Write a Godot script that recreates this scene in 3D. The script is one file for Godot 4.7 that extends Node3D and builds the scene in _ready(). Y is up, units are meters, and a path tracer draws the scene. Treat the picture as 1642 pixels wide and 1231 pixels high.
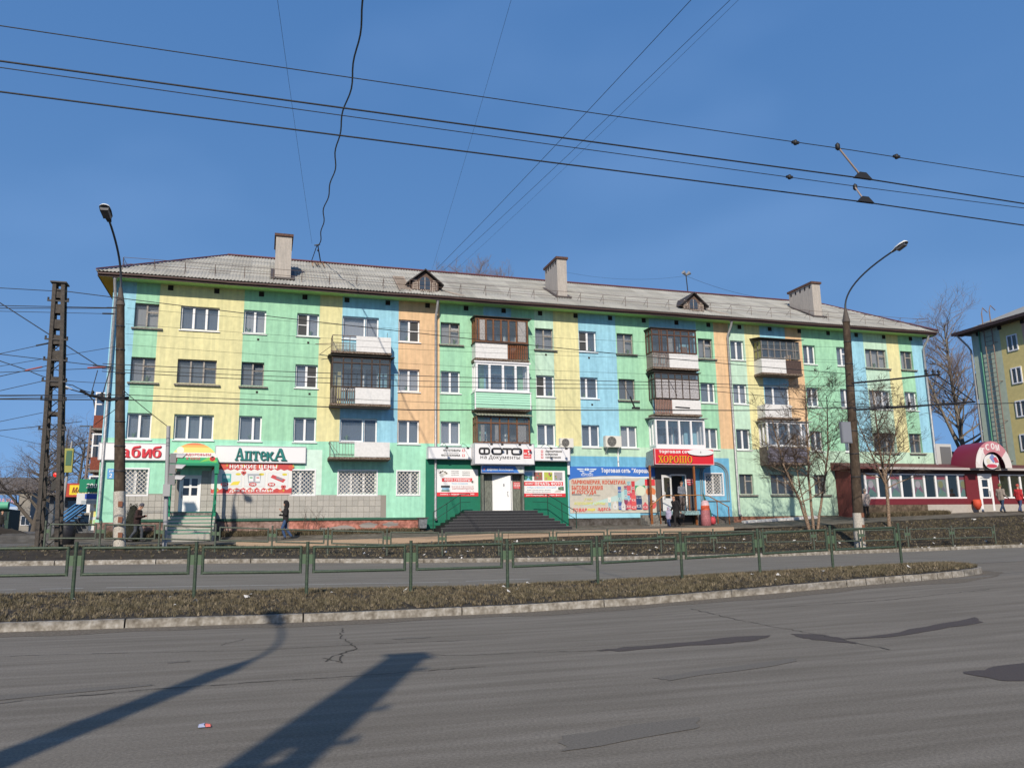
extends Node3D

var mats := {}
var tex := {}
var names := {}
var rng := RandomNumberGenerator.new()
var holes: Array[Rect2] = []

# ------------------------------------------------------------------ materials
func lin(r: float, g: float, b: float) -> Color:
	return Color(r, g, b).linear_to_srgb()

func grain(key: String, seed_: int, f1: float, f2: float, lo: float, hi: float, sx := 1.0, sy := 1.0, share := 0.5, n := 384, tint := Color(1, 1, 1)) -> ImageTexture:
	if tex.has(key):
		return tex[key]
	var a := FastNoiseLite.new()
	a.seed = seed_; a.frequency = f1; a.fractal_octaves = 4
	var b := FastNoiseLite.new()
	b.seed = seed_ + 7; b.frequency = f2; b.fractal_octaves = 3
	var ia := a.get_seamless_image(int(n * sx), int(n * sy))
	ia.resize(n, n, Image.INTERPOLATE_CUBIC)
	var ib := b.get_seamless_image(int(n * sx), int(n * sy))
	ib.resize(n, n, Image.INTERPOLATE_CUBIC)
	var im := Image.create(n, n, false, Image.FORMAT_RGB8)
	for y in n:
		for x in n:
			var v := lerpf(ia.get_pixel(x, y).r, ib.get_pixel(x, y).r, share)
			v = clampf((v - 0.5) * 1.7 + 0.5, 0, 1)
			var k := lerpf(lo, hi, v)
			im.set_pixel(x, y, Color(minf(1, k * lerpf(tint.r, 1, v)), minf(1, k * lerpf(tint.g, 1, v)), minf(1, k * lerpf(tint.b, 1, v))))
	tex[key] = ImageTexture.create_from_image(im)
	return tex[key]

func mat(key: String, r: float, g: float, b: float, rough := 0.85, metal := 0.0, t: Texture2D = null, size := 2.0, big: Texture2D = null, bigsize := Vector3(9, 9, 9), bump: Texture2D = null, bumpcm := 0.0) -> StandardMaterial3D:
	if mats.has(key):
		return mats[key]
	var m := StandardMaterial3D.new()
	m.resource_name = key
	m.albedo_color = lin(r, g, b)
	m.roughness = rough
	m.metallic = metal
	if t:
		m.albedo_texture = t
	if t or bump:
		m.uv1_triplanar = true
		m.uv1_world_triplanar = true
		m.uv1_scale = Vector3.ONE / size
	if big:
		m.detail_enabled = true
		m.detail_albedo = big
		m.detail_blend_mode = BaseMaterial3D.BLEND_MODE_MUL
		m.detail_uv_layer = BaseMaterial3D.DETAIL_UV_2
		m.uv2_triplanar = true
		m.uv2_world_triplanar = true
		m.uv2_scale = Vector3(1 / bigsize.x, 1 / bigsize.y, 1 / bigsize.z)
	if bump:
		m.heightmap_enabled = true
		m.heightmap_texture = bump
		m.heightmap_scale = bumpcm
	mats[key] = m
	return m

func paint(r: float, g: float, b: float, rough := 0.7) -> StandardMaterial3D:
	return mat("paint_%.3f_%.3f_%.3f_%.2f" % [r, g, b, rough], r, g, b, rough)

func worn(key: String, r: float, g: float, b: float, rough := 0.8, metal := 0.0) -> StandardMaterial3D:
	return mat(key, r, g, b, rough, metal, tex.rough, 1.7)

func vcol(key: String, rough := 0.85) -> StandardMaterial3D:
	var m := mat(key, 1, 1, 1, rough)
	m.vertex_color_use_as_albedo = true
	return m

# ------------------------------------------------------------------ geometry
func sb() -> SurfaceTool:
	var st := SurfaceTool.new()
	st.begin(Mesh.PRIMITIVE_TRIANGLES)
	return st

func tri(st: SurfaceTool, a: Vector3, b: Vector3, c: Vector3) -> void:
	st.add_vertex(a); st.add_vertex(b); st.add_vertex(c)

# corners a b c d clockwise as seen from the front
func quad(st: SurfaceTool, a: Vector3, b: Vector3, c: Vector3, d: Vector3) -> void:
	st.set_smooth_group(-1)
	tri(st, a, b, c); tri(st, a, c, d)

# a face of a wall that looks towards +z
func face(st: SurfaceTool, x0: float, x1: float, y0: float, y1: float, z: float) -> void:
	quad(st, Vector3(x0, y1, z), Vector3(x1, y1, z), Vector3(x1, y0, z), Vector3(x0, y0, z))

func hexa(st: SurfaceTool, p: Array) -> void:   # 0-3 bottom, 4-7 top, anticlockwise from above, p0 = (x0,z0)
	st.set_smooth_group(-1)
	for f in [[3, 2, 6, 7], [1, 0, 4, 5], [0, 3, 7, 4], [2, 1, 5, 6], [4, 7, 6, 5], [0, 1, 2, 3]]:
		quad(st, p[f[3]], p[f[2]], p[f[1]], p[f[0]])

func box(st: SurfaceTool, x0: float, x1: float, y0: float, y1: float, z0: float, z1: float) -> void:
	hexa(st, [Vector3(x0, y0, z0), Vector3(x1, y0, z0), Vector3(x1, y0, z1), Vector3(x0, y0, z1), Vector3(x0, y1, z0), Vector3(x1, y1, z0), Vector3(x1, y1, z1), Vector3(x0, y1, z1)])

# a bar of rectangular section from a to b
func bar(st: SurfaceTool, a: Vector3, b: Vector3, w: float, h: float, up := Vector3.UP) -> void:
	var d := (b - a).normalized()
	if absf(d.dot(up)) > 0.95:
		up = Vector3.BACK
	var s := d.cross(up).normalized() * w * 0.5
	var u := s.cross(d).normalized() * h * 0.5
	hexa(st, [a - s - u, a + s - u, b + s - u, b - s - u, a - s + u, a + s + u, b + s + u, b - s + u])

func tube(st: SurfaceTool, pts: Array, radii: Array, sides := 8, caps := true) -> void:
	var rings := []
	var n := pts.size()
	var d0: Vector3 = (pts[1] - pts[0]).normalized()
	var ref := Vector3.UP if absf(d0.y) < 0.9 else Vector3.RIGHT
	for i in n:
		var d: Vector3 = (pts[mini(i + 1, n - 1)] - pts[maxi(i - 1, 0)]).normalized()
		var s := d.cross(ref).normalized()
		ref = s.cross(d).normalized()
		var r: float = radii[mini(i, radii.size() - 1)]
		var ring := []
		for k in sides:
			var t := TAU * k / sides
			ring.append(pts[i] + (s * cos(t) + ref * sin(t)) * r)
		rings.append(ring)
	st.set_smooth_group(1)
	for i in n - 1:
		for k in sides:
			var j := (k + 1) % sides
			tri(st, rings[i][k], rings[i + 1][k], rings[i + 1][j])
			tri(st, rings[i][k], rings[i + 1][j], rings[i][j])
	if caps:
		st.set_smooth_group(-1)
		for k in range(1, sides - 1):
			tri(st, rings[0][0], rings[0][k], rings[0][k + 1])
			tri(st, rings[n - 1][0], rings[n - 1][k + 1], rings[n - 1][k])

func rod(st: SurfaceTool, a: Vector3, b: Vector3, r: float, sides := 6, r2 := -1.0) -> void:
	tube(st, [a, b], [r, r if r2 < 0 else r2], sides)

# a solid of revolution about the vertical through c: profile of (radius, height)
func lathe(st: SurfaceTool, c: Vector3, prof: Array, sides := 12) -> void:
	st.set_smooth_group(2)
	for i in prof.size() - 1:
		for k in sides:
			var a := TAU * k / sides
			var b := TAU * (k + 1) / sides
			var p := func(q: Vector2, t: float) -> Vector3: return c + Vector3(cos(t) * q.x, q.y, sin(t) * q.x)
			var v0: Vector3 = p.call(prof[i], a)
			var v1: Vector3 = p.call(prof[i], b)
			var v2: Vector3 = p.call(prof[i + 1], b)
			var v3: Vector3 = p.call(prof[i + 1], a)
			if prof[i].x > 0.0005: tri(st, v0, v2, v1)
			if prof[i + 1].x > 0.0005: tri(st, v0, v3, v2)

# ------------------------------------------------------------------ nodes
func numbered(called: String) -> String:
	var n: int = names.get(called, 0)
	names[called] = n + 1
	return called if n == 0 else "%s_%03d" % [called, n]

func put(called: String, st: SurfaceTool, m: Material, parent: Node = null, local := false) -> MeshInstance3D:
	st.generate_normals()
	return place(called, st.commit(), m, parent, local)

func place(called: String, mesh: Mesh, m: Material, parent: Node = null, local := false) -> MeshInstance3D:
	var o := MeshInstance3D.new()
	o.mesh = mesh
	o.material_override = m
	adopt(o, called, parent)
	if parent and not local:
		o.global_transform = Transform3D()
	return o

func adopt(o: Node3D, called: String, parent: Node) -> void:
	if parent == null:
		o.name = numbered(called)
		add_child(o)
		return
	var counts: Dictionary = parent.get_meta("counts", {})
	var n: int = counts.get(called, 0)
	counts[called] = n + 1
	parent.set_meta("counts", counts)
	o.name = called if n == 0 else "%s_%03d" % [called, n]
	parent.add_child(o)

func sub(called: String, parent: Node, label := "") -> Node3D:
	var o := Node3D.new()
	adopt(o, called, parent)
	if label: o.set_meta("label", label)
	return o

func thing(called: String, label: String, category: String, at := Vector3.ZERO, group := "") -> Node3D:
	var o := Node3D.new()
	o.name = numbered(called)
	add_child(o)
	o.position = at
	return tag(o, label, category, group)

func tag(o: Node3D, label: String, category := "", group := "", kind := "") -> Node3D:
	o.set_meta("label", label)
	if category: o.set_meta("category", category)
	if group: o.set_meta("group", group)
	if kind: o.set_meta("kind", kind)
	return o

func dup(o: Node3D, shift: Vector3, label: String) -> Node3D:
	var c := o.duplicate()
	c.name = numbered(String(o.name).rstrip("0123456789").rstrip("_"))
	add_child(c)
	c.position = o.position + shift
	c.set_meta("label", label)
	return c

func text(parent: Node, s: String, cx: float, cy: float, z: float, w: float, h: float, m: Material, face_ := "Droid Sans", weight := 700, turn := 0.0, called := "lettering", slant := 0.0) -> MeshInstance3D:
	var f := SystemFont.new()
	f.font_names = [face_]
	f.font_weight = weight
	var t := TextMesh.new()
	t.font = f; t.text = s; t.font_size = 40; t.pixel_size = 0.01; t.depth = 0.5; t.curve_step = 3.0
	var bb := t.get_aabb()
	var o := MeshInstance3D.new()
	o.mesh = t
	o.material_override = m
	adopt(o, called, parent)
	var sx := w / bb.size.x
	var sy := h / bb.size.y
	var b := Basis(Vector3(sx, 0, 0), Vector3(slant * sy, sy, 0), Vector3(0, 0, 0.03))
	var bc := bb.get_center()
	var tr := Transform3D(Basis(Vector3.UP, turn), Vector3(cx, cy, z)) * Transform3D(b, b * -bc)
	o.global_transform = tr
	return o

# flat print of coloured shapes, a sheet a few millimetres thick
func disc(st: SurfaceTool, cx: float, cy: float, z: float, rx: float, ry: float, c: Color, a0 := 0.0, a1 := TAU, n := 18) -> void:
	st.set_color(c); st.set_smooth_group(-1)
	for k in n:
		var t0 := lerpf(a0, a1, float(k) / n)
		var t1 := lerpf(a0, a1, float(k + 1) / n)
		tri(st, Vector3(cx, cy, z), Vector3(cx + cos(t1) * rx, cy + sin(t1) * ry, z), Vector3(cx + cos(t0) * rx, cy + sin(t0) * ry, z))

func rect(st: SurfaceTool, x0: float, x1: float, y0: float, y1: float, z: float, c: Color) -> void:
	st.set_color(c)
	face(st, x0, x1, y0, y1, z)

func poly(st: SurfaceTool, pts: Array, z: float, c: Color) -> void:
	st.set_color(c); st.set_smooth_group(-1)
	var pp := PackedVector2Array(pts)
	var ix := Geometry2D.triangulate_polygon(pp)
	for k in range(0, ix.size(), 3):
		var a := pp[ix[k]]; var b := pp[ix[k + 1]]; var e := pp[ix[k + 2]]
		if (b - a).cross(e - a) > 0:
			var q := b; b = e; e = q
		tri(st, Vector3(a.x, a.y, z), Vector3(b.x, b.y, z), Vector3(e.x, e.y, z))

# ------------------------------------------------------------------ terrain
const HX := [-60.0, -20.0, -8.0, -4.0, 1.0, 5.0, 8.0, 11.0, 14.0, 17.0, 20.0, 27.0, 32.0, 36.0, 45.0, 60.0, 120.0]
const HZ := [-400.00, -150.00, -60.00, -12.00, 0.00, 1.50, 6.50, 6.67, 9.50, 11.50, 13.40, 13.50, 20.00, 26.80, 36.00, 70.00]
const HY := [
	[6.0, 6, 6, 6, 6, 6, 6, 6, 6, 6, 6, 6, 6, 6, 6, 6, 6.5],
	[4.2, 4.1, 4, 4, 4, 4, 4, 4, 4, 4, 4, 4, 4, 4, 4, 4, 4.5],
	[2.8, 2.6, 2.55, 2.5, 2.5, 2.5, 2.5, 2.5, 2.5, 2.5, 2.5, 2.6, 2.8, 3, 3.1, 3.2, 3.6],
	[2.1, 2.05, 2, 2, 2, 2, 2, 2, 2, 2, 2.1, 2.2, 2.4, 2.6, 2.8, 2.9, 3.3],
	[1.95, 1.95, 1.95, 1.9, 1.88, 1.88, 1.9, 1.92, 1.95, 2, 2, 2.05, 2.32, 2.48, 2.65, 2.8, 3.2],
	[1.6, 1.55, 1.5, 1.48, 1.52, 1.58, 1.7, 1.76, 1.8, 1.82, 1.85, 1.92, 2.12, 2.3, 2.52, 2.7, 3.1],
	[1.453, 1.406, 1.369, 1.369, 1.388, 1.425, 1.5, 1.594, 1.65, 1.687, 1.706, 1.743, 1.921, 2.062, 2.296, 2.483, 2.904],
	[1.433, 1.386, 1.349, 1.349, 1.168, 1.205, 1.28, 1.374, 1.43, 1.467, 1.486, 1.723, 1.901, 2.042, 2.276, 2.463, 2.884],
	[1.409, 1.319, 1.283, 1.246, 1.138, 0.975, 0.911, 0.884, 0.866, 0.866, 0.884, 1.002, 1.228, 1.246, 1.319, 1.409, 1.953],
	[1.412, 1.307, 1.255, 1.185, 0.957, 0.8, 0.73, 0.712, 0.686, 0.66, 0.625, 0.581, 0.625, 0.625, 0.677, 0.887, 1.588],
	[1.459, 1.118, 0.931, 0.896, 0.82, 0.709, 0.666, 0.632, 0.606, 0.589, 0.589, 0.64, 0.7, 0.709, 0.777, 0.905, 1.63],
	[1.329, 0.988, 0.801, 0.766, 0.69, 0.579, 0.536, 0.502, 0.476, 0.459, 0.459, 0.51, 0.57, 0.579, 0.647, 0.775, 1.5],
	[0.6, 0.4, 0.26, 0.2, 0.1, 0.04, 0.05, 0.08, 0.13, 0.18, 0.2, 0.3, 0.4, 0.45, 0.6, 0.9, 1.8],
	[0.2, 0.1, 0.02, 0, -0.06, -0.06, -0.01, 0.1, 0.22, 0.31, 0.38, 0.55, 0.65, 0.72, 0.9, 1.2, 2],
	[0, 0, 0, 0, 0, 0, 0, 0.02, 0.05, 0.08, 0.1, 0.2, 0.3, 0.35, 0.5, 0.7, 1.5],
	[0, 0, 0, 0, 0, 0, 0, 0, 0, 0, 0, 0.1, 0.1, 0.1, 0.2, 0.4, 1]]

func at(a: Array, v: float) -> Vector2:
	var i := 0
	while i < a.size() - 2 and v > a[i + 1]:
		i += 1
	return Vector2(i, clampf((v - a[i]) / (a[i + 1] - a[i]), 0, 1))

func H(x: float, z: float) -> float:
	var p := at(HX, x)
	var q := at(HZ, z)
	var r0: Array = HY[int(q.x)]
	var r1: Array = HY[int(q.x) + 1]
	var i := int(p.x)
	return lerpf(lerpf(r0[i], r0[i + 1], p.y), lerpf(r1[i], r1[i + 1], p.y), q.y)

func G(x: float, z: float, dy := 0.0) -> Vector3:
	return Vector3(x, H(x, z) + dy, z)

func steps_of(a: float, b: float, n: int, knots: Array) -> Array:
	var out := []
	for i in n + 1:
		out.append(lerpf(a, b, float(i) / n))
	for k in knots:
		if k > a + 0.01 and k < b - 0.01: out.append(k)
	out.sort()
	var res := [out[0]]
	for v in out:
		if v - res[-1] > 0.02: res.append(v)
	return res

func sheet(called: String, x0: float, x1: float, z0: float, z1: float, nx: int, nz: int, dy: float, m: Material, label: String, parent: Node = null) -> MeshInstance3D:
	var st := sb()
	st.set_smooth_group(0)
	var xs := steps_of(x0, x1, nx, HX)
	var zs := steps_of(z0, z1, nz, HZ)
	for i in xs.size() - 1:
		for j in zs.size() - 1:
			var a := G(xs[i], zs[j], dy)
			var b := G(xs[i + 1], zs[j], dy)
			var c := G(xs[i + 1], zs[j + 1], dy)
			var d := G(xs[i], zs[j + 1], dy)
			tri(st, a, b, c); tri(st, a, c, d)
	var o := put(called, st, m, parent)
	if parent == null: tag(o, label, "", "", "structure")
	return o

# smooth body from tapered capsules [a, b, ra, rb], meshed as surface nets
func blob(st: SurfaceTool, bones: Array, cell: float, k: float) -> void:
	var lo := Vector3.ONE * 1e9
	var hi := -lo
	for b in bones:
		var r: float = maxf(b[2], b[3]) + cell * 2
		for p in [b[0], b[1]]:
			lo = lo.min(p - Vector3.ONE * r)
			hi = hi.max(p + Vector3.ONE * r)
	var nx := int((hi.x - lo.x) / cell) + 2
	var ny := int((hi.y - lo.y) / cell) + 2
	var nz := int((hi.z - lo.z) / cell) + 2
	var f := PackedFloat32Array()
	f.resize(nx * ny * nz)
	f.fill(1.0)
	for b in bones:
		var r: float = maxf(b[2], b[3]) + k + cell * 2
		var a0: Vector3 = b[0]
		var ab: Vector3 = b[1] - b[0]
		var l2 := maxf(ab.length_squared(), 1e-9)
		var bl := (a0.min(b[1]) - Vector3.ONE * r - lo) / cell
		var bh := (a0.max(b[1]) + Vector3.ONE * r - lo) / cell
		for z in range(maxi(0, int(bl.z)), mini(nz, int(bh.z) + 2)):
			for y in range(maxi(0, int(bl.y)), mini(ny, int(bh.y) + 2)):
				for x in range(maxi(0, int(bl.x)), mini(nx, int(bh.x) + 2)):
					var p := lo + Vector3(x, y, z) * cell - a0
					var t := clampf(p.dot(ab) / l2, 0, 1)
					var d: float = (p - ab * t).length() - lerpf(b[2], b[3], t)
					var i := (z * ny + y) * nx + x
					var v := f[i]
					var h := maxf(k - absf(d - v), 0.0) / k
					f[i] = minf(d, v) - h * h * k * 0.25
	var id := PackedInt32Array()
	id.resize(nx * ny * nz)
	id.fill(-1)
	var vs: Array[Vector3] = []
	var o := [0, 1, nx, nx + 1, nx * ny, nx * ny + 1, nx * ny + nx, nx * ny + nx + 1]
	var ed := [[0, 1], [2, 3], [4, 5], [6, 7], [0, 2], [1, 3], [4, 6], [5, 7], [0, 4], [1, 5], [2, 6], [3, 7]]
	for z in nz - 1:
		for y in ny - 1:
			for x in nx - 1:
				var i := (z * ny + y) * nx + x
				var m := 0
				for c in 8:
					if f[i + o[c]] < 0: m |= 1 << c
				if m == 0 or m == 255: continue
				var s := Vector3.ZERO
				var n := 0
				for e in ed:
					var fa := f[i + o[e[0]]]
					var fb := f[i + o[e[1]]]
					if (fa < 0) != (fb < 0):
						var t := fa / (fa - fb)
						var pa := Vector3(e[0] & 1, (e[0] >> 1) & 1, e[0] >> 2)
						var pb := Vector3(e[1] & 1, (e[1] >> 1) & 1, e[1] >> 2)
						s += pa.lerp(pb, t); n += 1
				id[i] = vs.size()
				vs.append(lo + (Vector3(x, y, z) + s / n) * cell)
	st.set_smooth_group(0)
	var step := [1, nx, nx * ny]
	for z in range(1, nz - 1):
		for y in range(1, ny - 1):
			for x in range(1, nx - 1):
				var i := (z * ny + y) * nx + x
				for ax in 3:
					var fa := f[i]
					var fb := f[i + step[ax]]
					if (fa < 0) == (fb < 0): continue
					var u: int = step[(ax + 1) % 3]
					var w: int = step[(ax + 2) % 3]
					var q := [id[i], id[i - u], id[i - u - w], id[i - w]]
					if q.min() < 0: continue
					if fa < 0: q.reverse()
					tri(st, vs[q[0]], vs[q[1]], vs[q[2]])
					tri(st, vs[q[0]], vs[q[2]], vs[q[3]])

# ------------------------------------------------------------------ the apartment building
var white: StandardMaterial3D
var oldwood: StandardMaterial3D
var concrete: StandardMaterial3D
var darkmetal: StandardMaterial3D
var glass: StandardMaterial3D
var glass_old: StandardMaterial3D
var curtains: Array = []

func pane_box(called: String, x0: float, x1: float, y0: float, y1: float, z: float, m: Material, parent: Node) -> void:
	var st := sb()
	face(st, x0, x1, y0, y1, z)
	put(called, st, m, parent)

# kinds: pvc2 pvc3 old2 old3 grille2 grille3 door
func window(b: Node3D, x0: float, x1: float, y0: float, y1: float, kind: String, opt := "", z := 0.0, cut := true, label := "") -> void:
	if cut: holes.append(Rect2(x0, y0, x1 - x0, y1 - y0))
	var w := sub("window", b, label)
	var old := kind.begins_with("old")
	var n := int(kind.right(1))
	var fm: Material = oldwood if old else white
	var t := 0.05 if old else 0.075
	var zf := z - 0.15
	var fr := sb()
	box(fr, x0, x0 + t, y0, y1, zf - 0.06, zf)
	box(fr, x1 - t, x1, y0, y1, zf - 0.06, zf)
	box(fr, x0 + t, x1 - t, y0, y0 + t, zf - 0.06, zf)
	box(fr, x0 + t, x1 - t, y1 - t, y1, zf - 0.06, zf)
	var cuts := [x0]
	if opt.contains("w"):   # one narrow leaf beside a wide one
		cuts.append(lerpf(x0, x1, 0.38 if opt.contains("l") else 0.62))
	else:
		for k in range(1, n): cuts.append(lerpf(x0, x1, float(k) / n))
	cuts.append(x1)
	var mw := 0.11 if not old else 0.08
	for k in range(1, cuts.size() - 1):
		box(fr, cuts[k] - mw / 2, cuts[k] + mw / 2, y0 + t, y1 - t, zf - 0.05, zf + 0.012)
	var fort := cuts.size() - 2 if opt.contains("f") else -1
	if fort >= 0:
		var yb := lerpf(y0, y1, 0.66)
		box(fr, cuts[fort] + mw / 2, cuts[fort + 1] - t, yb - 0.035, yb + 0.035, zf - 0.05, zf + 0.008)
	var net := -1
	if opt.contains("n"):
		net = 0 if opt.contains("N") else cuts.size() - 2
		var ym := (y0 + y1) / 2
		box(fr, cuts[net] + 0.06, cuts[net + 1] - 0.06, ym - 0.02, ym + 0.02, zf + 0.002, zf + 0.022)
	put("frame", fr, fm, w)
	for k in cuts.size() - 1:
		var dark := net == k
		var gm: Material = mats.net if dark else (glass_old if old else glass)
		if fort == k:
			var yb := lerpf(y0, y1, 0.66)
			pane_box("pane", cuts[k] + 0.04, cuts[k + 1] - 0.04, y0 + t * 0.8, yb, zf - 0.035, gm, w)
			if not opt.contains("o"):
				pane_box("pane", cuts[k] + 0.04, cuts[k + 1] - 0.04, yb, y1 - t * 0.8, zf - 0.035, gm, w)
			else:   # the small upper leaf stands open inwards
				var lf := sb()
				bar(lf, Vector3(cuts[k + 1] - 0.06, yb + 0.05, zf - 0.05), Vector3(cuts[k + 1] - 0.12, yb + 0.05, zf - 0.45), 0.04, 0.05)
				bar(lf, Vector3(cuts[k + 1] - 0.06, y1 - 0.08, zf - 0.05), Vector3(cuts[k + 1] - 0.12, y1 - 0.08, zf - 0.45), 0.04, 0.05)
				bar(lf, Vector3(cuts[k + 1] - 0.12, yb + 0.03, zf - 0.45), Vector3(cuts[k + 1] - 0.12, y1 - 0.06, zf - 0.45), 0.05, 0.04)
				put("open_leaf", lf, fm, w)
		else:
			pane_box("pane", cuts[k] + 0.04, cuts[k + 1] - 0.04, y0 + t * 0.8, y1 - t * 0.8, zf - 0.035, gm, w)
	# curtain in soft folds
	if not opt.contains("d"):
		var cu := sb()
		cu.set_smooth_group(0)
		var c0 := x0 - 0.1
		var c1 := x1 + 0.1
		if opt.contains("h"): c1 = lerpf(x0, x1, 0.55)
		var segs := int((c1 - c0) / 0.05)
		var ph := rng.randf() * 6.0
		for k in segs:
			var a := lerpf(c0, c1, float(k) / segs)
			var e := lerpf(c0, c1, float(k + 1) / segs)
			var za := z - 0.34 + sin(a * 31 + ph) * 0.008 + sin(a * 7 + ph) * 0.012
			var ze := z - 0.34 + sin(e * 31 + ph) * 0.008 + sin(e * 7 + ph) * 0.012
			var yb := y0 - 0.1
			tri(cu, Vector3(a, y1 + 0.1, za), Vector3(e, y1 + 0.1, ze), Vector3(e, yb, ze))
			tri(cu, Vector3(a, y1 + 0.1, za), Vector3(e, yb, ze), Vector3(a, yb, za))
		put("curtain", cu, curtains[rng.randi() % curtains.size()], w)
	if rng.randf() < 0.4 and not kind.begins_with("grille"):   # pots on the inner ledge
		var pt := sb()
		var px := lerpf(x0 + 0.2, x1 - 0.2, rng.randf())
		lathe(pt, Vector3(px, y0 + 0.06, z - 0.27), [Vector2(0, 0), Vector2(0.05, 0), Vector2(0.07, 0.12), Vector2(0, 0.12)], 8)
		for q in 9:
			var dv := Vector3(rng.randf_range(-1, 1), rng.randf_range(0.4, 1.4), rng.randf_range(-0.3, 0.2)) * 0.16
			bar(pt, Vector3(px, y0 + 0.17, z - 0.27), Vector3(px, y0 + 0.17, z - 0.27) + dv, 0.05, 0.012)
		put("potted_plant", pt, paint(0.1, 0.18, 0.06), w)
	# sill
	if not kind.begins_with("grille"):
		var si := sb()
		if old:
			hexa(si, [Vector3(x0 - 0.1, y0 - 0.1, z - 0.12), Vector3(x1 + 0.22, y0 - 0.1, z - 0.12), Vector3(x1 + 0.22, y0 - 0.12, z + 0.12), Vector3(x0 - 0.1, y0 - 0.12, z + 0.12), Vector3(x0 - 0.1, y0 - 0.004, z - 0.12), Vector3(x1 + 0.22, y0 - 0.004, z - 0.12), Vector3(x1 + 0.22, y0 - 0.045, z + 0.12), Vector3(x0 - 0.1, y0 - 0.045, z + 0.12)])
			put("sill", si, concrete, w)
		else:
			hexa(si, [Vector3(x0 - 0.05, y0 - 0.05, z - 0.14), Vector3(x1 + 0.07, y0 - 0.05, z - 0.14), Vector3(x1 + 0.07, y0 - 0.075, z + 0.07), Vector3(x0 - 0.05, y0 - 0.075, z + 0.07), Vector3(x0 - 0.05, y0 + 0.003, z - 0.14), Vector3(x1 + 0.07, y0 + 0.003, z - 0.14), Vector3(x1 + 0.07, y0 - 0.03, z + 0.07), Vector3(x0 - 0.05, y0 - 0.03, z + 0.07)])
			put("sill", si, white, w)
	else:
		var tr := sb()   # white surround and diamond grille
		for q in [[x0 - 0.07, x0, y0 - 0.07, y1 + 0.07], [x1, x1 + 0.07, y0 - 0.07, y1 + 0.07], [x0, x1, y1, y1 + 0.07], [x0, x1, y0 - 0.07, y0]]:
			box(tr, q[0], q[1], q[2], q[3], z - 0.02, z + 0.03)
		put("surround", tr, white, w)
		var gr := sb()
		var pitch := 0.21
		var hgt := y1 - y0
		var c := x0 - hgt
		while c < x1:
			for s in [1, -1]:
				var a0 := c; var b0 := c + hgt
				var ta := maxf(0, (x0 - a0) / hgt); var tb := minf(1, (x1 - a0) / hgt)
				if tb > ta + 0.02:
					var ya := lerpf(y0, y1, ta) if s > 0 else lerpf(y1, y0, ta)
					var yb := lerpf(y0, y1, tb) if s > 0 else lerpf(y1, y0, tb)
					bar(gr, Vector3(a0 + ta * hgt, ya, z - 0.04), Vector3(a0 + tb * hgt, yb, z - 0.04 + 0.006 * s), 0.026, 0.006, Vector3.BACK)
			c += pitch
		var g := put("grille", gr, mats.grille, w)
		g.set_meta("kind", "stuff")

const XE := 42.95
const XW := -7.6
const STRIPES := [["blue", -6.53], ["green", -5.43], ["yellow", -1.32], ["green", 2.56], ["yellow", 3.76], ["blue", 6.83], ["orange", 9.15], ["green", 11.7], ["blue", 13.38], ["green", 14.78], ["pale green", 15.95], ["yellow", 17.53], ["blue", 19.94], ["green", 22.2], ["blue", 25.41], ["green", 26.65], ["orange", 27.72], ["pale green", 28.87], ["yellow", 30.0], ["blue", 31.89], ["orange", 33.12], ["green", 36.88], ["blue", 37.98], ["pale green", 39.87], ["yellow", 40.87], ["green", 41.96], ["blue", 42.95]]

func wall_mat(c: String) -> StandardMaterial3D:
	var k: Vector3 = {"blue": Vector3(0.36, 0.69, 0.85), "green": Vector3(0.4, 0.74, 0.5), "yellow": Vector3(0.86, 0.8, 0.43), "orange": Vector3(0.86, 0.58, 0.34), "pale green": Vector3(0.6, 0.83, 0.66), "mint": Vector3(0.42, 0.83, 0.61), "pale mint": Vector3(0.57, 0.79, 0.61), "sky blue": Vector3(0.18, 0.5, 0.74)}[c]
	return mat("wall " + c, k.x, k.y, k.z, 0.9, 0, tex.plaster, 2.6, tex.drips, Vector3(5, 9, 5))

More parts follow.
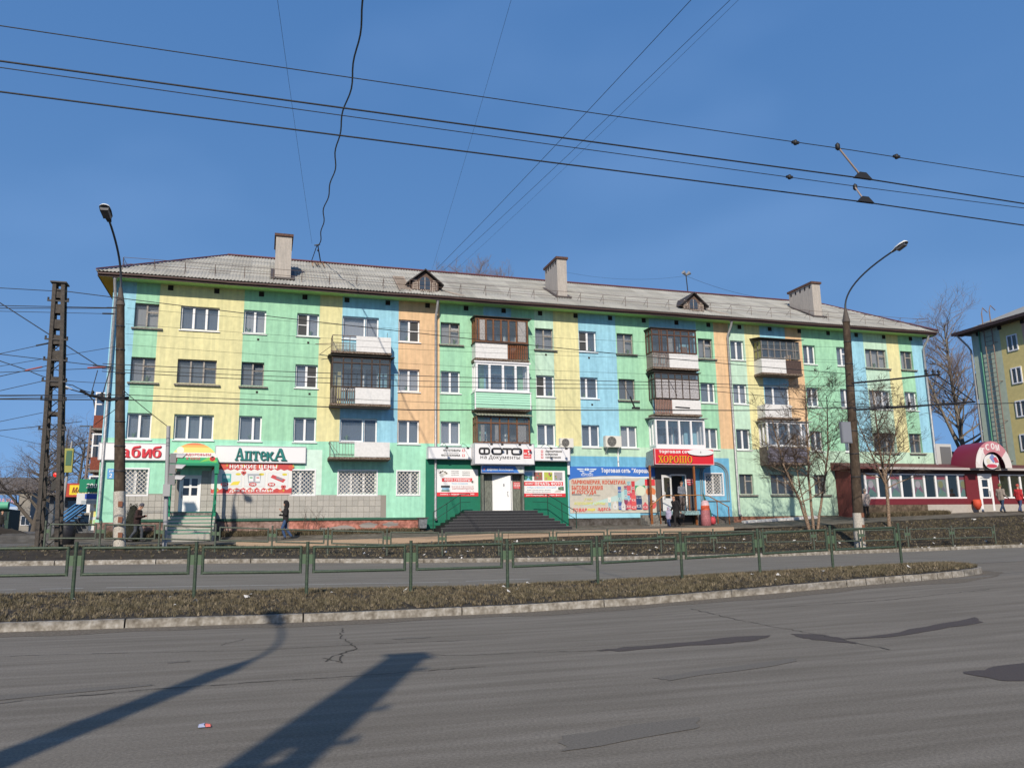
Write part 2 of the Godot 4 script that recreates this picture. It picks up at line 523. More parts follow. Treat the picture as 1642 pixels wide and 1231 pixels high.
# the facade at z = 0 cut by the openings, one mesh for each colour field
func facade_field(b: Node3D, called: String, label: String, x0: float, x1: float, y0: float, y1: float, m: Material, z := 0.0) -> void:
	var xs := [x0, x1]
	var ys := [y0, y1]
	var r := Rect2(x0, y0, x1 - x0, y1 - y0)
	var st := sb()
	var mine: Array[Rect2] = []
	for h in holes:
		if not h.intersects(r): continue
		mine.append(h)
		for v in [h.position.x, h.end.x]:
			if v > x0 and v < x1: xs.append(v)
		for v in [h.position.y, h.end.y]:
			if v > y0 and v < y1: ys.append(v)
		# reveals of this part of the opening
		var a := maxf(h.position.x, x0); var e := minf(h.end.x, x1)
		var d := maxf(h.position.y, y0); var u := minf(h.end.y, y1)
		var D := z - 0.24
		if h.position.x >= x0 - 0.001: quad(st, Vector3(a, u, D), Vector3(a, u, z), Vector3(a, d, z), Vector3(a, d, D))
		if h.end.x <= x1 + 0.001: quad(st, Vector3(e, u, z), Vector3(e, u, D), Vector3(e, d, D), Vector3(e, d, z))
		if h.end.y <= y1 + 0.001: quad(st, Vector3(a, u, D), Vector3(e, u, D), Vector3(e, u, z), Vector3(a, u, z))
		if h.position.y >= y0 - 0.001: quad(st, Vector3(a, d, z), Vector3(e, d, z), Vector3(e, d, D), Vector3(a, d, D))
	xs.sort(); ys.sort()
	for i in xs.size() - 1:
		for j in ys.size() - 1:
			if xs[i + 1] - xs[i] < 0.0005 or ys[j + 1] - ys[j] < 0.0005: continue
			var c := Vector2((xs[i] + xs[i + 1]) / 2, (ys[j] + ys[j + 1]) / 2)
			var inside := false
			for h in mine:
				if h.has_point(c): inside = true
			if not inside: face(st, xs[i], xs[i + 1], ys[j], ys[j + 1], z)
	var o := put(called, st, m, b)
	if label: o.set_meta("label", label)

func slats(called: String, x0: float, x1: float, y0: float, y1: float, z: float, pitch: float, w: float, m: Material, parent: Node, jag := 0.0) -> void:
	var st := sb()
	var x := x0
	while x < x1 - w * 0.5:
		box(st, x, minf(x + w, x1), y0 + rng.randf() * jag * 0.5, y1 - rng.randf() * jag, z - 0.02, z - 0.004 + rng.randf() * 0.01)
		x += pitch
	var o := put(called, st, m, parent)
	o.set_meta("kind", "stuff")

# glazing of a balcony: front from x0 to x1, both returns to the wall
func glazing(p: Node, x0: float, x1: float, y0: float, y1: float, d: float, cuts: Array, fm: Material, bar_w: float, transom: float, gm: Material, side_m: Material = null) -> void:
	var st := sb()
	var w := bar_w
	box(st, x0, x1, y0, y0 + w, d - w, d)
	box(st, x0, x1, y1 - w, y1, d - w, d)
	var xs := [x0 + w / 2] + cuts + [x1 - w / 2]
	for x in xs:
		box(st, x - w / 2, x + w / 2, y0 + w, y1 - w, d - w + 0.002, d + 0.004)
	if transom > 0: box(st, x0 + w, x1 - w, transom - w / 2, transom + w / 2, d - w + 0.004, d + 0.006)
	for s in [x0, x1 - w]:
		box(st, s, s + w, y0, y0 + w, 0.0, d - w)
		box(st, s, s + w, y1 - w, y1, 0.0, d - w)
		box(st, s, s + w, y0 + w, y1 - w, 0.0, w)
		box(st, s, s + w, y0 + w, y1 - w, d * 0.5 - w / 2, d * 0.5 + w / 2)
		if transom > 0: box(st, s, s + w, transom - w / 2, transom + w / 2, w, d - w)
	put("glazing_frame", st, fm, p)
	for i in xs.size() - 1:
		pane_box("pane", xs[i], xs[i + 1], y0 + w / 2, y1 - w / 2, d - w / 2, gm, p)
	for s in [[x0 + w / 2, 1], [x1 - w / 2, -1]]:
		var sp := sb()
		quad(sp, Vector3(s[0], y1 - w / 2, 0.02), Vector3(s[0], y1 - w / 2, d - w / 2), Vector3(s[0], y0 + w / 2, d - w / 2), Vector3(s[0], y0 + w / 2, 0.02))
		put("side_pane", sp, side_m if side_m else gm, p)

func balcony(b: Node3D, x0: float, x1: float, ys: float, label: String, d := 0.85) -> Node3D:
	var p := sub("balcony", b, label)
	var st := sb()
	hexa(st, [Vector3(x0 - 0.04, ys - 0.09, 0), Vector3(x1 + 0.04, ys - 0.09, 0), Vector3(x1 + 0.04, ys - 0.06, d + 0.05), Vector3(x0 - 0.04, ys - 0.06, d + 0.05), Vector3(x0 - 0.04, ys + 0.05, 0), Vector3(x1 + 0.04, ys + 0.05, 0), Vector3(x1 + 0.04, ys + 0.05, d + 0.05), Vector3(x0 - 0.04, ys + 0.05, d + 0.05)])
	put("slab", st, mats.slab, p)
	return p

func panel(p: Node, x0: float, x1: float, y0: float, y1: float, d: float, m: Material, called := "panel") -> void:
	var st := sb()
	box(st, x0, x1, y0, y1, d - 0.03, d)
	put(called, st, m, p)

func side_panel(p: Node, x: float, y0: float, y1: float, d: float, m: Material) -> void:
	var st := sb()
	box(st, x - 0.015, x + 0.015, y0, y1, 0.0, d - 0.031)
	put("side_panel", st, m, p)

func canopy(p: Node, x0: float, x1: float, y: float, d: float, drop: float, m: Material) -> void:
	var st := sb()
	hexa(st, [Vector3(x0, y, 0), Vector3(x1, y, 0), Vector3(x1, y - drop, d), Vector3(x0, y - drop, d), Vector3(x0, y + 0.04, 0), Vector3(x1, y + 0.04, 0), Vector3(x1, y - drop + 0.04, d), Vector3(x0, y - drop + 0.04, d)])
	put("canopy", st, m, p)

func balcony_door(b: Node3D, x0: float, x1: float, ys: float, top: float, lwide := true) -> void:
	# a window and a glazed door side by side: two openings
	var xm := lerpf(x0, x1, 0.63 if lwide else 0.36)
	var base := ys + 0.06
	window(b, x0, xm if lwide else x1, ys + 0.95, top, "pvc2" if not lwide else "pvc1", "wl" if not lwide else "")
	if lwide: window(b, xm + 0.001, x1, base, top, "pvc1", "")

func build_apartments() -> Node3D:
	var b := thing("apartment_building", "long four storey apartment block striped yellow, green, blue and orange under a grey corrugated roof", "building", Vector3(17.7, 1.9, 0))
	var f := {4: [12.13, 13.38], 3: [9.33, 10.58], 2: [6.47, 7.75], 1: [3.74, 4.97]}
	var L := [[-6.55, -5.42, "old2 f", "old2 f", "pvc2", "grille2 h"], [-4.39, -2.52, "pvc3", "old3 f", "pvc3", ""], [-1.31, -0.19, "pvc2", "old2 fo", "pvc2 w", ""], [1.39, 2.54, "pvc2 nN", "pvc2 n", "pvc2", "grille2 wl"],
		[6.85, 8.02, "pvc2 n", "pvc2", "pvc2", "grille2 dw"], [9.2, 10.32, "old2 fo", "pvc2", "pvc2", ""], [14.82, 15.93, "old2 f", "pvc2 nN", "pvc2", ""], [17.55, 18.67, "pvc2 nN", "pvc2 wl", "pvc2", ""], [20.0, 21.08, "old2 f", "old2", "pvc2", ""],
		[25.5, 26.52, "old2 fo", "pvc2 w", "pvc2", ""], [27.79, 28.78, "pvc2", "pvc2", "pvc2 d", "old2 fd"], [33.18, 34.12, "pvc2", "pvc2", "pvc2 d", "old2 fd"], [35.77, 36.72, "pvc2 f", "pvc2", "pvc2", ""], [38.06, 39.78, "old3 f", "pvc3", "old3 d", ""], [40.94, 41.95, "old2 fh", "pvc2", "old2 fd", ""]]
	for q in L:
		for k in 4:
			if q[2 + k]:
				var kind: PackedStringArray = q[2 + k].split(" ")
				var yy: Array = f[4 - k]
				window(b, q[0], q[1], yy[0], yy[1], kind[0], kind[1] if kind.size() > 1 else "")
	window(b, 3.77, 5.74, 3.74, 4.97, "grille3", "h")
	window(b, 30.01, 31.73, 3.74, 4.97, "old3", "fd")
	window(b, 25.46, 26.61, 3.72, 4.97, "grille2", "h")
	for ys in [11.17, 8.37, 5.57]:
		balcony_door(b, 3.78, 5.74, ys, ys + 2.21)
		balcony_door(b, 11.8, 13.7, ys, ys + 2.21)
		balcony_door(b, 22.3, 24.2, ys, ys + 2.21)
		balcony_door(b, 30.05, 31.9, ys, ys + 2.21, false)
	# openings at the street: the pharmacy door, the shop doors
	holes.append(Rect2(-3.95, 2.86, 1.0, 1.84))
	holes.append(Rect2(12.1, 2.83, 1.15, 2.0))
	holes.append(Rect2(23.1, 2.74, 0.92, 2.12))
	# painted upper walls
	var a := XW
	for s in STRIPES:
		facade_field(b, "painted_stripe", s[0] + " painted strip of wall", a, s[1], 6.5, 14.46, wall_mat(s[0]))
		a = s[1]
	facade_field(b, "ground_floor_wall", "mint green ground floor wall", XW, 2.05, 2.4, 6.5, wall_mat("mint"))
	facade_field(b, "ground_floor_wall", "whitish patch of mint wall", 2.05, 2.9, 2.4, 6.06, mat("wall pale patch", 0.66, 0.86, 0.76, 0.9, 0, tex.plaster, 2.6))
	facade_field(b, "ground_floor_wall", "", 2.05, 2.9, 6.06, 6.5, wall_mat("mint"))
	facade_field(b, "ground_floor_wall", "mint green ground floor wall", 2.9, 16.6, 2.4, 6.5, wall_mat("mint"))
	facade_field(b, "ground_floor_wall", "pale mint wall above the blue shop", 16.6, 27.15, 5.93, 6.5, wall_mat("pale mint"))
	facade_field(b, "ground_floor_wall", "sky blue painted shop wall", 16.6, 27.15, 2.42, 5.93, wall_mat("sky blue"))
	facade_field(b, "ground_floor_wall", "pale mint ground floor wall", 27.15, XE, 2.42, 6.5, wall_mat("pale mint"))
	# the rest of the shell
	var sh := sb()
	quad(sh, Vector3(XW, 14.46, -10.4), Vector3(XW, 14.46, 0), Vector3(XW, 1, 0), Vector3(XW, 1, -10.4))
	put("side_wall", sh, mat("wall yellow side", 0.84, 0.66, 0.2, 0.9, 0, tex.plaster, 2.6), b)
	sh = sb()
	quad(sh, Vector3(XE, 14.46, 0), Vector3(XE, 14.46, -10.4), Vector3(XE, 1, -10.4), Vector3(XE, 1, 0))
	put("side_wall", sh, wall_mat("blue"), b)
	sh = sb()
	quad(sh, Vector3(XE, 14.46, -10.4), Vector3(XW, 14.46, -10.4), Vector3(XW, 1, -10.4), Vector3(XE, 1, -10.4))
	put("back_wall", sh, wall_mat("yellow"), b)
	sh = sb()
	face(sh, XW + 0.02, XE - 0.02, 1, 14.4, -1.9)
	put("interior_wall", sh, mat("interior", 0.3, 0.3, 0.32), b)
	for y in [2.6, 5.5, 8.3, 11.1, 13.9]:
		sh = sb()
		box(sh, XW + 0.02, XE - 0.02, y, y + 0.16, -1.88, -0.26)
		put("storey_slab", sh, mat("interior floor", 0.25, 0.22, 0.2), b)
	# plinth
	var px := [[XW - 0.02, 1.35, Vector3(0.42, 0.29, 0.26), "dull mauve plinth"], [1.35, 8.35, Vector3(0.72, 0.31, 0.25), "coral pink plinth with bare patches"], [16.6, 27.2, Vector3(0.14, 0.13, 0.125), "dark grey rendered plinth"], [27.2, XE + 0.02, Vector3(0.5, 0.24, 0.16), "weathered orange plinth"]]
	for i in 4:
		var q: Array = px[i]
		var st := sb()
		box(st, q[0], q[1], 0.9, 2.42 if i < 2 else 2.4, -0.2, 0.05)
		var o := put("plinth", st, mat("plinth%d" % i, q[2].x, q[2].y, q[2].z, 0.95, 0, tex.plaster, 1.4, tex.blotch, Vector3(3, 3, 3)), b)
		o.set_meta("label", q[3])
	var pat := sb()   # bare cement where the pink render fell off
	for q in [[4.1, 2.0, 1.5], [5.3, 2.15, 1.1], [6.5, 2.18, 0.9], [3.2, 1.92, 0.9], [24.0, 1.98, 0.2]]:
		if q[0] > 20: continue
		var pts := []
		for k in 14:
			var t := -TAU * k / 14
			pts.append(Vector2(q[0] + cos(t) * q[2] * 0.5 * rng.randf_range(0.7, 1.15), q[1] + sin(t) * 0.13 * rng.randf_range(0.6, 1.3)))
		poly(pat, pts, 0.054, Color(0.3, 0.27, 0.25))
	put("bare_cement_patch", pat, vcol("bare cement", 0.95), b)
	var le := sb()
	box(le, -6.6, 8.36, 2.42, 2.53, 0.0, 0.11)
	put("ledge", le, mat("ledge green", 0.02, 0.09, 0.055, 0.6), b)
	# tiles of the dado, one by one
	var da := sub("tiled_dado", b)
	var gt := sb()
	face(gt, -6.5, -4.42, 2.54, 3.78, 0.004)
	face(gt, -2.2, 6.27, 2.54, 3.71, 0.004)
	face(gt, -4.42, -3.95, 2.54, 4.9, 0.004)
	face(gt, -2.95, -2.2, 2.54, 4.9, 0.004)
	put("grout", gt, mat("grout", 0.27, 0.25, 0.22, 0.95), da)
	var tm := []
	for k in 4:
		var st := sb()
		hexa(st, [Vector3(0, 0, 0), Vector3(0.29, 0, 0), Vector3(0.284, 0.006, 0.014), Vector3(0.006, 0.006, 0.014), Vector3(0, 0.29, 0), Vector3(0.29, 0.29, 0), Vector3(0.284, 0.284, 0.014), Vector3(0.006, 0.284, 0.014)])
		st.generate_normals()
		tm.append([st.commit(), mat("tile%d" % k, 0.40 + 0.02 * k, 0.385 + 0.018 * k, 0.35 + 0.016 * k, 0.5, 0, tex.plaster, 0.9)])
	for i in 43:
		for j in 8:
			var x := -6.5 + i * 0.2974
			var y := 2.545 + j * 0.2974
			var porch := x > -4.55 and x < -2.2
			if (j > 3 and not porch) or (x > -4.2 and x < -2.95): continue
			if x + 0.29 > 6.28 or j * 0.2974 > 2.2: continue
			if j == 3 and not porch and x > 1.0 and x < 6: y -= 0.006
			var v: Array = tm[rng.randi() % 4]
			var o := place("tile", v[0], v[1], da)
			o.global_position = Vector3(x, y, 0.006 + rng.randf() * 0.003)
	# attic vents
	var vm := sb()
	for q in [[0, 0.26, 0, 0.03], [0, 0.03, 0.03, 0.26], [0.23, 0.26, 0.03, 0.26], [0.03, 0.23, 0.23, 0.26], [0.03, 0.23, 0.12, 0.14]]:
		box(vm, q[0], q[1], q[2], q[3], 0, 0.02)
	box(vm, 0.03, 0.23, 0.03, 0.23, 0, 0.004)
	vm.generate_normals()
	var vmesh := vm.commit()
	for k in 22:
		var o := place("vent", vmesh, mat("vent dark", 0.025, 0.02, 0.02, 0.9), b)
		o.global_position = Vector3(-5.07 + k * 2.232, 14.15, 0.003)
	# small holes below windows
	for q in [[-0.6, 11.75], [1.95, 11.72], [-0.55, 8.95], [2.1, 8.95], [15.4, 11.75], [18.1, 11.7], [18.2, 8.9], [33.9, 11.7], [41.5, 6.1]]:
		var st := sb()
		box(st, q[0], q[0] + 0.11, q[1], q[1] + 0.11, 0, 0.012)
		put("wall_grille", st, mat("vent dark", 0.03, 0.02, 0.02), b)
	build_eave(b)
	build_balconies(b)
	# downpipes
	for q in [[8.9, 1.95, 2.15, 14.5], [27.55, 2.45, 14.5, 0], [-7.45, 2.6, 14.5, 0], [42.8, 5.6, 14.5, 0]]:
		var x: float = q[0]
		var bot: float = 2.4 if x < 10 and x > 0 else q[1]
		var st := sb()
		var zo := 0.72
		var fz := 0.15
		tube(st, [Vector3(x, 14.36, zo - 0.05), Vector3(x, 14.2, zo - 0.08), Vector3(x, 13.6, fz), Vector3(x, bot + 0.15, fz), Vector3(x, bot, fz + 0.18)], [0.072], 10)
		lathe(st, Vector3(x, 14.3, zo - 0.05), [Vector2(0.07, 0), Vector2(0.15, 0.22), Vector2(0.15, 0.32), Vector2(0.12, 0.32)], 12)
		var y := 13.4
		while y > bot + 0.4:
			lathe(st, Vector3(x, y, fz), [Vector2(0.06, 0), Vector2(0.072, 0.01), Vector2(0.072, 0.05), Vector2(0.06, 0.06)], 10)
			box(st, x - 0.012, x + 0.012, y, y + 0.05, 0, fz - 0.06)
			y -= 1.25
		put("downpipe", st, mat("zinc", 0.6, 0.6, 0.62, 0.5, 0.3, tex.rough, 1.0), b)
	return b

const RS := 0.558
func roofy(z: float) -> float:
	return 14.70 + (0.8 - z) * RS

func build_eave(b: Node3D) -> void:
	var so := sb()
	box(so, XW, XE + 0.4, 14.452, 14.5, 0.0, 0.78)
	put("soffit", so, mat("soffit lime", 0.42, 0.72, 0.25, 0.9, 0, tex.plaster, 2.6), b)
	so = sb()
	box(so, XW - 0.6, XW, 14.452, 14.5, -10.6, 0.78)
	put("soffit", so, mat("soffit ochre", 0.45, 0.33, 0.06, 0.9), b)
	var fa := sb()
	box(fa, XW - 0.62, XE + 0.45, 14.41, 14.66, 0.78, 0.82)
	box(fa, XW - 0.62, XW - 0.6, 14.41, 14.66, -10.6, 0.78)
	box(fa, XE + 0.43, XE + 0.45, 14.41, 14.66, -10.6, 0.78)
	put("fascia", fa, mat("fascia brown", 0.07, 0.042, 0.04, 0.7, 0, tex.rough, 1.5), b)
	var gu := sb()   # half round gutter with bent seams
	var x := XW - 0.6
	while x < XE + 0.4:
		var dy := sin(x * 0.9) * 0.018
		rod(gu, Vector3(x, 14.55 + dy, 0.87), Vector3(minf(x + 2.05, XE + 0.45), 14.55 + sin((x + 2) * 0.9) * 0.018, 0.87), 0.055, 8)
		x += 2.0
	put("gutter", gu, mat("gutter brown", 0.085, 0.05, 0.045, 0.55), b)
	# the roof: corrugated sheets laid in rows, cut along the hips
	var r := sub("roof", b, "grey corrugated hipped roof")
	var sm := []
	for k in 4:
		sm.append(mat("slate%d" % k, 0.36 + 0.025 * k, 0.35 + 0.025 * k, 0.32 + 0.024 * k, 0.95, 0, tex.plaster, 1.9, tex.drips, Vector3(4, 4, 4)))
	var zs := [0.95, -0.42, -1.62, -2.82, -4.02, -5.24]
	var X0 := XW - 0.7
	var X1 := XE + 0.55
	var hl := func(xx: float) -> float: return minf(0.95 - (xx - X0) * 1.07, 9.0)    # z where the hip stands, left
	var hr := func(xx: float) -> float: return 0.95 - (X1 - xx) * 1.35
	var pitch := 1.02
	for i in 50:
		var xa := X0 + i * pitch
		var xb := minf(xa + pitch + 0.03, X1)
		if xb - xa < 0.1: continue
		for j in 5:
			var st := sb()
			st.set_smooth_group(0)
			var n := 28
			var any := false
			var lift := 0.022 * (4 - j) * 0.0 + rng.randf() * 0.012
			for k in n:
				var x0 := lerpf(xa, xb, float(k) / n)
				var x1 := lerpf(xa, xb, float(k + 1) / n)
				var zl0: float = maxf(zs[j + 1] - 0.12, maxf(hl.call(x0), hr.call(x0)))
				var zl1: float = maxf(zs[j + 1] - 0.12, maxf(hl.call(x1), hr.call(x1)))
				if zl0 > zs[j] - 0.02 and zl1 > zs[j] - 0.02: continue
				zl0 = minf(zl0, zs[j]); zl1 = minf(zl1, zs[j])
				any = true
				var w0 := sin(x0 * TAU / 0.17) * 0.028
				var w1 := sin(x1 * TAU / 0.17) * 0.028
				var p := func(xx: float, zz: float, ww: float) -> Vector3:
					return Vector3(xx, roofy(zz) + ww + lift + 0.03 * (zz - zs[j + 1] + 0.12) / 1.4, zz)
				var a: Vector3 = p.call(x0, zl0, w0); var e: Vector3 = p.call(x1, zl1, w1)
				var c: Vector3 = p.call(x1, zs[j], w1); var d: Vector3 = p.call(x0, zs[j], w0)
				tri(st, a, e, c); tri(st, a, c, d)
				var dn := Vector3(0, -0.012, 0)
				tri(st, d, c, c + dn); tri(st, d, c + dn, d + dn)
			if any: put("roof_sheet", st, sm[rng.randi() % 4], r)
	var bk := sb()   # hip ends and back slope
	var rl := Vector3(X0 + 5.76, roofy(-5.22), -5.22)
	var rr := Vector3(X1 - 4.57, roofy(-5.22), -5.22)
	var e0 := Vector3(X0, 14.68, 0.92); var e1 := Vector3(X1, 14.68, 0.92); var e2 := Vector3(X1, 14.68, -11.4); var e3 := Vector3(X0, 14.68, -11.4)
	quad(bk, rr, rl, e3, e2)
	bk.set_smooth_group(-1)
	tri(bk, e1, rr, e2); tri(bk, rl, e0, e3)
	quad(bk, e0 + Vector3(0, -0.06, 0), rl + Vector3(0, -0.1, 0), rr + Vector3(0, -0.1, 0), e1 + Vector3(0, -0.06, 0))
	put("hidden_slope", bk, sm[0], r)
	var rc := sb()
	bar(rc, rl + Vector3(0, 0.05, 0), rr + Vector3(0, 0.05, 0), 0.22, 0.07)
	bar(rc, e0 + Vector3(0.05, 0.06, 0), rl + Vector3(0, 0.05, 0), 0.16, 0.06)
	bar(rc, e1 + Vector3(-0.05, 0.06, 0), rr + Vector3(0, 0.05, 0), 0.16, 0.06)
	put("ridge_capping", rc, mat("capping maroon", 0.12, 0.035, 0.04, 0.7), r)
	# chimneys
	for q in [[0.15, 0.98, -0.15, -2.3, 17.66], [16.58, 17.2, -0.75, -2.95, 18.02], [34.85, 35.5, -0.7, -3.2, 17.88]]:
		var c := sub("chimney", b)
		var st := sb()
		box(st, q[0], q[1], 14.6, q[4], q[3], q[2])
		put("stack", st, mat("chimney render", 0.52, 0.47, 0.42, 0.95, 0, tex.plaster, 1.0, tex.drips, Vector3(1.6, 2.4, 1.6)), c)
		st = sb()
		box(st, q[0] - 0.08, q[1] + 0.08, q[4], q[4] + 0.14, q[3] - 0.1, q[2] + 0.08)
		put("cap", st, mat("chimney cap", 0.16, 0.085, 0.065, 0.9, 0, tex.rough, 1), c)
		st = sb()
		for k in 5:
			var z: float = lerpf(q[3] + 0.25, q[2] - 0.25, k / 4.0)
			box(st, q[0] - 0.012, q[0], q[4] - 0.28, q[4] - 0.06, z - 0.07, z + 0.07)
		put("flue_opening", st, mat("vent dark", 0.025, 0.02, 0.02), c)
		st = sb()
		bar(st, Vector3(q[0] - 0.1, roofy(q[2]) + 0.05, q[2] + 0.12), Vector3(q[0] - 0.1, roofy(q[3]) + 0.05, q[3]), 0.22, 0.03)
		bar(st, Vector3(q[1] + 0.1, roofy(q[2]) + 0.05, q[2] + 0.12), Vector3(q[1] + 0.1, roofy(q[3]) + 0.05, q[3]), 0.22, 0.03)
		box(st, q[0] - 0.2, q[1] + 0.2, roofy(q[2]) - 0.04, roofy(q[2]) + 0.06, q[2], q[2] + 0.22)
		put("flashing", st, mat("flashing", 0.07, 0.06, 0.06, 0.6), c)
	# dormers
	for q in [[7.5, 9.05, 0.1], [24.7, 26.1, -0.1]]:
		var d := sub("dormer", b)
		var x0: float = q[0]; var x1: float = q[1]; var z: float = q[2]
		var yb := roofy(z) - 0.05
		var ye := 15.55
		var xm := (x0 + x1) / 2
		var ya := 16.22
		var st := sb()
		quad(st, Vector3(x0, ye, z), Vector3(x1, ye, z), Vector3(x1, yb, z), Vector3(x0, yb, z))
		tri(st, Vector3(x0, ye, z), Vector3(xm, ya, z), Vector3(x1, ye, z))
		quad(st, Vector3(x0, ye, z - 2), Vector3(x0, ye, z), Vector3(x0, yb, z), Vector3(x0, yb, z - 2))
		quad(st, Vector3(x1, ye, z), Vector3(x1, ye, z - 2), Vector3(x1, yb, z - 2), Vector3(x1, yb, z))
		put("dormer_wall", st, mat("dormer wood", 0.2, 0.135, 0.11, 0.9, 0, tex.wood, 1.2), d)
		st = sb()
		for s in [[x0 - 0.28, xm], [x1 + 0.28, xm]]:
			var oe := Vector3(s[0], ye - 0.14, 0); var om := Vector3(xm, ya + 0.06, 0)
			var f0 := Vector3(0, 0, z + 0.22); var f1 := Vector3(0, 0, z - 2.4); var up := Vector3(0, 0.07, 0)
			hexa(st, [oe + f1, om + f1, om + f0, oe + f0, oe + f1 + up, om + f1 + up, om + f0 + up, oe + f0 + up] if s[0] < xm else [om + f1, oe + f1, oe + f0, om + f0, om + f1 + up, oe + f1 + up, oe + f0 + up, om + f0 + up])
		put("dormer_roof", st, mat("dormer roof", 0.075, 0.065, 0.065, 0.8, 0, tex.rough, 1), d)
		st = sb()
		var pts := []
		for k in 9: pts.append(Vector2(xm + cos(PI * k / 8) * 0.3, 15.62 + sin(PI * k / 8) * 0.3))
		pts.append(Vector2(xm - 0.3, yb + 0.15)); pts.append(Vector2(xm + 0.3, yb + 0.15))
		poly(st, pts, z + 0.012, Color(1, 1, 1))
		put("dormer_window", st, mat("dormer pane", 0.05, 0.07, 0.1, 0.15), d)
		st = sb()
		for s in [xm - 0.55, xm + 0.55]:
			for k in 6: box(st, s - 0.1, s + 0.1, yb + 0.14 + k * 0.1, yb + 0.19 + k * 0.1, z, z + 0.025)
			box(st, s - 0.15, s - 0.1, yb + 0.1, ye + 0.05, z, z + 0.03)
			box(st, s + 0.1, s + 0.15, yb + 0.1, ye + 0.05, z, z + 0.03)
		box(st, xm - 0.02, xm + 0.02, yb + 0.15, 15.9, z + 0.013, z + 0.03)
		box(st, xm - 0.34, xm - 0.3, yb + 0.1, 15.66, z + 0.013, z + 0.03)
		box(st, xm + 0.3, xm + 0.34, yb + 0.1, 15.66, z + 0.013, z + 0.03)
		put("louvre", st, mat("louvre wood", 0.36, 0.3, 0.26, 0.9), d)
		st = sb()   # broken boards beside and below
		for k in 7:
			bar(st, Vector3(x1 + 0.15 + k * 0.1, roofy(z - 0.4 + k * 0.12) + 0.07, z - 0.4 + k * 0.12), Vector3(x1 + 0.6 + k * 0.12, roofy(z + 0.1 + k * 0.1) + 0.07, z + 0.1 + k * 0.1), 0.05, 0.04)
			box(st, xm - 0.3 + k * 0.12, xm - 0.26 + k * 0.12, roofy(z + 0.3) + 0.02, roofy(z + 0.3) + 0.09, z + 0.05, z + 0.5)
		put("loose_board", st, mat("louvre wood", 0.36, 0.3, 0.26), d)
	# safety rail along the eave
	var ra := sb()
	var n := 34
	for k in n + 1:
		var xx := lerpf(-7.2, 42.4, float(k) / n)
		var base := Vector3(xx, roofy(0.35), 0.35)
		rod(ra, base, base + Vector3(0, 0.66, 0), 0.014, 4)
		rod(ra, Vector3(xx, roofy(-0.2), -0.2), base + Vector3(0, 0.62, 0), 0.012, 4)
	for h in [0.34, 0.66]:
		for k in n:
			rod(ra, Vector3(lerpf(-7.2, 42.4, float(k) / n), roofy(0.35) + h, 0.35), Vector3(lerpf(-7.2, 42.4, float(k + 1) / n), roofy(0.35) + h + sin(k * 1.7) * 0.012, 0.35), 0.013, 4)
	for h in [0.34, 0.66]:
		rod(ra, Vector3(-7.2, roofy(0.35) + h, 0.35), Vector3(-7.2, roofy(0.35) + h, -3), 0.013, 4)
	rod(ra, Vector3(42.4, roofy(0.35) + 0.66, 0.35), Vector3(43.1, roofy(0.35) + 0.7, 0.6), 0.02, 4)
	rod(ra, Vector3(42.2, roofy(0.35) + 0.4, 0.35), Vector3(43.2, roofy(0.35) + 0.5, 0.55), 0.02, 4)
	put("roof_rail", ra, mat("rail rust", 0.14, 0.1, 0.085, 0.8), b)
	var la := sub("roof_ladder", b)
	var ls := sb()
	for s in [[6.78, 6.87], [7.36, 7.47]]:
		bar(ls, Vector3(s[0], roofy(0.7) + 0.1, 0.7), Vector3(s[1], roofy(-2.5) + 0.12, -2.5), 0.07, 0.06)
	put("stile", ls, mat("louvre wood", 0.36, 0.3, 0.26), la)
	for k in 11:
		var t := (k + 0.5) / 11.0
		var st := sb()
		var z := lerpf(0.7, -2.5, t)
		bar(st, Vector3(lerpf(6.72, 6.82, t), roofy(z) + 0.16, z), Vector3(lerpf(7.42, 7.52, t), roofy(z) + 0.16, z), 0.07, 0.04)
		put("rung", st, mat("louvre wood", 0.36, 0.3, 0.26), la)
	# rust runs below the aerial
	var ru := sb()
	for k in 9:
		var xx := 2.3 + k * 0.085
		var z0 := -5.1 + rng.randf() * 0.3
		bar(ru, Vector3(xx, roofy(z0) + 0.05, z0), Vector3(xx, roofy(z0 + rng.randf_range(0.6, 2.0)) + 0.055, z0 + 1.4), 0.05, 0.004)
	put("rust_run", ru, mat("rust run", 0.32, 0.19, 0.1, 0.95), r)

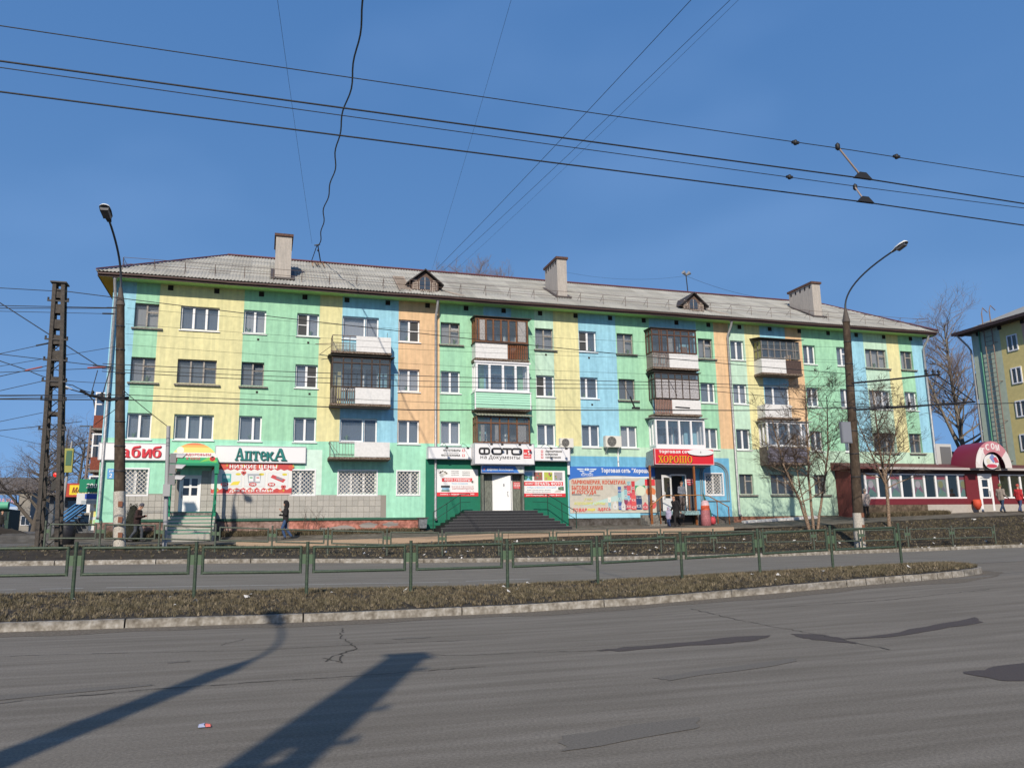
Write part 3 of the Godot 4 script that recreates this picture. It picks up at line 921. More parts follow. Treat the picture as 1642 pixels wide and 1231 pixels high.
func build_balconies(b: Node3D) -> void:
	var D := 0.85
	var wp: Material = mats.whitepanel
	var rw: Material = mats.rustwood
	# first column
	var p := balcony(b, 3.2, 6.3, 11.17, "open balcony with white panel and bare rails")
	panel(p, 4.45, 6.3, 11.24, 12.08, D, wp)
	side_panel(p, 6.28, 11.24, 12.08, D, wp)
	slats("railing", 3.25, 4.44, 11.22, 11.62, D, 0.075, 0.035, mats.paleslat, p)
	var st := sb()
	for y in [11.65, 12.05]: box(st, 3.2, 4.44, y, y + 0.035, D - 0.035, D)
	for x in [3.2, 3.75, 4.1]: box(st, x, x + 0.03, 11.22, 12.05, D - 0.034, D - 0.004)
	box(st, 3.2, 3.23, 12.05, 12.085, 0, D - 0.035)
	box(st, 3.2, 3.23, 11.22, 12.05, 0.01, 0.04)
	bar(st, Vector3(2.35, 11.58, 0.6), Vector3(3.3, 11.62, 0.8), 0.03, 0.03)
	bar(st, Vector3(2.6, 11.1, 0.3), Vector3(3.3, 11.6, 0.75), 0.02, 0.02)
	rod(st, Vector3(6.1, 12.08, D - 0.02), Vector3(6.1, 12.35, D - 0.02), 0.01, 4)
	put("handrail", st, mats.rail, p)
	p = balcony(b, 3.2, 6.3, 8.37, "balcony glazed in old brown wood over a white panel")
	panel(p, 4.45, 6.3, 8.44, 9.28, D, wp)
	side_panel(p, 6.28, 8.44, 9.3, D, wp)
	slats("slat_screen", 3.22, 4.42, 8.44, 9.28, D, 0.115, 0.065, mats.darkslat, p, 0.05)
	side_panel(p, 3.22, 8.44, 9.28, D, mats.darkslat)
	glazing(p, 3.2, 6.3, 9.28, 10.92, D, [3.8, 4.24, 4.76, 5.3, 5.72], mats.brownwood, 0.07, 10.6, glass_old)
	canopy(p, 3.02, 6.5, 11.02, D + 0.12, 0.06, mats.canopy_dark)
	p = balcony(b, 3.2, 6.3, 5.57, "open balcony with a rusty slab edge and blank white panel")
	panel(p, 4.47, 6.3, 5.64, 6.42, D, wp)
	side_panel(p, 6.28, 5.64, 6.42, D, wp)
	slats("railing", 3.25, 4.44, 5.62, 6.38, D, 0.15, 0.014, mats.rail, p)
	st = sb()
	for y in [5.72, 6.4]: box(st, 3.2, 4.46, y, y + 0.03, D - 0.03, D)
	box(st, 3.2, 3.23, 5.62, 6.4, D - 0.03, D - 0.002)
	box(st, 3.2, 3.23, 6.4, 6.43, 0, D - 0.03)
	bar(st, Vector3(3.22, 6.35, D - 0.05), Vector3(3.7, 5.75, D - 0.05), 0.02, 0.02)
	put("handrail", st, mats.rail, p)
	# second column
	p = balcony(b, 11.0, 14.1, 11.17, "balcony glazed in orange brown wood with a rusted slat end")
	panel(p, 11.0, 12.86, 11.24, 12.1, D, wp)
	side_panel(p, 11.02, 11.24, 12.1, D, wp)
	slats("slat_screen", 12.88, 14.08, 11.24, 12.06, D, 0.11, 0.07, rw, p, 0.03)
	glazing(p, 11.0, 14.1, 12.16, 13.55, D, [11.2, 11.62, 12.05, 12.5, 12.95, 13.42], mats.orangewood, 0.09, -1, glass_old, mats.orangeboard)
	panel(p, 11.22, 11.56, 12.27, 13.45, D - 0.02, mats.blind, "blind")
	panel(p, 13.5, 13.96, 12.27, 13.45, D - 0.02, mats.blind, "blind")
	st = sb()
	box(st, 10.95, 14.13, 12.1, 12.16, 0, D + 0.06)
	put("board_sill", st, mats.brownwood, p)
	canopy(p, 10.9, 14.3, 13.62, D + 0.12, 0.02, mats.canopy_dark)
	p = balcony(b, 11.0, 14.1, 8.37, "balcony with white plastic glazing above mint siding")
	var sd := sb()
	for k in 7:
		var y := 8.36 + k * 0.135
		hexa(sd, [Vector3(10.97, y, D - 0.02), Vector3(14.16, y, D - 0.02), Vector3(14.16, y, D + 0.045), Vector3(10.97, y, D + 0.045), Vector3(10.97, y + 0.133, D - 0.02), Vector3(14.16, y + 0.133, D - 0.02), Vector3(14.16, y + 0.133, D + 0.02), Vector3(10.97, y + 0.133, D + 0.02)])
		for s in [10.95, 14.14]: hexa(sd, [Vector3(s, y, 0), Vector3(s + 0.04, y, 0), Vector3(s + 0.04, y, D - 0.021), Vector3(s, y, D - 0.021), Vector3(s + 0.015, y + 0.133, 0), Vector3(s + 0.025, y + 0.133, 0), Vector3(s + 0.025, y + 0.133, D - 0.021), Vector3(s + 0.015, y + 0.133, D - 0.021)])
	put("siding", sd, mat("mint siding", 0.36, 0.66, 0.5, 0.5), p)
	st = sb()
	box(st, 10.93, 10.99, 8.34, 9.31, D - 0.02, D + 0.06)
	box(st, 14.13, 14.19, 8.34, 9.31, D - 0.02, D + 0.06)
	box(st, 10.93, 14.2, 9.31, 9.36, 0, D + 0.1)
	put("corner_trim", st, white, p)
	glazing(p, 11.0, 14.12, 9.36, 10.98, D, [11.8, 12.58, 13.32], white, 0.12, -1, glass)
	panel(p, 10.9, 14.2, 10.98, 11.06, D + 0.06, white, "top_trim")
	p = balcony(b, 11.0, 14.1, 5.57, "balcony glazed in brown wood under a corrugated visor")
	panel(p, 11.0, 14.1, 5.63, 6.5, D, mats.brownwood)
	glazing(p, 11.02, 14.1, 6.5, 7.98, D, [11.85, 12.35, 12.86, 13.35], mats.orangewood, 0.07, 7.6, glass_old)
	panel(p, 11.3, 11.5, 6.55, 7.55, D - 0.1, mats.blind, "blind")
	panel(p, 12.1, 12.3, 6.55, 7.55, D - 0.1, mats.blind, "blind")
	panel(p, 13.4, 13.9, 6.55, 7.55, D - 0.1, mats.blind, "blind")
	st = sb()
	st.set_smooth_group(0)
	for k in 72:
		var xa := 11.0 + k * 0.045; var xb := xa + 0.045
		var wa := sin(k * 1.57) * 0.02; var wb := sin((k + 1) * 1.57) * 0.02
		tri(st, Vector3(xa, 8.2 + wa, 0.5), Vector3(xb, 8.2 + wb, 0.5), Vector3(xb, 7.98 + wb, D + 0.25))
		tri(st, Vector3(xa, 8.2 + wa, 0.5), Vector3(xb, 7.98 + wb, D + 0.25), Vector3(xa, 7.98 + wa, D + 0.25))
	put("visor", st, mat("visor", 0.42, 0.44, 0.34, 0.8, 0, tex.rough, 1), p)
	# third column
	p = balcony(b, 21.9, 24.95, 11.17, "balcony glazed in red brown wood, slats left of a white panel")
	panel(p, 23.0, 24.95, 11.24, 12.08, D, wp)
	slats("slat_screen", 21.9, 23.0, 11.22, 12.1, D, 0.1, 0.062, mats.greyslat, p, 0.04)
	side_panel(p, 21.92, 11.22, 12.1, D, mats.greyslat)
	glazing(p, 21.88, 24.9, 12.12, 13.58, D, [22.4, 22.55, 22.95, 23.42, 23.85, 24.4], mats.redwood, 0.07, 13.22, glass_old)
	panel(p, 22.98, 23.35, 12.2, 13.15, D - 0.15, mats.blind, "blind")
	panel(p, 24.0, 24.35, 12.2, 12.6, D - 0.2, mats.orangeboard, "cardboard_box")
	canopy(p, 21.8, 25.0, 13.62, D + 0.08, 0.02, mats.canopy_dark)
	p = balcony(b, 21.9, 24.95, 8.37, "balcony with glazing blocked by pale patterned boards")
	panel(p, 23.03, 24.95, 8.44, 9.28, D, wp)
	slats("slat_screen", 21.9, 23.02, 8.4, 9.28, D, 0.105, 0.068, mats.redslat, p, 0.04)
	glazing(p, 21.95, 24.92, 9.32, 10.9, D, [22.4, 22.88, 23.32, 23.78, 24.25], mats.brownwood, 0.06, 10.52, glass_old)
	for q in [[22.43, 22.85], [22.91, 23.29], [23.35, 23.75], [23.81, 24.22], [24.28, 24.86], [21.98, 22.37]]:
		panel(p, q[0], q[1], 9.36, 10.48, D - 0.012, mat("patterned board", 0.6, 0.6, 0.66, 0.8, 0, tex.blotch, 0.4), "board")
	canopy(p, 21.8, 25.05, 10.96, D + 0.08, 0.03, mats.canopy_dark)
	p = balcony(b, 21.9, 25.0, 5.57, "white plastic glazed balcony over the red shop sign")
	panel(p, 21.85, 25.1, 5.6, 6.5, D, white)
	side_panel(p, 21.87, 5.6, 6.5, D, white)
	glazing(p, 21.83, 25.12, 6.5, 8.12, D, [22.62, 23.42, 24.2], white, 0.11, -1, glass, mats.frosted)
	canopy(p, 21.6, 25.3, 8.2, D + 0.15, 0.04, mats.canopy_pale)
	# fourth column
	p = balcony(b, 29.4, 32.3, 11.17, "balcony with many small panes under a slanting grey visor")
	panel(p, 29.4, 31.16, 11.22, 12.1, D, wp)
	side_panel(p, 29.42, 11.22, 12.1, D, wp)
	panel(p, 31.18, 32.3, 11.22, 12.08, D, mats.brownboard)
	glazing(p, 29.45, 32.25, 12.15, 13.3, D, [29.95, 30.4, 30.86, 31.32, 31.78, 31.95], mats.greywood, 0.06, 12.72, glass_old, mats.oliveboard)
	canopy(p, 29.2, 32.5, 13.52, D + 0.2, 0.14, mats.canopy_dark)
	p = balcony(b, 29.4, 31.9, 8.37, "open balcony with a plain grey white panel")
	panel(p, 29.4, 31.3, 8.42, 9.22, D, wp)
	side_panel(p, 29.42, 8.42, 9.22, D, wp)
	p = balcony(b, 29.4, 32.4, 5.57, "clear glazed balcony above grey shingle cladding")
	var sg := sb()
	for j in 6:
		for k in 20:
			var x := 29.34 + k * 0.152 + (0.076 if j % 2 else 0.0)
			var y := 5.5 + j * 0.17
			if x + 0.14 > 32.42: continue
			hexa(sg, [Vector3(x, y, D - 0.02), Vector3(x + 0.145, y, D - 0.02), Vector3(x + 0.145, y, D + 0.05), Vector3(x, y, D + 0.05), Vector3(x, y + 0.2, D - 0.02), Vector3(x + 0.145, y + 0.2, D - 0.02), Vector3(x + 0.145, y + 0.2, D + 0.01), Vector3(x, y + 0.2, D + 0.01)])
	put("shingle_cladding", sg, mat("grey shingle", 0.2, 0.19, 0.25, 0.85, 0, tex.rough, 0.6), p).set_meta("kind", "stuff")
	side_panel(p, 29.36, 5.5, 6.6, D, mats.darkslat)
	glazing(p, 29.4, 32.45, 6.62, 8.14, D, [30.2, 31.0, 31.9], white, 0.1, -1, glass)
	canopy(p, 29.2, 32.7, 8.2, D + 0.12, 0.04, mats.canopy_pale)

# ------------------------------------------------------------------ shops and signs
func board(called: String, label: String, cat: String, x0: float, x1: float, y0: float, y1: float, z0: float, z1: float, m: Material, edge: Material = null) -> Node3D:
	var t := thing(called, label, cat, Vector3((x0 + x1) / 2, y0, z0))
	var st := sb()
	box(st, x0, x1, y0, y1, z0, z1)
	put("sign_panel", st, m, t)
	if edge:
		st = sb()
		var e := 0.035
		for q in [[x0 - 0.004, x0 + e, y0, y1], [x1 - e, x1 + 0.004, y0, y1], [x0 + e, x1 - e, y1 - e, y1 + 0.004], [x0 + e, x1 - e, y0 - 0.004, y0 + e]]:
			box(st, q[0], q[1], q[2], q[3], z1 - 0.02, z1 + 0.012)
		put("edge_trim", st, edge, t)
	return t

func spot_arm(t: Node3D, x: float, y: float, z: float, reach: float, skew: float) -> void:
	var st := sb()
	tube(st, [Vector3(x, y, z - 0.1), Vector3(x + skew * 0.3, y + 0.16, z + reach * 0.4), Vector3(x + skew, y - 0.1, z + reach)], [0.012], 5)
	box(st, x + skew - 0.06, x + skew + 0.06, y - 0.2, y - 0.1, z + reach - 0.05, z + reach + 0.06)
	put("floodlight", st, mats.darkmetal, t)

func build_shops() -> void:
	var red := paint(0.62, 0.03, 0.05)
	var green := paint(0.0, 0.13, 0.1)
	var wht := paint(0.8, 0.8, 0.8, 0.5)
	var black := paint(0.02, 0.02, 0.025)
	var blue := paint(0.05, 0.2, 0.6)
	var signw: Material = mat("sign white", 0.76, 0.76, 0.78, 0.5, 0)
	var alu: Material = mat("aluminium", 0.45, 0.45, 0.47, 0.4, 0.5)
	# far left white sign
	var t := board("shop_sign", "white sign board with red letters behind the left lamp post", "sign", -7.68, -4.6, 5.4, 6.24, 0.02, 0.14, signw, alu)
	for dz in [[0.0, 0.17, red], [0.03, 0.155, paint(0.25, 0.02, 0.04)]]:
		text(t, "аб", -6.24 + dz[0], 5.83 - dz[0], dz[1], 0.86, 0.58, dz[2], "Droid Serif", 700)
		text(t, "и", -5.52 + dz[0], 5.75 - dz[0], dz[1], 0.42, 0.42, dz[2], "Droid Sans", 700)
		text(t, "б", -5.07 + dz[0], 5.83 - dz[0], dz[1], 0.4, 0.58, dz[2], "Droid Serif", 700)
	t = board("street_plate", "small blue street name plate beside the left downpipe", "sign", -7.23, -6.9, 4.5, 4.99, 0.005, 0.03, paint(0.1, 0.32, 0.62, 0.4))
	text(t, "ул", -7.07, 4.86, 0.033, 0.2, 0.1, wht)
	text(t, "2", -7.07, 4.66, 0.033, 0.12, 0.2, wht)
	# pharmacy porch
	t = thing("pharmacy_porch", "green pharmacy entrance porch with arched painted front and concrete steps", "porch", Vector3(-3.3, 1.6, 1.0))
	var st := sb()
	box(st, -4.3, -2.15, 1.4, 2.83, 0.05, 1.1)
	put("platform", st, concrete, t)
	st = sb()
	box(st, -4.32, -2.13, 2.832, 2.87, 0.05, 1.13)
	put("platform_edge", st, green, t)
	for k in 6:
		var y := 2.83 - (k + 1) * 0.165
		st = sb()
		box(st, -4.28, -2.15, 1.3, y, 1.1 + k * 0.27, 1.1 + (k + 1) * 0.27)
		put("step", st, mat("step pale", 0.45, 0.43, 0.38, 0.9, 0, tex.plaster, 1), t)
		st = sb()
		box(st, -4.285, -2.145, y - 0.035, y + 0.006, 1.1 + (k + 1) * 0.27 - 0.03, 1.1 + (k + 1) * 0.27 + 0.008)
		put("nosing", st, mat("nosing green", 0.01, 0.2, 0.12, 0.6), t)
	var pg := mat("porch green", 0.0, 0.22, 0.11, 0.5)
	for x in [-4.33, -2.28]:
		st = sb()
		box(st, x, x + 0.13, 1.6, 5.2, 1.0, 1.13)
		put("post", st, pg, t)
	for x in [-4.27, -2.22]:
		st = sb()
		rod(st, Vector3(x, 3.7, 1.1), Vector3(x, 2.6, 2.8), 0.025, 6)
		rod(st, Vector3(x, 3.2, 1.1), Vector3(x, 2.2, 2.8), 0.02, 6)
		rod(st, Vector3(x, 1.5, 2.8), Vector3(x, 2.62, 2.8), 0.025, 6)
		put("handrail", st, pg, t)
	st = sb()
	box(st, -4.42, -2.1, 5.08, 5.2, 0.0, 1.2)
	for x in [-4.42, -2.3]: box(st, x, x + 0.2, 4.7, 5.08, 0.95, 1.2)
	put("canopy_beam", st, pg, t)
	st = sb()   # arched awning: half cylinder
	st.set_smooth_group(0)
	var n := 20
	for k in n:
		var a := PI * k / n; var e := PI * (k + 1) / n
		var pa := Vector3(-3.26 - cos(a) * 1.1, 5.2 + sin(a) * 0.98, 0); var pe := Vector3(-3.26 - cos(e) * 1.1, 5.2 + sin(e) * 0.98, 0)
		var zz := Vector3(0, 0, 1.16)
		tri(st, pa, pe, pe + zz); tri(st, pa, pe + zz, pa + zz)
	put("awning_vault", st, mat("awning", 0.1, 0.45, 0.25, 0.6), t)
	st = sb()
	var bands := [[0.0, 0.28, Color(0.03, 0.4, 0.16)], [0.28, 0.52, Color(0.8, 0.8, 0.76)], [0.52, 0.78, Color(0.86, 0.7, 0.2)], [0.78, 0.9, Color(0.85, 0.45, 0.12)], [0.9, 0.995, Color(0.8, 0.2, 0.1)]]
	for q in bands:
		var pts := []
		for k in 9:
			var hh := lerpf(q[0], q[1], k / 8.0)
			pts.append(Vector2(-3.26 - sqrt(maxf(0, 1 - hh * hh)) * 1.1, 5.2 + hh * 0.98))
		for k in 9:
			var hh := lerpf(q[1], q[0], k / 8.0)
			pts.append(Vector2(-3.26 + sqrt(maxf(0, 1 - hh * hh)) * 1.1, 5.2 + hh * 0.98))
		poly(st, pts, 1.165, q[2])
	disc(st, -3.9, 5.82, 1.172, 0.17, 0.17, Color(0.9, 0.88, 0.7))
	disc(st, -2.42, 5.42, 1.172, 0.13, 0.12, Color(0.6, 0.03, 0.03))
	disc(st, -2.42, 5.5, 1.176, 0.06, 0.05, Color(0.03, 0.03, 0.03))
	for q in [[-2.47, 5.41], [-2.37, 5.4], [-2.42, 5.36]]: disc(st, q[0], q[1], 1.176, 0.022, 0.022, Color(0.03, 0.03, 0.03), 0, TAU, 8)
	disc(st, -4.22, 5.3, 1.172, 0.07, 0.06, Color(0.6, 0.03, 0.03))
	poly(st, [Vector2(-3.0, 5.24), Vector2(-2.6, 5.5), Vector2(-2.2, 5.32), Vector2(-2.25, 5.23), Vector2(-2.6, 5.32)], 1.17, Color(0.2, 0.55, 0.1))
	put("awning_print", st, vcol("print", 0.6), t)
	text(t, "ЗА ЗДОРОВЬЕМ", -3.22, 5.6, 1.18, 1.45, 0.13, mat("awning pink", 0.6, 0.16, 0.2), "Droid Sans", 700)
	text(t, "К НАМ", -3.3, 5.42, 1.18, 0.62, 0.12, mat("awning pink", 0.6, 0.16, 0.2), "Droid Sans", 700)
	t = thing("pharmacy_door", "white glazed door at the top of the pharmacy steps", "door", Vector3(-3.45, 2.86, -0.1))
	st = sb()
	box(st, -3.95, -3.88, 2.86, 4.7, -0.14, 0.03)
	box(st, -3.02, -2.95, 2.86, 4.7, -0.14, 0.03)
	box(st, -3.88, -3.02, 4.63, 4.7, -0.14, 0.03)
	put("door_frame", st, wht, t)
	st = sb()
	box(st, -3.88, -3.02, 2.87, 3.62, -0.09, -0.03)
	for x in [[-3.88, -3.78], [-3.5, -3.4], [-3.12, -3.02]]: box(st, x[0], x[1], 3.62, 4.63, -0.09, -0.03)
	for y in [[3.62, 3.7], [4.08, 4.16], [4.53, 4.63]]: box(st, -3.78, -3.12, y[0], y[1], -0.088, -0.032)
	box(st, -3.74, -3.5, 2.97, 3.52, -0.03, -0.02)
	box(st, -3.4, -3.16, 2.97, 3.52, -0.03, -0.02)
	put("door_leaf", st, wht, t)
	for q in [[-3.78, -3.5, 3.7, 4.08], [-3.4, -3.12, 3.7, 4.08], [-3.78, -3.5, 4.16, 4.53], [-3.4, -3.12, 4.16, 4.53]]:
		pane_box("pane", q[0], q[1], q[2], q[3], -0.06, mats.darkpane, t)
	st = sb()
	tube(st, [Vector3(-3.82, 3.9, -0.03), Vector3(-3.82, 3.9, 0.04), Vector3(-3.82, 3.6, 0.04), Vector3(-3.82, 3.6, -0.03)], [0.018], 6)
	put("door_handle", st, alu, t)
	# pharmacy signs
	t = board("pharmacy_sign", "long white sign board with green pharmacy lettering", "sign", -2.37, 2.07, 5.33, 6.19, 0.02, 0.14, signw, alu)
	var sea := mat("sea green", 0.0, 0.17, 0.16, 0.5)
	for dz in [[0.0, 0.18, sea], [0.04, 0.16, paint(0.02, 0.07, 0.07)]]:
		text(t, "Апте", -0.67 + dz[0], 5.77 - dz[0], dz[1], 1.5, 0.62, dz[2], "Droid Serif", 700)
		text(t, "к", 0.28 + dz[0], 5.685 - dz[0], dz[1], 0.36, 0.44, dz[2], "Droid Sans", 700)
		text(t, "А", 0.78 + dz[0], 5.77 - dz[0], dz[1], 0.66, 0.62, dz[2], "Droid Serif", 700)
	t = board("price_banner", "red and white pharmacy banner with three offers under the white sign", "banner", -2.48, 1.41, 3.73, 5.32, 0.015, 0.05, paint(0.74, 0.74, 0.72, 0.6))
	st = sb()
	var R := Color(0.52, 0.06, 0.06)
	var pts := [Vector2(-2.48, 5.32), Vector2(1.41, 5.32), Vector2(1.41, 4.95)]
	for k in 24: pts.append(Vector2(1.41 - 3.89 * (k + 0.5) / 24.0, 4.97 + (0.06 if k % 2 else -0.02) * rng.randf_range(0.5, 1.4)))
	pts.append(Vector2(-2.48, 4.9))
	poly(st, pts, 0.054, R)
	pts = [Vector2(-2.48, 3.8), Vector2(-2.48, 4.05)]
	for k in 24: pts.append(Vector2(-2.48 + 3.89 * (k + 0.5) / 24.0, 4.02 + (0.06 if k % 2 else -0.03) * rng.randf_range(0.5, 1.6)))
	pts.append(Vector2(1.41, 4.07)); pts.append(Vector2(1.41, 3.8))
	poly(st, pts, 0.054, R)
	for k in 10:
		var x := -2.3 + k * 0.4 + rng.randf() * 0.1
		disc(st, x, 5.15 if k % 2 else 3.9, 0.057, 0.16, 0.1, Color(0.62, 0.1, 0.06), 0, TAU, 9)
		disc(st, x + 0.1, 5.2 if k % 2 else 3.95, 0.059, 0.04, 0.06, Color(0.5, 0.4, 0.05), 0, TAU, 7)
	for k in 3:
		var x := -2.05 + k * 1.13
		rect(st, x, x + 1.02, 4.13, 4.86, 0.055, Color(0.6, 0.62, 0.62))
		rect(st, x + 0.02, x + 1.0, 4.15, 4.84, 0.058, Color(0.7, 0.72, 0.72))
		disc(st, x + 0.83, 4.76, 0.061, 0.13, 0.06, Color(0.65, 0.55, 0.05))
		disc(st, x + (0.2 if k != 1 else 0.42), 4.25, 0.064, 0.19, 0.1, R)
	rect(st, -1.98, -1.55, 4.35, 4.78, 0.061, Color(0.1, 0.42, 0.4)); rect(st, -1.92, -1.62, 4.55, 4.7, 0.063, Color(0.55, 0.7, 0.68))
	poly(st, [Vector2(-1.6, 4.2), Vector2(-1.2, 4.22), Vector2(-1.1, 4.42), Vector2(-1.45, 4.38)], 0.061, Color(0.75, 0.62, 0.08))
	poly(st, [Vector2(-0.72, 4.32), Vector2(-0.15, 4.32), Vector2(-0.1, 4.78), Vector2(-0.78, 4.78)], 0.061, Color(0.35, 0.38, 0.42))
	rect(st, -0.7, -0.48, 4.4, 4.68, 0.063, Color(0.75, 0.78, 0.78)); rect(st, -0.38, -0.16, 4.4, 4.68, 0.063, Color(0.75, 0.78, 0.78))
	rect(st, -0.66, -0.52, 4.56, 4.62, 0.065, Color(0.1, 0.4, 0.15)); rect(st, -0.34, -0.2, 4.56, 4.62, 0.065, Color(0.6, 0.1, 0.1))
	poly(st, [Vector2(0.35, 4.6), Vector2(0.45, 4.75), Vector2(1.1, 4.5), Vector2(0.98, 4.34)], 0.061, Color(0.55, 0.06, 0.07))
	poly(st, [Vector2(0.6, 4.57), Vector2(0.66, 4.66), Vector2(0.98, 4.53), Vector2(0.92, 4.45)], 0.063, Color(0.25, 0.22, 0.25))
	for q in [[-0.96, 4.84], [1.0, 4.14]]:
		disc(st, q[0] - 0.05, q[1], 0.067, 0.075, 0.08, Color(0.6, 0.1, 0.1)); disc(st, q[0] + 0.05, q[1], 0.067, 0.075, 0.08, Color(0.6, 0.1, 0.1))
		poly(st, [Vector2(q[0] - 0.11, q[1] - 0.03), Vector2(q[0] + 0.11, q[1] - 0.03), Vector2(q[0], q[1] - 0.15)], 0.067, Color(0.6, 0.1, 0.1))
	rect(st, -2.48, 1.41, 3.745, 3.765, 0.056, R)
	put("banner_print", st, vcol("print", 0.6), t)
	text(t, "НИЗКИЕ ЦЕНЫ", -0.5, 5.12, 0.062, 2.3, 0.23, wht)
	text(t, "ДЛЯ ВСЕЙ СЕМЬИ", -0.55, 3.93, 0.062, 2.1, 0.19, wht)
	for q in [["979", -1.85], ["199", -0.5], ["99", 0.41]]: text(t, q[0], q[1], 4.25, 0.07, 0.24, 0.11, wht)
	# photo shop front
	var fr := thing("photo_shop_front", "green clad photo shop front with a grey panelled doorway", "shop front", Vector3(12.45, 1.8, 0.1))
	var gm := mat("shop green", 0.0, 0.16, 0.09, 0.6, 0, tex.plaster, 3)
	for q in [[8.38, 11.4, 1.7, 5.65], [13.8, 16.53, 1.7, 5.65], [11.4, 13.8, 4.86, 5.65]]:
		st = sb()
		box(st, q[0], q[1], q[2], q[3], 0.0, 0.12)
		put("cladding", st, gm, fr)
	var gp := mat("grey green panel", 0.26, 0.28, 0.24, 0.8, 0, tex.wood, 1.2)
	for q in [[11.42, 12.08], [13.27, 13.78]]:
		st = sb()
		box(st, q[0], q[1], 2.8, 4.86, 0.0, 0.09)
		put("door_surround", st, gp, fr)
	st = sb()
	box(st, 11.4, 11.5, 2.8, 4.9, 0.12, 0.5)
	box(st, 13.7, 13.8, 2.8, 4.9, 0.12, 0.5)
	box(st, 11.4, 13.8, 4.82, 4.9, 0.0, 0.5)
	put("portal", st, gp, fr)
	st = sb()
	box(st, 16.53, 16.66, 4.85, 5.6, 0.0, 0.2)
	put("corner_strip", st, wht, fr)
	t = thing("shop_door", "white metal door ajar in the photo shop doorway", "door", Vector3(12.6, 2.83, 0))
	st = sb()
	box(st, 12.1, 12.18, 2.83, 4.83, -0.1, 0.1)
	box(st, 13.17, 13.25, 2.83, 4.83, -0.1, 0.1)
	box(st, 12.18, 13.17, 4.75, 4.83, -0.1, 0.1)
	put("door_frame", st, wht, t)
	st = sb()
	var hinge := Vector3(12.19, 0, 0.06)
	var da := 0.42
	var dx := Vector3(cos(da), 0, sin(da)); var dz := Vector3(-sin(da), 0, cos(da)) * 0.05
	var lo := Vector3(0, 2.85, 0); var hi := Vector3(0, 4.74, 0)
	hexa(st, [hinge + lo, hinge + dx * 0.95 + lo, hinge + dx * 0.95 + dz + lo, hinge + dz + lo, hinge + hi, hinge + dx * 0.95 + hi, hinge + dx * 0.95 + dz + hi, hinge + dz + hi])
	put("door_leaf", st, wht, t)
	st = sb()
	var hp := hinge + dx * 0.8 + dz + Vector3(0, 3.65, 0)
	tube(st, [hp, hp + dz * 1.6, hp + dz * 1.6 + dx * -0.03 + Vector3(0, 0.22, 0), hp + Vector3(0, 0.22, 0)], [0.018], 6)
	box(st, hp.x - 0.25, hp.x - 0.19, 4.2, 4.32, hp.z - 0.11, hp.z - 0.04)
	put("door_handle", st, alu, t)
	t = board("shop_sign", "left white photo shop sign with small black lettering and red crosses", "sign", 8.4, 10.85, 5.62, 6.28, 0.02, 0.5, signw, alu)
	text(t, "ФОТОТОВАРЫ", 9.72, 6.09, 0.505, 0.95, 0.11, black, "Droid Sans", 700)
	text(t, "пленки, рамки, альбомы", 9.7, 5.96, 0.505, 0.8, 0.06, paint(0.35, 0.35, 0.37))
	text(t, "ФОТОТЕХНИКА", 9.66, 5.82, 0.505, 1.05, 0.11, black, "Droid Sans", 700)
	st = sb()
	for y in [6.09, 5.82]:
		rect(st, 10.3, 10.44, y - 0.07, y + 0.07, 0.504, Color(0.6, 0.03, 0.04))
		rect(st, 10.35, 10.39, y - 0.05, y + 0.05, 0.507, Color(0.8, 0.8, 0.8)); rect(st, 10.32, 10.42, y - 0.02, y + 0.02, 0.508, Color(0.8, 0.8, 0.8))
	put("red_cross", st, vcol("print", 0.6), t)
	spot_arm(t, 9.2, 6.3, 0.45, 0.75, 0.1); spot_arm(t, 10.2, 6.3, 0.45, 0.75, 0.25)
	t = board("shop_sign", "large central white photo sign standing proud above the shop door", "sign", 10.86, 14.3, 5.32, 6.47, 0.03, 0.95, signw, alu)
	var zf := 0.955
	st = sb()   # rounded block letters
	var lw := 0.1
	for q in [[11.16, 11.7], [11.88, 12.42], [13.0, 13.54]]:
		var rr := []
		for k in 24:
			var a := TAU * k / 24
			var cx: float = (q[0] + q[1]) / 2
			var sx := signf(cos(a)) * pow(absf(cos(a)), 0.4); var sy := signf(sin(a)) * pow(absf(sin(a)), 0.4)
			rr.append(Vector2(cx + sx * (q[1] - q[0]) / 2, 6.03 + sy * 0.15))
		for k in 24:
			bar(st, Vector3(rr[k].x, rr[k].y, zf), Vector3(rr[(k + 1) % 24].x, rr[(k + 1) % 24].y, zf), lw, 0.03, Vector3.BACK)
	bar(st, Vector3(11.43, 5.83, zf), Vector3(11.43, 6.18, zf), lw, 0.032, Vector3.BACK)
	bar(st, Vector3(12.46, 6.17, zf), Vector3(12.98, 6.17, zf), lw, 0.032, Vector3.BACK)
	bar(st, Vector3(12.72, 5.88, zf), Vector3(12.72, 6.17, zf), lw, 0.034, Vector3.BACK)
	put("lettering", st, black, t)
	text(t, "на Документы", 12.33, 5.68, zf, 2.25, 0.27, black, "Droid Sans", 400)
	st = sb()
	rect(st, 13.66, 14.12, 5.66, 6.16, zf, Color(0.66, 0.04, 0.05))
	put("red_square", st, vcol("print", 0.6), t)
	text(t, "за", 13.76, 5.93, zf + 0.006, 0.16, 0.11, wht)
	text(t, "5", 13.99, 5.98, zf + 0.006, 0.16, 0.24, wht)
	text(t, "минут", 13.89, 5.74, zf + 0.006, 0.36, 0.09, wht)
	for q in [11.4, 12.0, 13.0, 13.6]: spot_arm(t, q, 6.5, 0.9, 0.55, 0.3)
	t = board("shop_sign", "right white photo shop sign listing services beside small red crosses", "sign", 14.32, 16.6, 5.58, 6.34, 0.02, 0.5, signw, alu)
	var ys := [6.12, 5.95, 5.78]
	var words := ["ЛАМИНИРОВАНИЕ", "КСЕРОКОПИИ", "СКАНИРОВАНИЕ"]
	st = sb()
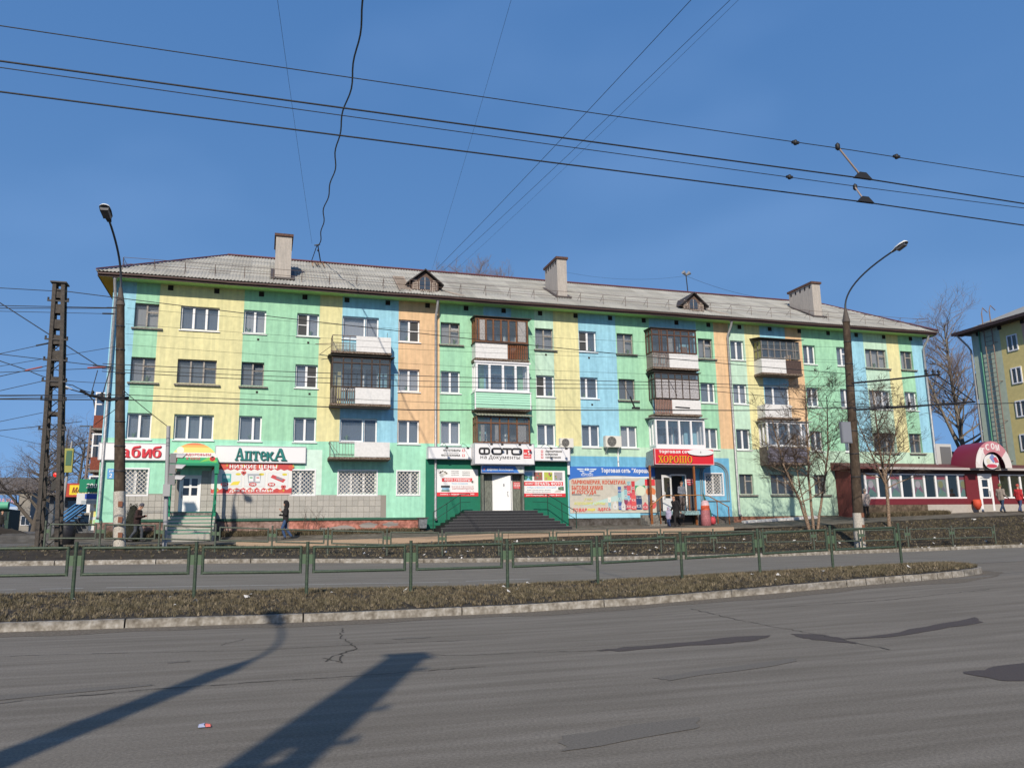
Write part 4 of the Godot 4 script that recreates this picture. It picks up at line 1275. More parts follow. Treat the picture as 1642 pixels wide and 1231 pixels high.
	for k in 3:
		text(t, words[k], 15.1 + [0.5, 0.37, 0.46][k], ys[k], 0.505, [1.0, 0.74, 0.92][k], 0.1, black)
		rect(st, 14.84, 14.97, ys[k] - 0.06, ys[k] + 0.06, 0.504, Color(0.6, 0.03, 0.04))
		rect(st, 14.89, 14.92, ys[k] - 0.04, ys[k] + 0.04, 0.507, Color(0.8, 0.8, 0.8)); rect(st, 14.865, 14.945, ys[k] - 0.015, ys[k] + 0.015, 0.508, Color(0.8, 0.8, 0.8))
	put("red_cross", st, vcol("print", 0.6), t)
	spot_arm(t, 14.9, 6.36, 0.45, 0.75, 0.3); spot_arm(t, 15.9, 6.36, 0.45, 0.75, 0.2)
	t = board("shop_sign", "narrow blue sign with white lettering right above the photo shop door", "sign", 11.34, 13.8, 4.86, 5.3, 0.51, 0.6, blue, alu)
	text(t, "Цифровые Фото-Экспресс", 12.42, 5.08, 0.605, 1.5, 0.19, wht, "Droid Sans", 700, 0, "lettering", 0.2)
	st = sb()
	poly(st, [Vector2(13.28, 5.26), Vector2(13.76, 5.26), Vector2(13.76, 4.9), Vector2(13.5, 4.9)], 0.604, Color(0.62, 0.66, 0.6))
	disc(st, 13.6, 5.1, 0.607, 0.06, 0.06, Color(0.1, 0.2, 0.2)); disc(st, 13.6, 5.1, 0.609, 0.04, 0.04, Color(0.6, 0.66, 0.6))
	rect(st, 11.38, 13.2, 4.9, 4.96, 0.603, Color(0.02, 0.09, 0.35))
	rect(st, 11.47, 11.55, 5.03, 5.14, 0.605, Color(0.75, 0.2, 0.2))
	put("sign_print", st, vcol("print", 0.6), t)
	t = board("poster", "white poster left of the photo shop door advertising souvenirs", "poster", 8.95, 11.28, 3.64, 5.1, 0.121, 0.14, wht)
	st = sb()
	rect(st, 8.95, 11.28, 3.64, 3.85, 0.143, Color(0.66, 0.03, 0.04))
	rect(st, 9.25, 10.95, 4.42, 4.62, 0.143, Color(0.66, 0.04, 0.05))
	poly(st, [Vector2(9.1, 4.8), Vector2(9.5, 4.95), Vector2(9.62, 4.85), Vector2(9.2, 4.68)], 0.143, Color(0.62, 0.6, 0.55))
	for q in [[9.2, 4.95], [9.3, 4.98], [9.42, 4.95], [9.5, 4.88], [9.15, 4.9]]: disc(st, q[0], q[1], 0.146, 0.05, 0.045, Color(0.12, 0.1, 0.07), 0, TAU, 8)
	rect(st, 9.2, 9.7, 4.1, 4.22, 0.143, Color(0.04, 0.04, 0.05)); rect(st, 9.25, 9.65, 3.95, 4.1, 0.144, Color(0.3, 0.5, 0.65)); rect(st, 9.22, 9.68, 3.9, 3.97, 0.145, Color(0.1, 0.2, 0.1))
	disc(st, 11.0, 4.43, 0.147, 0.11, 0.1, Color(0.75, 0.75, 0.75)); disc(st, 10.95, 4.42, 0.149, 0.06, 0.07, Color(0.15, 0.12, 0.1))
	put("poster_print", st, vcol("print", 0.6), t)
	text(t, "ФОТО СУВЕНИРЫ", 10.1, 4.52, 0.15, 1.45, 0.13, wht)
	for k in 3:
		text(t, ["календари", "открытки", "футболки"][k], 9.98, 4.98 - k * 0.1, 0.144, 0.42, 0.06, paint(0.3, 0.3, 0.3))
		text(t, ["фотокниги", "кружки", "магниты"][k], 10.6, 4.98 - k * 0.1, 0.144, 0.42, 0.06, paint(0.3, 0.3, 0.3))
	text(t, "Печать на керамике", 10.25, 4.32, 0.144, 0.9, 0.09, paint(0.15, 0.4, 0.65), "Droid Sans", 400)
	text(t, "К А Ч Е С Т В Е Н Н А Я", 10.4, 4.16, 0.144, 1.2, 0.085, paint(0.45, 0.12, 0.12), "Droid Sans", 400)
	text(t, "ШИРОКОФОРМАТНАЯ", 10.42, 4.05, 0.144, 1.2, 0.08, paint(0.45, 0.12, 0.12), "Droid Sans", 400)
	text(t, "П Е Ч А Т Ь", 10.8, 3.93, 0.144, 0.45, 0.08, paint(0.5, 0.2, 0.3), "Droid Sans", 400)
	text(t, "запись с видеокассет на DVD", 10.1, 3.745, 0.147, 1.9, 0.1, wht)
	t = board("poster", "white poster right of the photo shop door with a row of four photographs", "poster", 13.85, 16.38, 3.6, 5.07, 0.121, 0.14, wht)
	st = sb()
	rect(st, 13.85, 16.38, 3.6, 3.79, 0.143, Color(0.66, 0.03, 0.04))
	rect(st, 13.9, 16.25, 4.22, 4.44, 0.143, Color(0.66, 0.04, 0.05))
	for k in 4:
		var x := 13.92 + k * 0.6
		rect(st, x, x + 0.5, 4.52, 4.98, 0.143, [Color(0.25, 0.5, 0.7), Color(0.3, 0.12, 0.1), Color(0.45, 0.5, 0.08), Color(0.35, 0.33, 0.36)][k])
	poly(st, [Vector2(13.92, 4.52), Vector2(13.92, 4.85), Vector2(14.2, 4.7), Vector2(14.42, 4.8), Vector2(14.42, 4.52)], 0.146, Color(0.05, 0.2, 0.15))
	poly(st, [Vector2(14.05, 4.52), Vector2(14.18, 4.68), Vector2(14.32, 4.52)], 0.148, Color(0.2, 0.55, 0.75))
	for k in 14:
		var x: float = [14.6, 15.2, 15.8][k % 3] + rng.randf() * 0.36
		disc(st, x, 4.58 + rng.randf() * 0.33, 0.147 + k * 0.0004, 0.05, 0.05, Color(rng.randf() * 0.6, rng.randf() * 0.4, rng.randf() * 0.3), 0, TAU, 8)
	poly(st, [Vector2(15.95, 4.0), Vector2(16.28, 3.95), Vector2(16.28, 4.18), Vector2(15.95, 4.14)], 0.144, Color(0.05, 0.06, 0.06))
	poly(st, [Vector2(16.0, 4.04), Vector2(16.22, 4.0), Vector2(16.22, 4.14), Vector2(16.0, 4.1)], 0.147, Color(0.15, 0.3, 0.15))
	poly(st, [Vector2(15.7, 3.85), Vector2(16.1, 3.86), Vector2(16.15, 3.98), Vector2(15.85, 3.98)], 0.145, Color(0.6, 0.55, 0.5))
	put("poster_print", st, vcol("print", 0.6), t)
	text(t, "ЭКСПРЕСС", 14.23, 4.33, 0.147, 0.5, 0.1, wht, "Droid Sans", 700, 0, "lettering", 0.2)
	text(t, "ПЕЧАТЬ ФОТО", 15.37, 4.33, 0.147, 1.62, 0.16, wht)
	text(t, "любых цифровых носителей", 14.95, 4.12, 0.144, 1.75, 0.09, paint(0.15, 0.4, 0.65), "Droid Sans", 400)
	text(t, "флеш  компакт диски  дискеты", 14.8, 3.98, 0.144, 1.4, 0.06, paint(0.3, 0.3, 0.3))
	text(t, "печать с негативов и фотоплёнок", 14.75, 3.88, 0.144, 1.5, 0.06, paint(0.3, 0.3, 0.3))
	text(t, "реставрация, ретушь фото", 15.1, 3.695, 0.147, 2.1, 0.1, wht)
	t = board("hours_plate", "small red plate with opening hours right of the ajar white door", "sign", 13.3, 13.72, 4.05, 4.42, 0.092, 0.105, paint(0.6, 0.06, 0.07))
	text(t, "ФОТОСАЛОН", 13.51, 4.34, 0.109, 0.34, 0.06, wht)
	text(t, "9.00-20.00", 13.51, 4.23, 0.109, 0.36, 0.09, wht)
	text(t, "без обеда", 13.51, 4.12, 0.109, 0.28, 0.05, wht)
	# broad dark stairs
	t = thing("stairs", "broad dark stone stairs to the photo shop with green cheek walls", "stairs", Vector3(12.2, 1.7, 1.6))
	var dark := mat("dark granite", 0.035, 0.033, 0.036, 0.5, 0, tex.rough, 0.8)
	for k in 7:
		var y := 2.82 - k * 0.148
		st = sb()
		box(st, 10.25 - k * 0.27, 14.35 + k * 0.22, y - 0.3, y, 0.125, 1.15 + k * 0.28)
		put("step", st, dark, t)
		st = sb()
		box(st, 10.24 - k * 0.27, 14.36 + k * 0.22, y - 0.012, y + 0.008, 1.15 + k * 0.28 - 0.03, 1.15 + k * 0.28 + 0.012)
		put("nosing", st, mat("nosing worn", 0.12, 0.12, 0.125, 0.6), t)
	var drail := mat("rail dark green", 0.01, 0.05, 0.035, 0.5)
	for s in [[8.5, 10.0, 10.55, "left"], [16.45, 14.9, 14.05, "right"]]:
		t = thing("handrail", "dark green stair railing on the %s side of the photo shop steps" % s[3], "railing", Vector3(s[0], 1.8, 1.2))
		st = sb()
		for h in [0.0, -0.42]:
			tube(st, [Vector3(s[0], 2.75 + h, 1.5), Vector3(lerpf(s[0], s[1], 0.5), 3.2 + h, 1.4), Vector3(s[1], 3.68 + h, 1.25), Vector3(s[2], 3.7 + h, 1.25)], [0.022 if h == 0 else 0.016], 6)
		put("rail", st, drail, t)
		for q in [[0.0, 2.75], [0.5, 3.2], [1.0, 3.68]]:
			var x := lerpf(s[0], s[1], q[0])
			st = sb()
			rod(st, Vector3(x, 1.8 + (q[1] - 2.75), 1.5 - q[0] * 0.25), Vector3(x, q[1], 1.5 - q[0] * 0.25), 0.022, 6)
			put("post", st, drail, t)
	t = thing("litter_bin", "grey metal litter bin left of the dark stairs", "bin", Vector3(8.05, 1.85, 0.9))
	st = sb()
	hexa(st, [Vector3(7.88, 1.95, 0.7), Vector3(8.24, 1.95, 0.7), Vector3(8.24, 1.95, 1.05), Vector3(7.88, 1.95, 1.05), Vector3(7.84, 2.46, 0.66), Vector3(8.28, 2.46, 0.66), Vector3(8.28, 2.46, 1.09), Vector3(7.84, 2.46, 1.09)])
	put("bin_body", st, mat("bin grey", 0.33, 0.35, 0.37, 0.5, 0.3, tex.rough, 1), t)
	st = sb()
	box(st, 7.76, 8.34, 2.46, 2.5, 0.6, 1.15)
	put("bin_rim", st, mat("bin rim", 0.1, 0.09, 0.085, 0.7), t)
	st = sb()
	box(st, 7.98, 8.14, 1.6, 1.95, 0.85, 0.92)
	put("bin_foot", st, mats.darkmetal, t)
	# household goods shop
	t = board("shop_banner", "large household goods banner with product picture and blue top band", "banner", 16.66, 22.08, 2.68, 5.33, 0.015, 0.06, mat("banner cream", 0.58, 0.55, 0.47, 0.6, 0, tex.plaster, 2.2))
	st = sb()
	pts = [Vector2(16.66, 5.33), Vector2(22.08, 5.33), Vector2(22.08, 4.78)]
	for k in 13: pts.append(Vector2(22.08 - 5.42 * (k + 0.5) / 13.0, 4.66 + 0.2 * sin(PI * (0.1 + k / 14.0)) - 0.05))
	pts.append(Vector2(16.66, 4.55))
	poly(st, pts, 0.063, Color(0.035, 0.15, 0.52))
	poly(st, [Vector2(16.66, 4.55), Vector2(18.5, 4.72), Vector2(22.08, 4.78), Vector2(22.08, 4.7), Vector2(18.5, 4.66)], 0.065, Color(0.75, 0.78, 0.8))
	poly(st, [Vector2(17.3, 3.05), Vector2(19.6, 3.7), Vector2(21.2, 4.7), Vector2(21.9, 4.7), Vector2(19.9, 3.4)], 0.063, Color(0.45, 0.6, 0.58))
	var wing := func(cx: float, cy: float, w: float, h: float, z: float, c: Color) -> void:
		for k in 3:
			var f := 1.0 - k * 0.25
			for s in [-1, 1]:
				var q := [Vector2(cx + s * 0.08 * w, cy - k * 0.24 * h), Vector2(cx + s * 0.2 * w, cy + 0.08 * h - k * 0.24 * h), Vector2(cx + s * 0.5 * w * f, cy + 0.1 * h - k * 0.24 * h), Vector2(cx + s * (0.5 * f - 0.06) * w, cy - 0.08 * h - k * 0.24 * h)]
				if s < 0: q.reverse()
				poly(st, q, z, c)
	wing.call(17.75, 5.17, 1.25, 0.42, 0.067, Color(0.7, 0.75, 0.8))
	disc(st, 17.7, 5.16, 0.068, 0.08, 0.07, Color(0.7, 0.75, 0.8)); disc(st, 17.81, 5.16, 0.068, 0.08, 0.07, Color(0.7, 0.75, 0.8))
	# bottles, cans and boxes of the picture
	var goods := [[19.1, 0.1, 0.7, Color(0.75, 0.7, 0.62), 0], [19.45, 0.14, 0.85, Color(0.55, 0.65, 0.65), 1], [19.7, 0.1, 0.5, Color(0.55, 0.5, 0.12), 0], [19.75, 0.11, 1.3, Color(0.06, 0.12, 0.35), 0], [20.0, 0.13, 0.7, Color(0.6, 0.25, 0.35), 1], [20.15, 0.13, 1.35, Color(0.25, 0.05, 0.1), 0], [20.35, 0.12, 1.6, Color(0.2, 0.45, 0.6), 0], [20.5, 0.14, 0.9, Color(0.55, 0.06, 0.1), 0], [20.62, 0.13, 1.6, Color(0.55, 0.05, 0.06), 0], [20.3, 0.16, 0.6, Color(0.6, 0.62, 0.66), 1], [20.95, 0.2, 0.75, Color(0.03, 0.06, 0.16), 0], [21.35, 0.17, 1.0, Color(0.05, 0.03, 0.03), 1], [20.62, 0.15, 0.85, Color(0.65, 0.1, 0.1), 0], [19.95, 0.12, 0.55, Color(0.62, 0.12, 0.2), 1]]
	rect(st, 21.4, 22.05, 4.25, 4.62, 0.064, Color(0.66, 0.05, 0.06))
	rect(st, 20.75, 21.4, 3.9, 4.25, 0.064, Color(0.03, 0.32, 0.15))
	disc(st, 21.1, 3.95, 0.066, 0.32, 0.3, Color(0.62, 0.66, 0.52)); disc(st, 21.75, 3.9, 0.066, 0.32, 0.25, Color(0.65, 0.2, 0.08)); disc(st, 21.8, 3.5, 0.067, 0.3, 0.25, Color(0.7, 0.68, 0.66)); disc(st, 21.85, 3.15, 0.067, 0.22, 0.25, Color(0.6, 0.1, 0.1))
	var gz := 0.068
	for q in goods:
		var y := 2.85 + rng.randf() * 0.08
		var left: float = q[2]
		while left > 0.15:
			gz += 0.0006
			var h := minf(left, rng.randf_range(0.38, 0.62))
			var w: float = q[1] * rng.randf_range(0.8, 1.05)
			var c: Color = q[3] if rng.randf() < 0.6 else [Color(0.6, 0.1, 0.12), Color(0.1, 0.2, 0.42), Color(0.62, 0.62, 0.6), Color(0.5, 0.3, 0.4), Color(0.25, 0.45, 0.5)][rng.randi() % 5]
			var pts2 := []
			for k in 7: pts2.append(Vector2(q[0] - w * cos(PI * k / 6), y - 0.035 * sin(PI * k / 6)))
			if q[4]:
				pts2.append(Vector2(q[0] + w, y + h * 0.55)); pts2.append(Vector2(q[0] + w * 0.35, y + h * 0.8)); pts2.append(Vector2(q[0] + w * 0.35, y + h)); pts2.append(Vector2(q[0] - w * 0.35, y + h)); pts2.append(Vector2(q[0] - w * 0.35, y + h * 0.8)); pts2.append(Vector2(q[0] - w, y + h * 0.55))
			else:
				pts2.append(Vector2(q[0] + w, y + h)); pts2.append(Vector2(q[0] - w, y + h))
			poly(st, pts2, gz, c)
			gz += 0.0006
			rect(st, q[0] - w * 0.85, q[0] + w * 0.75, y + h * 0.15, y + h * 0.42, gz, c.lerp(Color(0.7, 0.68, 0.66), 0.6))
			rect(st, q[0] + w * 0.55, q[0] + w * 0.8, y + h * 0.02, y + h * 0.5, gz + 0.0003, c.lerp(Color(0.7, 0.7, 0.7), 0.35))
			disc(st, q[0] - w * 0.1, y + h * 0.29, gz + 0.0003, w * 0.4, h * 0.08, c.lerp(Color(0.05, 0.05, 0.1), 0.5), 0, TAU, 8)
			y += h; left -= h
			if q[4]: break
	rect(st, 16.8, 17.38, 3.68, 3.78, 0.066, Color(0.25, 0.24, 0.23))
	put("banner_print", st, vcol("print", 0.6), t)
	text(t, "ХОРОШО", 17.75, 4.86, 0.07, 0.75, 0.14, wht, "Droid Sans", 400)
	text(t, "Торговая сеть \"Хорошо\"", 20.25, 5.08, 0.07, 3.2, 0.34, wht, "Droid Sans", 700)
	var rt := paint(0.55, 0.07, 0.03)
	text(t, "ПАРФЮМЕРИЯ, КОСМЕТИКА", 18.48, 4.42, 0.07, 3.35, 0.27, rt)
	text(t, "БЫТОВАЯ ХИМИЯ", 17.75, 4.12, 0.07, 1.9, 0.25, rt)
	text(t, "и ПОСУДА", 17.55, 3.84, 0.07, 1.5, 0.27, rt, "Droid Sans", 700, 0, "lettering", 0.2)
	text(t, "продукты   хозтовары", 18.1, 3.68, 0.07, 0.9, 0.06, paint(0.3, 0.3, 0.28))
	text(t, "у нас", 17.8, 3.45, 0.07, 0.5, 0.16, paint(0.6, 0.6, 0.1), "Droid Sans", 400, 0, "lettering", 0.3)
	text(t, "хорошие цены", 17.85, 3.2, 0.07, 1.9, 0.22, paint(0.6, 0.6, 0.1), "Droid Sans", 400, 0, "lettering", 0.3)
	text(t, "ТОВАР", 17.25, 2.86, 0.07, 0.85, 0.2, paint(0.6, 0.06, 0.05), "Droid Sans", 700, 0, "lettering", 0.25)
	text(t, "ищи", 17.95, 2.86, 0.07, 0.45, 0.18, paint(0.72, 0.6, 0.05), "Droid Sans", 700, 0, "lettering", 0.25)
	text(t, "ЗДЕСЬ", 18.75, 2.88, 0.07, 0.8, 0.2, paint(0.6, 0.06, 0.05), "Droid Sans", 700, 0, "lettering", 0.25)
	t = thing("shop_base_strip", "pale blue ledge under the household goods banner", "ledge", Vector3(18.8, 2.4, 0.05))
	st = sb()
	box(st, 16.6, 21.0, 2.4, 2.66, 0.0, 0.09)
	put("strip", st, paint(0.3, 0.62, 0.75), t)
	# canopy and red sign
	var cn := thing("shop_entrance_canopy", "grey blue entrance canopy on orange posts carrying the red shop sign", "canopy", Vector3(23.4, 1.9, 0.6))
	st = sb()
	hexa(st, [Vector3(21.5, 5.3, 0), Vector3(25.3, 5.3, 0), Vector3(25.3, 5.36, 1.0), Vector3(21.5, 5.36, 1.0), Vector3(21.6, 6.2, 0), Vector3(25.3, 6.2, 0), Vector3(25.3, 6.3, 1.0), Vector3(21.6, 6.3, 1.0)])
	put("canopy_body", st, mat("canopy blue grey", 0.34, 0.42, 0.45, 0.6, 0, tex.rough, 1), cn)
	var orange := mat("rust orange", 0.4, 0.13, 0.03, 0.7, 0, tex.rough, 0.8)
	for x in [21.25, 24.1]:
		st = sb()
		box(st, x - 0.05, x + 0.05, 1.6, 5.34, 1.0, 1.1)
		put("post", st, orange, cn)
	t = board("shop_sign", "red lit box sign with yellow and white lettering over the blue shop door", "sign", 21.55, 25.4, 5.4, 6.32, 1.02, 1.18, mat("sign red", 0.62, 0.02, 0.035, 0.5), paint(0.75, 0.45, 0.48))
	text(t, "торговая сеть", 22.9, 6.1, 1.19, 2.15, 0.22, wht)
	text(t, "XОРОШО", 22.85, 5.7, 1.2, 2.2, 0.42, mat("sign amber", 0.72, 0.32, 0.02, 0.5), "Droid Serif", 700)
	text(t, "XОРОШО", 22.88, 5.66, 1.185, 2.2, 0.42, mat("sign shadow", 0.05, 0.03, 0.03), "Droid Serif", 700)
	t = thing("oval_emblem", "white oval emblem with grey wings on the right end of the red sign", "emblem", Vector3(24.5, 5.95, 1.2))
	st = sb()
	var pv := []
	st.set_color(Color(1, 1, 1))
	for k in 28: pv.append(Vector2(24.5 + cos(TAU * k / 28) * 0.86, 6.12 + sin(TAU * k / 28) * 0.19))
	for k in 28:
		var a: Vector2 = pv[k]; var e: Vector2 = pv[(k + 1) % 28]
		quad(st, Vector3(a.x, a.y, 1.19), Vector3(e.x, e.y, 1.19), Vector3(e.x, e.y, 1.27), Vector3(a.x, a.y, 1.27))
	disc(st, 24.5, 6.12, 1.27, 0.86, 0.19, Color(0.75, 0.76, 0.78), 0, TAU, 28)
	put("emblem_plate", st, paint(0.75, 0.76, 0.78, 0.4), t)
	st = sb()
	wing.call(24.5, 6.16, 1.1, 0.2, 1.274, Color(0.2, 0.25, 0.32))
	disc(st, 24.45, 6.13, 1.277, 0.08, 0.07, Color(0.75, 0.76, 0.78)); disc(st, 24.55, 6.13, 1.277, 0.08, 0.07, Color(0.75, 0.76, 0.78))
	put("wing_print", st, vcol("print", 0.6), t)
	t = thing("shop_entrance", "dark grey stone entrance with open white door and pale blue platform", "entrance", Vector3(23.3, 2.0, 0.2))
	var slate := mat("slate grey", 0.1, 0.1, 0.105, 0.6, 0, tex.plaster, 1.0)
	for q in [[22.1, 23.1, 2.1, 5.35], [24.02, 24.62, 2.1, 5.35], [23.1, 24.02, 4.86, 5.35]]:
		st = sb()
		box(st, q[0], q[1], q[2], q[3], 0.0, 0.08)
		put("stone_facing", st, slate, t)
	st = sb()
	box(st, 23.02, 23.1, 2.7, 4.9, 0.0, 0.12); box(st, 24.02, 24.1, 2.7, 4.9, 0.0, 0.12); box(st, 23.1, 24.02, 4.84, 4.92, 0.0, 0.12)
	put("door_frame", st, wht, t)
	var leaf := sub("door_leaf", t, "white glazed door leaf standing open")
	st = sb()
	var h0 := Vector3(23.06, 0, 0.12); var dd := Vector3(-0.84, 0, 0.42).normalized()
	var tk := Vector3(0.42, 0, 0.84).normalized() * 0.05
	for q in [[0.0, 0.12, 2.76, 4.84], [0.76, 0.9, 2.76, 4.84], [0.12, 0.76, 2.76, 3.5], [0.12, 0.76, 4.7, 4.84]]:
		var a: Vector3 = h0 + dd * q[1]; var e: Vector3 = h0 + dd * q[0]
		hexa(st, [a + Vector3(0, q[2], 0), e + Vector3(0, q[2], 0), e + tk + Vector3(0, q[2], 0), a + tk + Vector3(0, q[2], 0), a + Vector3(0, q[3], 0), e + Vector3(0, q[3], 0), e + tk + Vector3(0, q[3], 0), a + tk + Vector3(0, q[3], 0)])
	put("leaf_frame", st, wht, leaf)
	st = sb()
	var g0 := h0 + dd * 0.76 + tk * 0.5; var g1 := h0 + dd * 0.12 + tk * 0.5
	quad(st, g0 + Vector3(0, 4.7, 0), g1 + Vector3(0, 4.7, 0), g1 + Vector3(0, 3.5, 0), g0 + Vector3(0, 3.5, 0))
	put("pane", st, mats.darkpane, leaf)
	st = sb()
	var hb := h0 + dd * 0.83 + tk
	tube(st, [hb + Vector3(0, 3.5, 0), hb + tk * 1.8 + Vector3(0, 3.5, 0), hb + tk * 1.8 + Vector3(0, 3.85, 0), hb + Vector3(0, 3.85, 0)], [0.02], 6)
	put("door_handle", st, wht, leaf)
	st = sb()
	box(st, 22.1, 24.05, 2.5, 2.73, 0.08, 1.5)
	put("platform", st, mat("platform blue", 0.35, 0.55, 0.58, 0.8, 0, tex.rough, 1), t)
	st = sb()
	box(st, 22.2, 23.95, 1.6, 2.5, 0.1, 0.9)  # dark block in place of the open void below, its shade put in colour
	put("platform_void_shade", st, mats.darkmetal, t)
	for k in 4:
		st = sb()
		box(st, 21.0, 22.1, 1.6, 2.55 - k * 0.18, 0.06 + k * 0.3, 0.36 + k * 0.3)
		put("step", st, concrete, t)
		st = sb()
		box(st, 24.1 + k * 0.35, 24.45 + k * 0.35, 1.6, 2.55 - k * 0.16, 0.06, 1.0)
		put("step", st, concrete, t)
	t = thing("entrance_railing", "rusty orange railing round the household shop entrance", "railing", Vector3(23, 1.9, 1.2))
	st = sb()
	tube(st, [Vector3(21.1, 3.0, 1.15), Vector3(22.0, 3.62, 1.15), Vector3(24.2, 3.64, 1.15), Vector3(24.9, 3.6, 1.15), Vector3(26.2, 2.95, 1.15)], [0.03], 6)
	put("rail", st, mat("rail ochre", 0.36, 0.17, 0.05, 0.7), t)
	for q in [[21.15, 1.7, 3.03], [21.75, 2.0, 3.4], [22.6, 2.6, 3.62], [23.65, 2.6, 3.62], [25.45, 2.0, 3.3], [26.2, 1.9, 2.95]]:
		st = sb()
		rod(st, Vector3(q[0], q[1], 1.15), Vector3(q[0], q[2], 1.15), 0.03, 6)
		put("post", st, orange, t)
	t = thing("wall_plaque", "small red and white plaque right of the open shop door", "sign", Vector3(24.35, 4.3, 0.08))
	st = sb()
	poly(st, [Vector2(24.13, 4.66), Vector2(24.25, 4.7), Vector2(24.34, 4.64), Vector2(24.43, 4.7), Vector2(24.56, 4.66), Vector2(24.56, 4.38), Vector2(24.45, 4.26), Vector2(24.24, 4.26), Vector2(24.13, 4.38)], 0.09, Color(0.45, 0.05, 0.07))
	rect(st, 24.16, 24.53, 4.58, 4.62, 0.093, Color(0.7, 0.6, 0.6)); rect(st, 24.16, 24.53, 4.44, 4.49, 0.093, Color(0.6, 0.5, 0.5)); rect(st, 24.24, 24.45, 4.33, 4.36, 0.093, Color(0.6, 0.4, 0.4))
	put("plaque_plate", st, vcol("print", 0.6), t)
	t = thing("kerb_strip", "whitewashed low strip at the wall foot left of the birch", "strip", Vector3(29.8, 2.1, 0.8))
	st = sb()
	hexa(st, [G(27.4, 0.55, -0.2), G(32.6, 0.55, -0.2), G(32.6, 0.85, -0.2), G(27.4, 0.85, -0.2), G(27.4, 0.55, 0.14), G(32.6, 0.55, 0.14), G(32.6, 0.85, 0.12), G(27.4, 0.85, 0.12)])
	put("strip", st, paint(0.62, 0.6, 0.58, 0.9), t)
	# stucco arch round the shop window
	t = thing("window_arch", "grey moulded arch on the blue wall round the small shop window", "moulding", Vector3(26.0, 3.2, 0.02))
	for r in [0.95, 0.82]:
		st = sb()
		var ap := [Vector3(26.05 - r, 3.35, 0.03), Vector3(26.05 - r, 4.9, 0.03)]
		for k in 13: ap.append(Vector3(26.05 - cos(PI * k / 12) * r, 4.9 + sin(PI * k / 12) * r * 0.82, 0.03))
		ap.append(Vector3(26.05 + r, 3.35, 0.03)); ap.append(Vector3(26.05 - r, 3.35, 0.03))
		tube(st, ap, [0.045], 6)
		put("rib", st, mat("moulding grey", 0.2, 0.27, 0.31, 0.8), t)
	# promotional figure and stroller beside the entrance
	t = thing("advertising_stand", "pink and red bottle shaped advertising stand by the entrance post", "advertising stand", Vector3(24.15, 1.8, 2.0))
	st = sb()
	lathe(st, Vector3(24.15, 1.8, 2.0), [Vector2(0, 0), Vector2(0.3, 0), Vector2(0.28, 0.5), Vector2(0.25, 0.95)], 14)
	put("stand_base", st, mat("stand pink", 0.6, 0.22, 0.26, 0.6, 0, tex.blotch, 0.3), t)
	st = sb()
	lathe(st, Vector3(24.15, 1.8, 2.0), [Vector2(0.252, 0.95), Vector2(0.25, 1.2)], 14)
	put("stand_band", st, paint(0.6, 0.1, 0.04), t)
	st = sb()
	lathe(st, Vector3(24.15, 1.8, 2.0), [Vector2(0.25, 1.2), Vector2(0.2, 1.42), Vector2(0.1, 1.5), Vector2(0, 1.5)], 14)
	put("stand_top", st, mat("stand pale", 0.6, 0.4, 0.42, 0.6), t)
	t = thing("umbrella", "folded dark green umbrella and red bag hung on the entrance railing", "umbrella", Vector3(24.8, 2.2, 1.3))
	st = sb()
	tube(st, [Vector3(24.5, 3.75, 1.25), Vector3(24.6, 3.3, 1.3), Vector3(24.8, 2.7, 1.35), Vector3(24.95, 2.1, 1.4)], [0.015, 0.07, 0.09, 0.015], 8)
	put("umbrella_cover", st, paint(0.02, 0.1, 0.07), t)
	st = sb()
	lathe(st, Vector3(24.95, 1.95, 1.4), [Vector2(0, 0), Vector2(0.16, 0.03), Vector2(0.17, 0.3), Vector2(0.1, 0.45), Vector2(0, 0.46)], 10)
	put("bag", st, paint(0.55, 0.06, 0.08), t)
	# air conditioners
	t = thing("air_conditioner", "smaller air conditioner outdoor unit on the yellow stripe above the photo sign", "air conditioner", Vector3(16.45, 6.35, 0.2), "air conditioners on the facade")
	st = sb()
	box(st, 16.05, 16.85, 6.38, 6.9, 0.12, 0.42)
	put("casing", st, paint(0.68, 0.66, 0.6, 0.5), t)
	st = sb()
	st.set_color(Color(0.08, 0.08, 0.08)); disc(st, 16.36, 6.64, 0.424, 0.22, 0.22, Color(0.08, 0.08, 0.08), 0, TAU, 20)
	put("fan_opening", st, vcol("print", 0.6), t)
	st = sb()
	for r in [0.06, 0.12, 0.18, 0.225]:
		for k in 20: rod(st, Vector3(16.36 + cos(TAU * k / 20) * r, 6.64 + sin(TAU * k / 20) * r, 0.435), Vector3(16.36 + cos(TAU * (k + 1) / 20) * r, 6.64 + sin(TAU * (k + 1) / 20) * r, 0.435), 0.008, 4)
	for k in 6: rod(st, Vector3(16.36, 6.64, 0.437), Vector3(16.36 + cos(TAU * k / 6) * 0.22, 6.64 + sin(TAU * k / 6) * 0.22, 0.437), 0.007, 4)
	put("fan_guard", st, paint(0.3, 0.29, 0.27), t)
	for x in [16.15, 16.75]:
		st = sb()
		box(st, x - 0.015, x + 0.015, 6.34, 6.38, 0.0, 0.45)
		bar(st, Vector3(x, 6.36, 0.42), Vector3(x, 6.08, 0.01), 0.025, 0.025)
		put("bracket", st, paint(0.5, 0.48, 0.45), t)
	var t2 := dup(t, Vector3(2.88, 0.05, 0), "larger air conditioner outdoor unit on the blue stripe above the banner")
	t2.scale = Vector3(1.25, 1.25, 1.1)
	t = thing("drain_pipe", "white plastic pipe dropping from the larger air conditioner to the banner", "pipe", Vector3(19.75, 5.3, 0.06))
	st = sb()
	tube(st, [Vector3(19.8, 6.6, 0.06), Vector3(19.75, 5.9, 0.06), Vector3(19.75, 5.34, 0.06)], [0.05], 6)
	put("pipe", st, wht, t)
	st = sb()
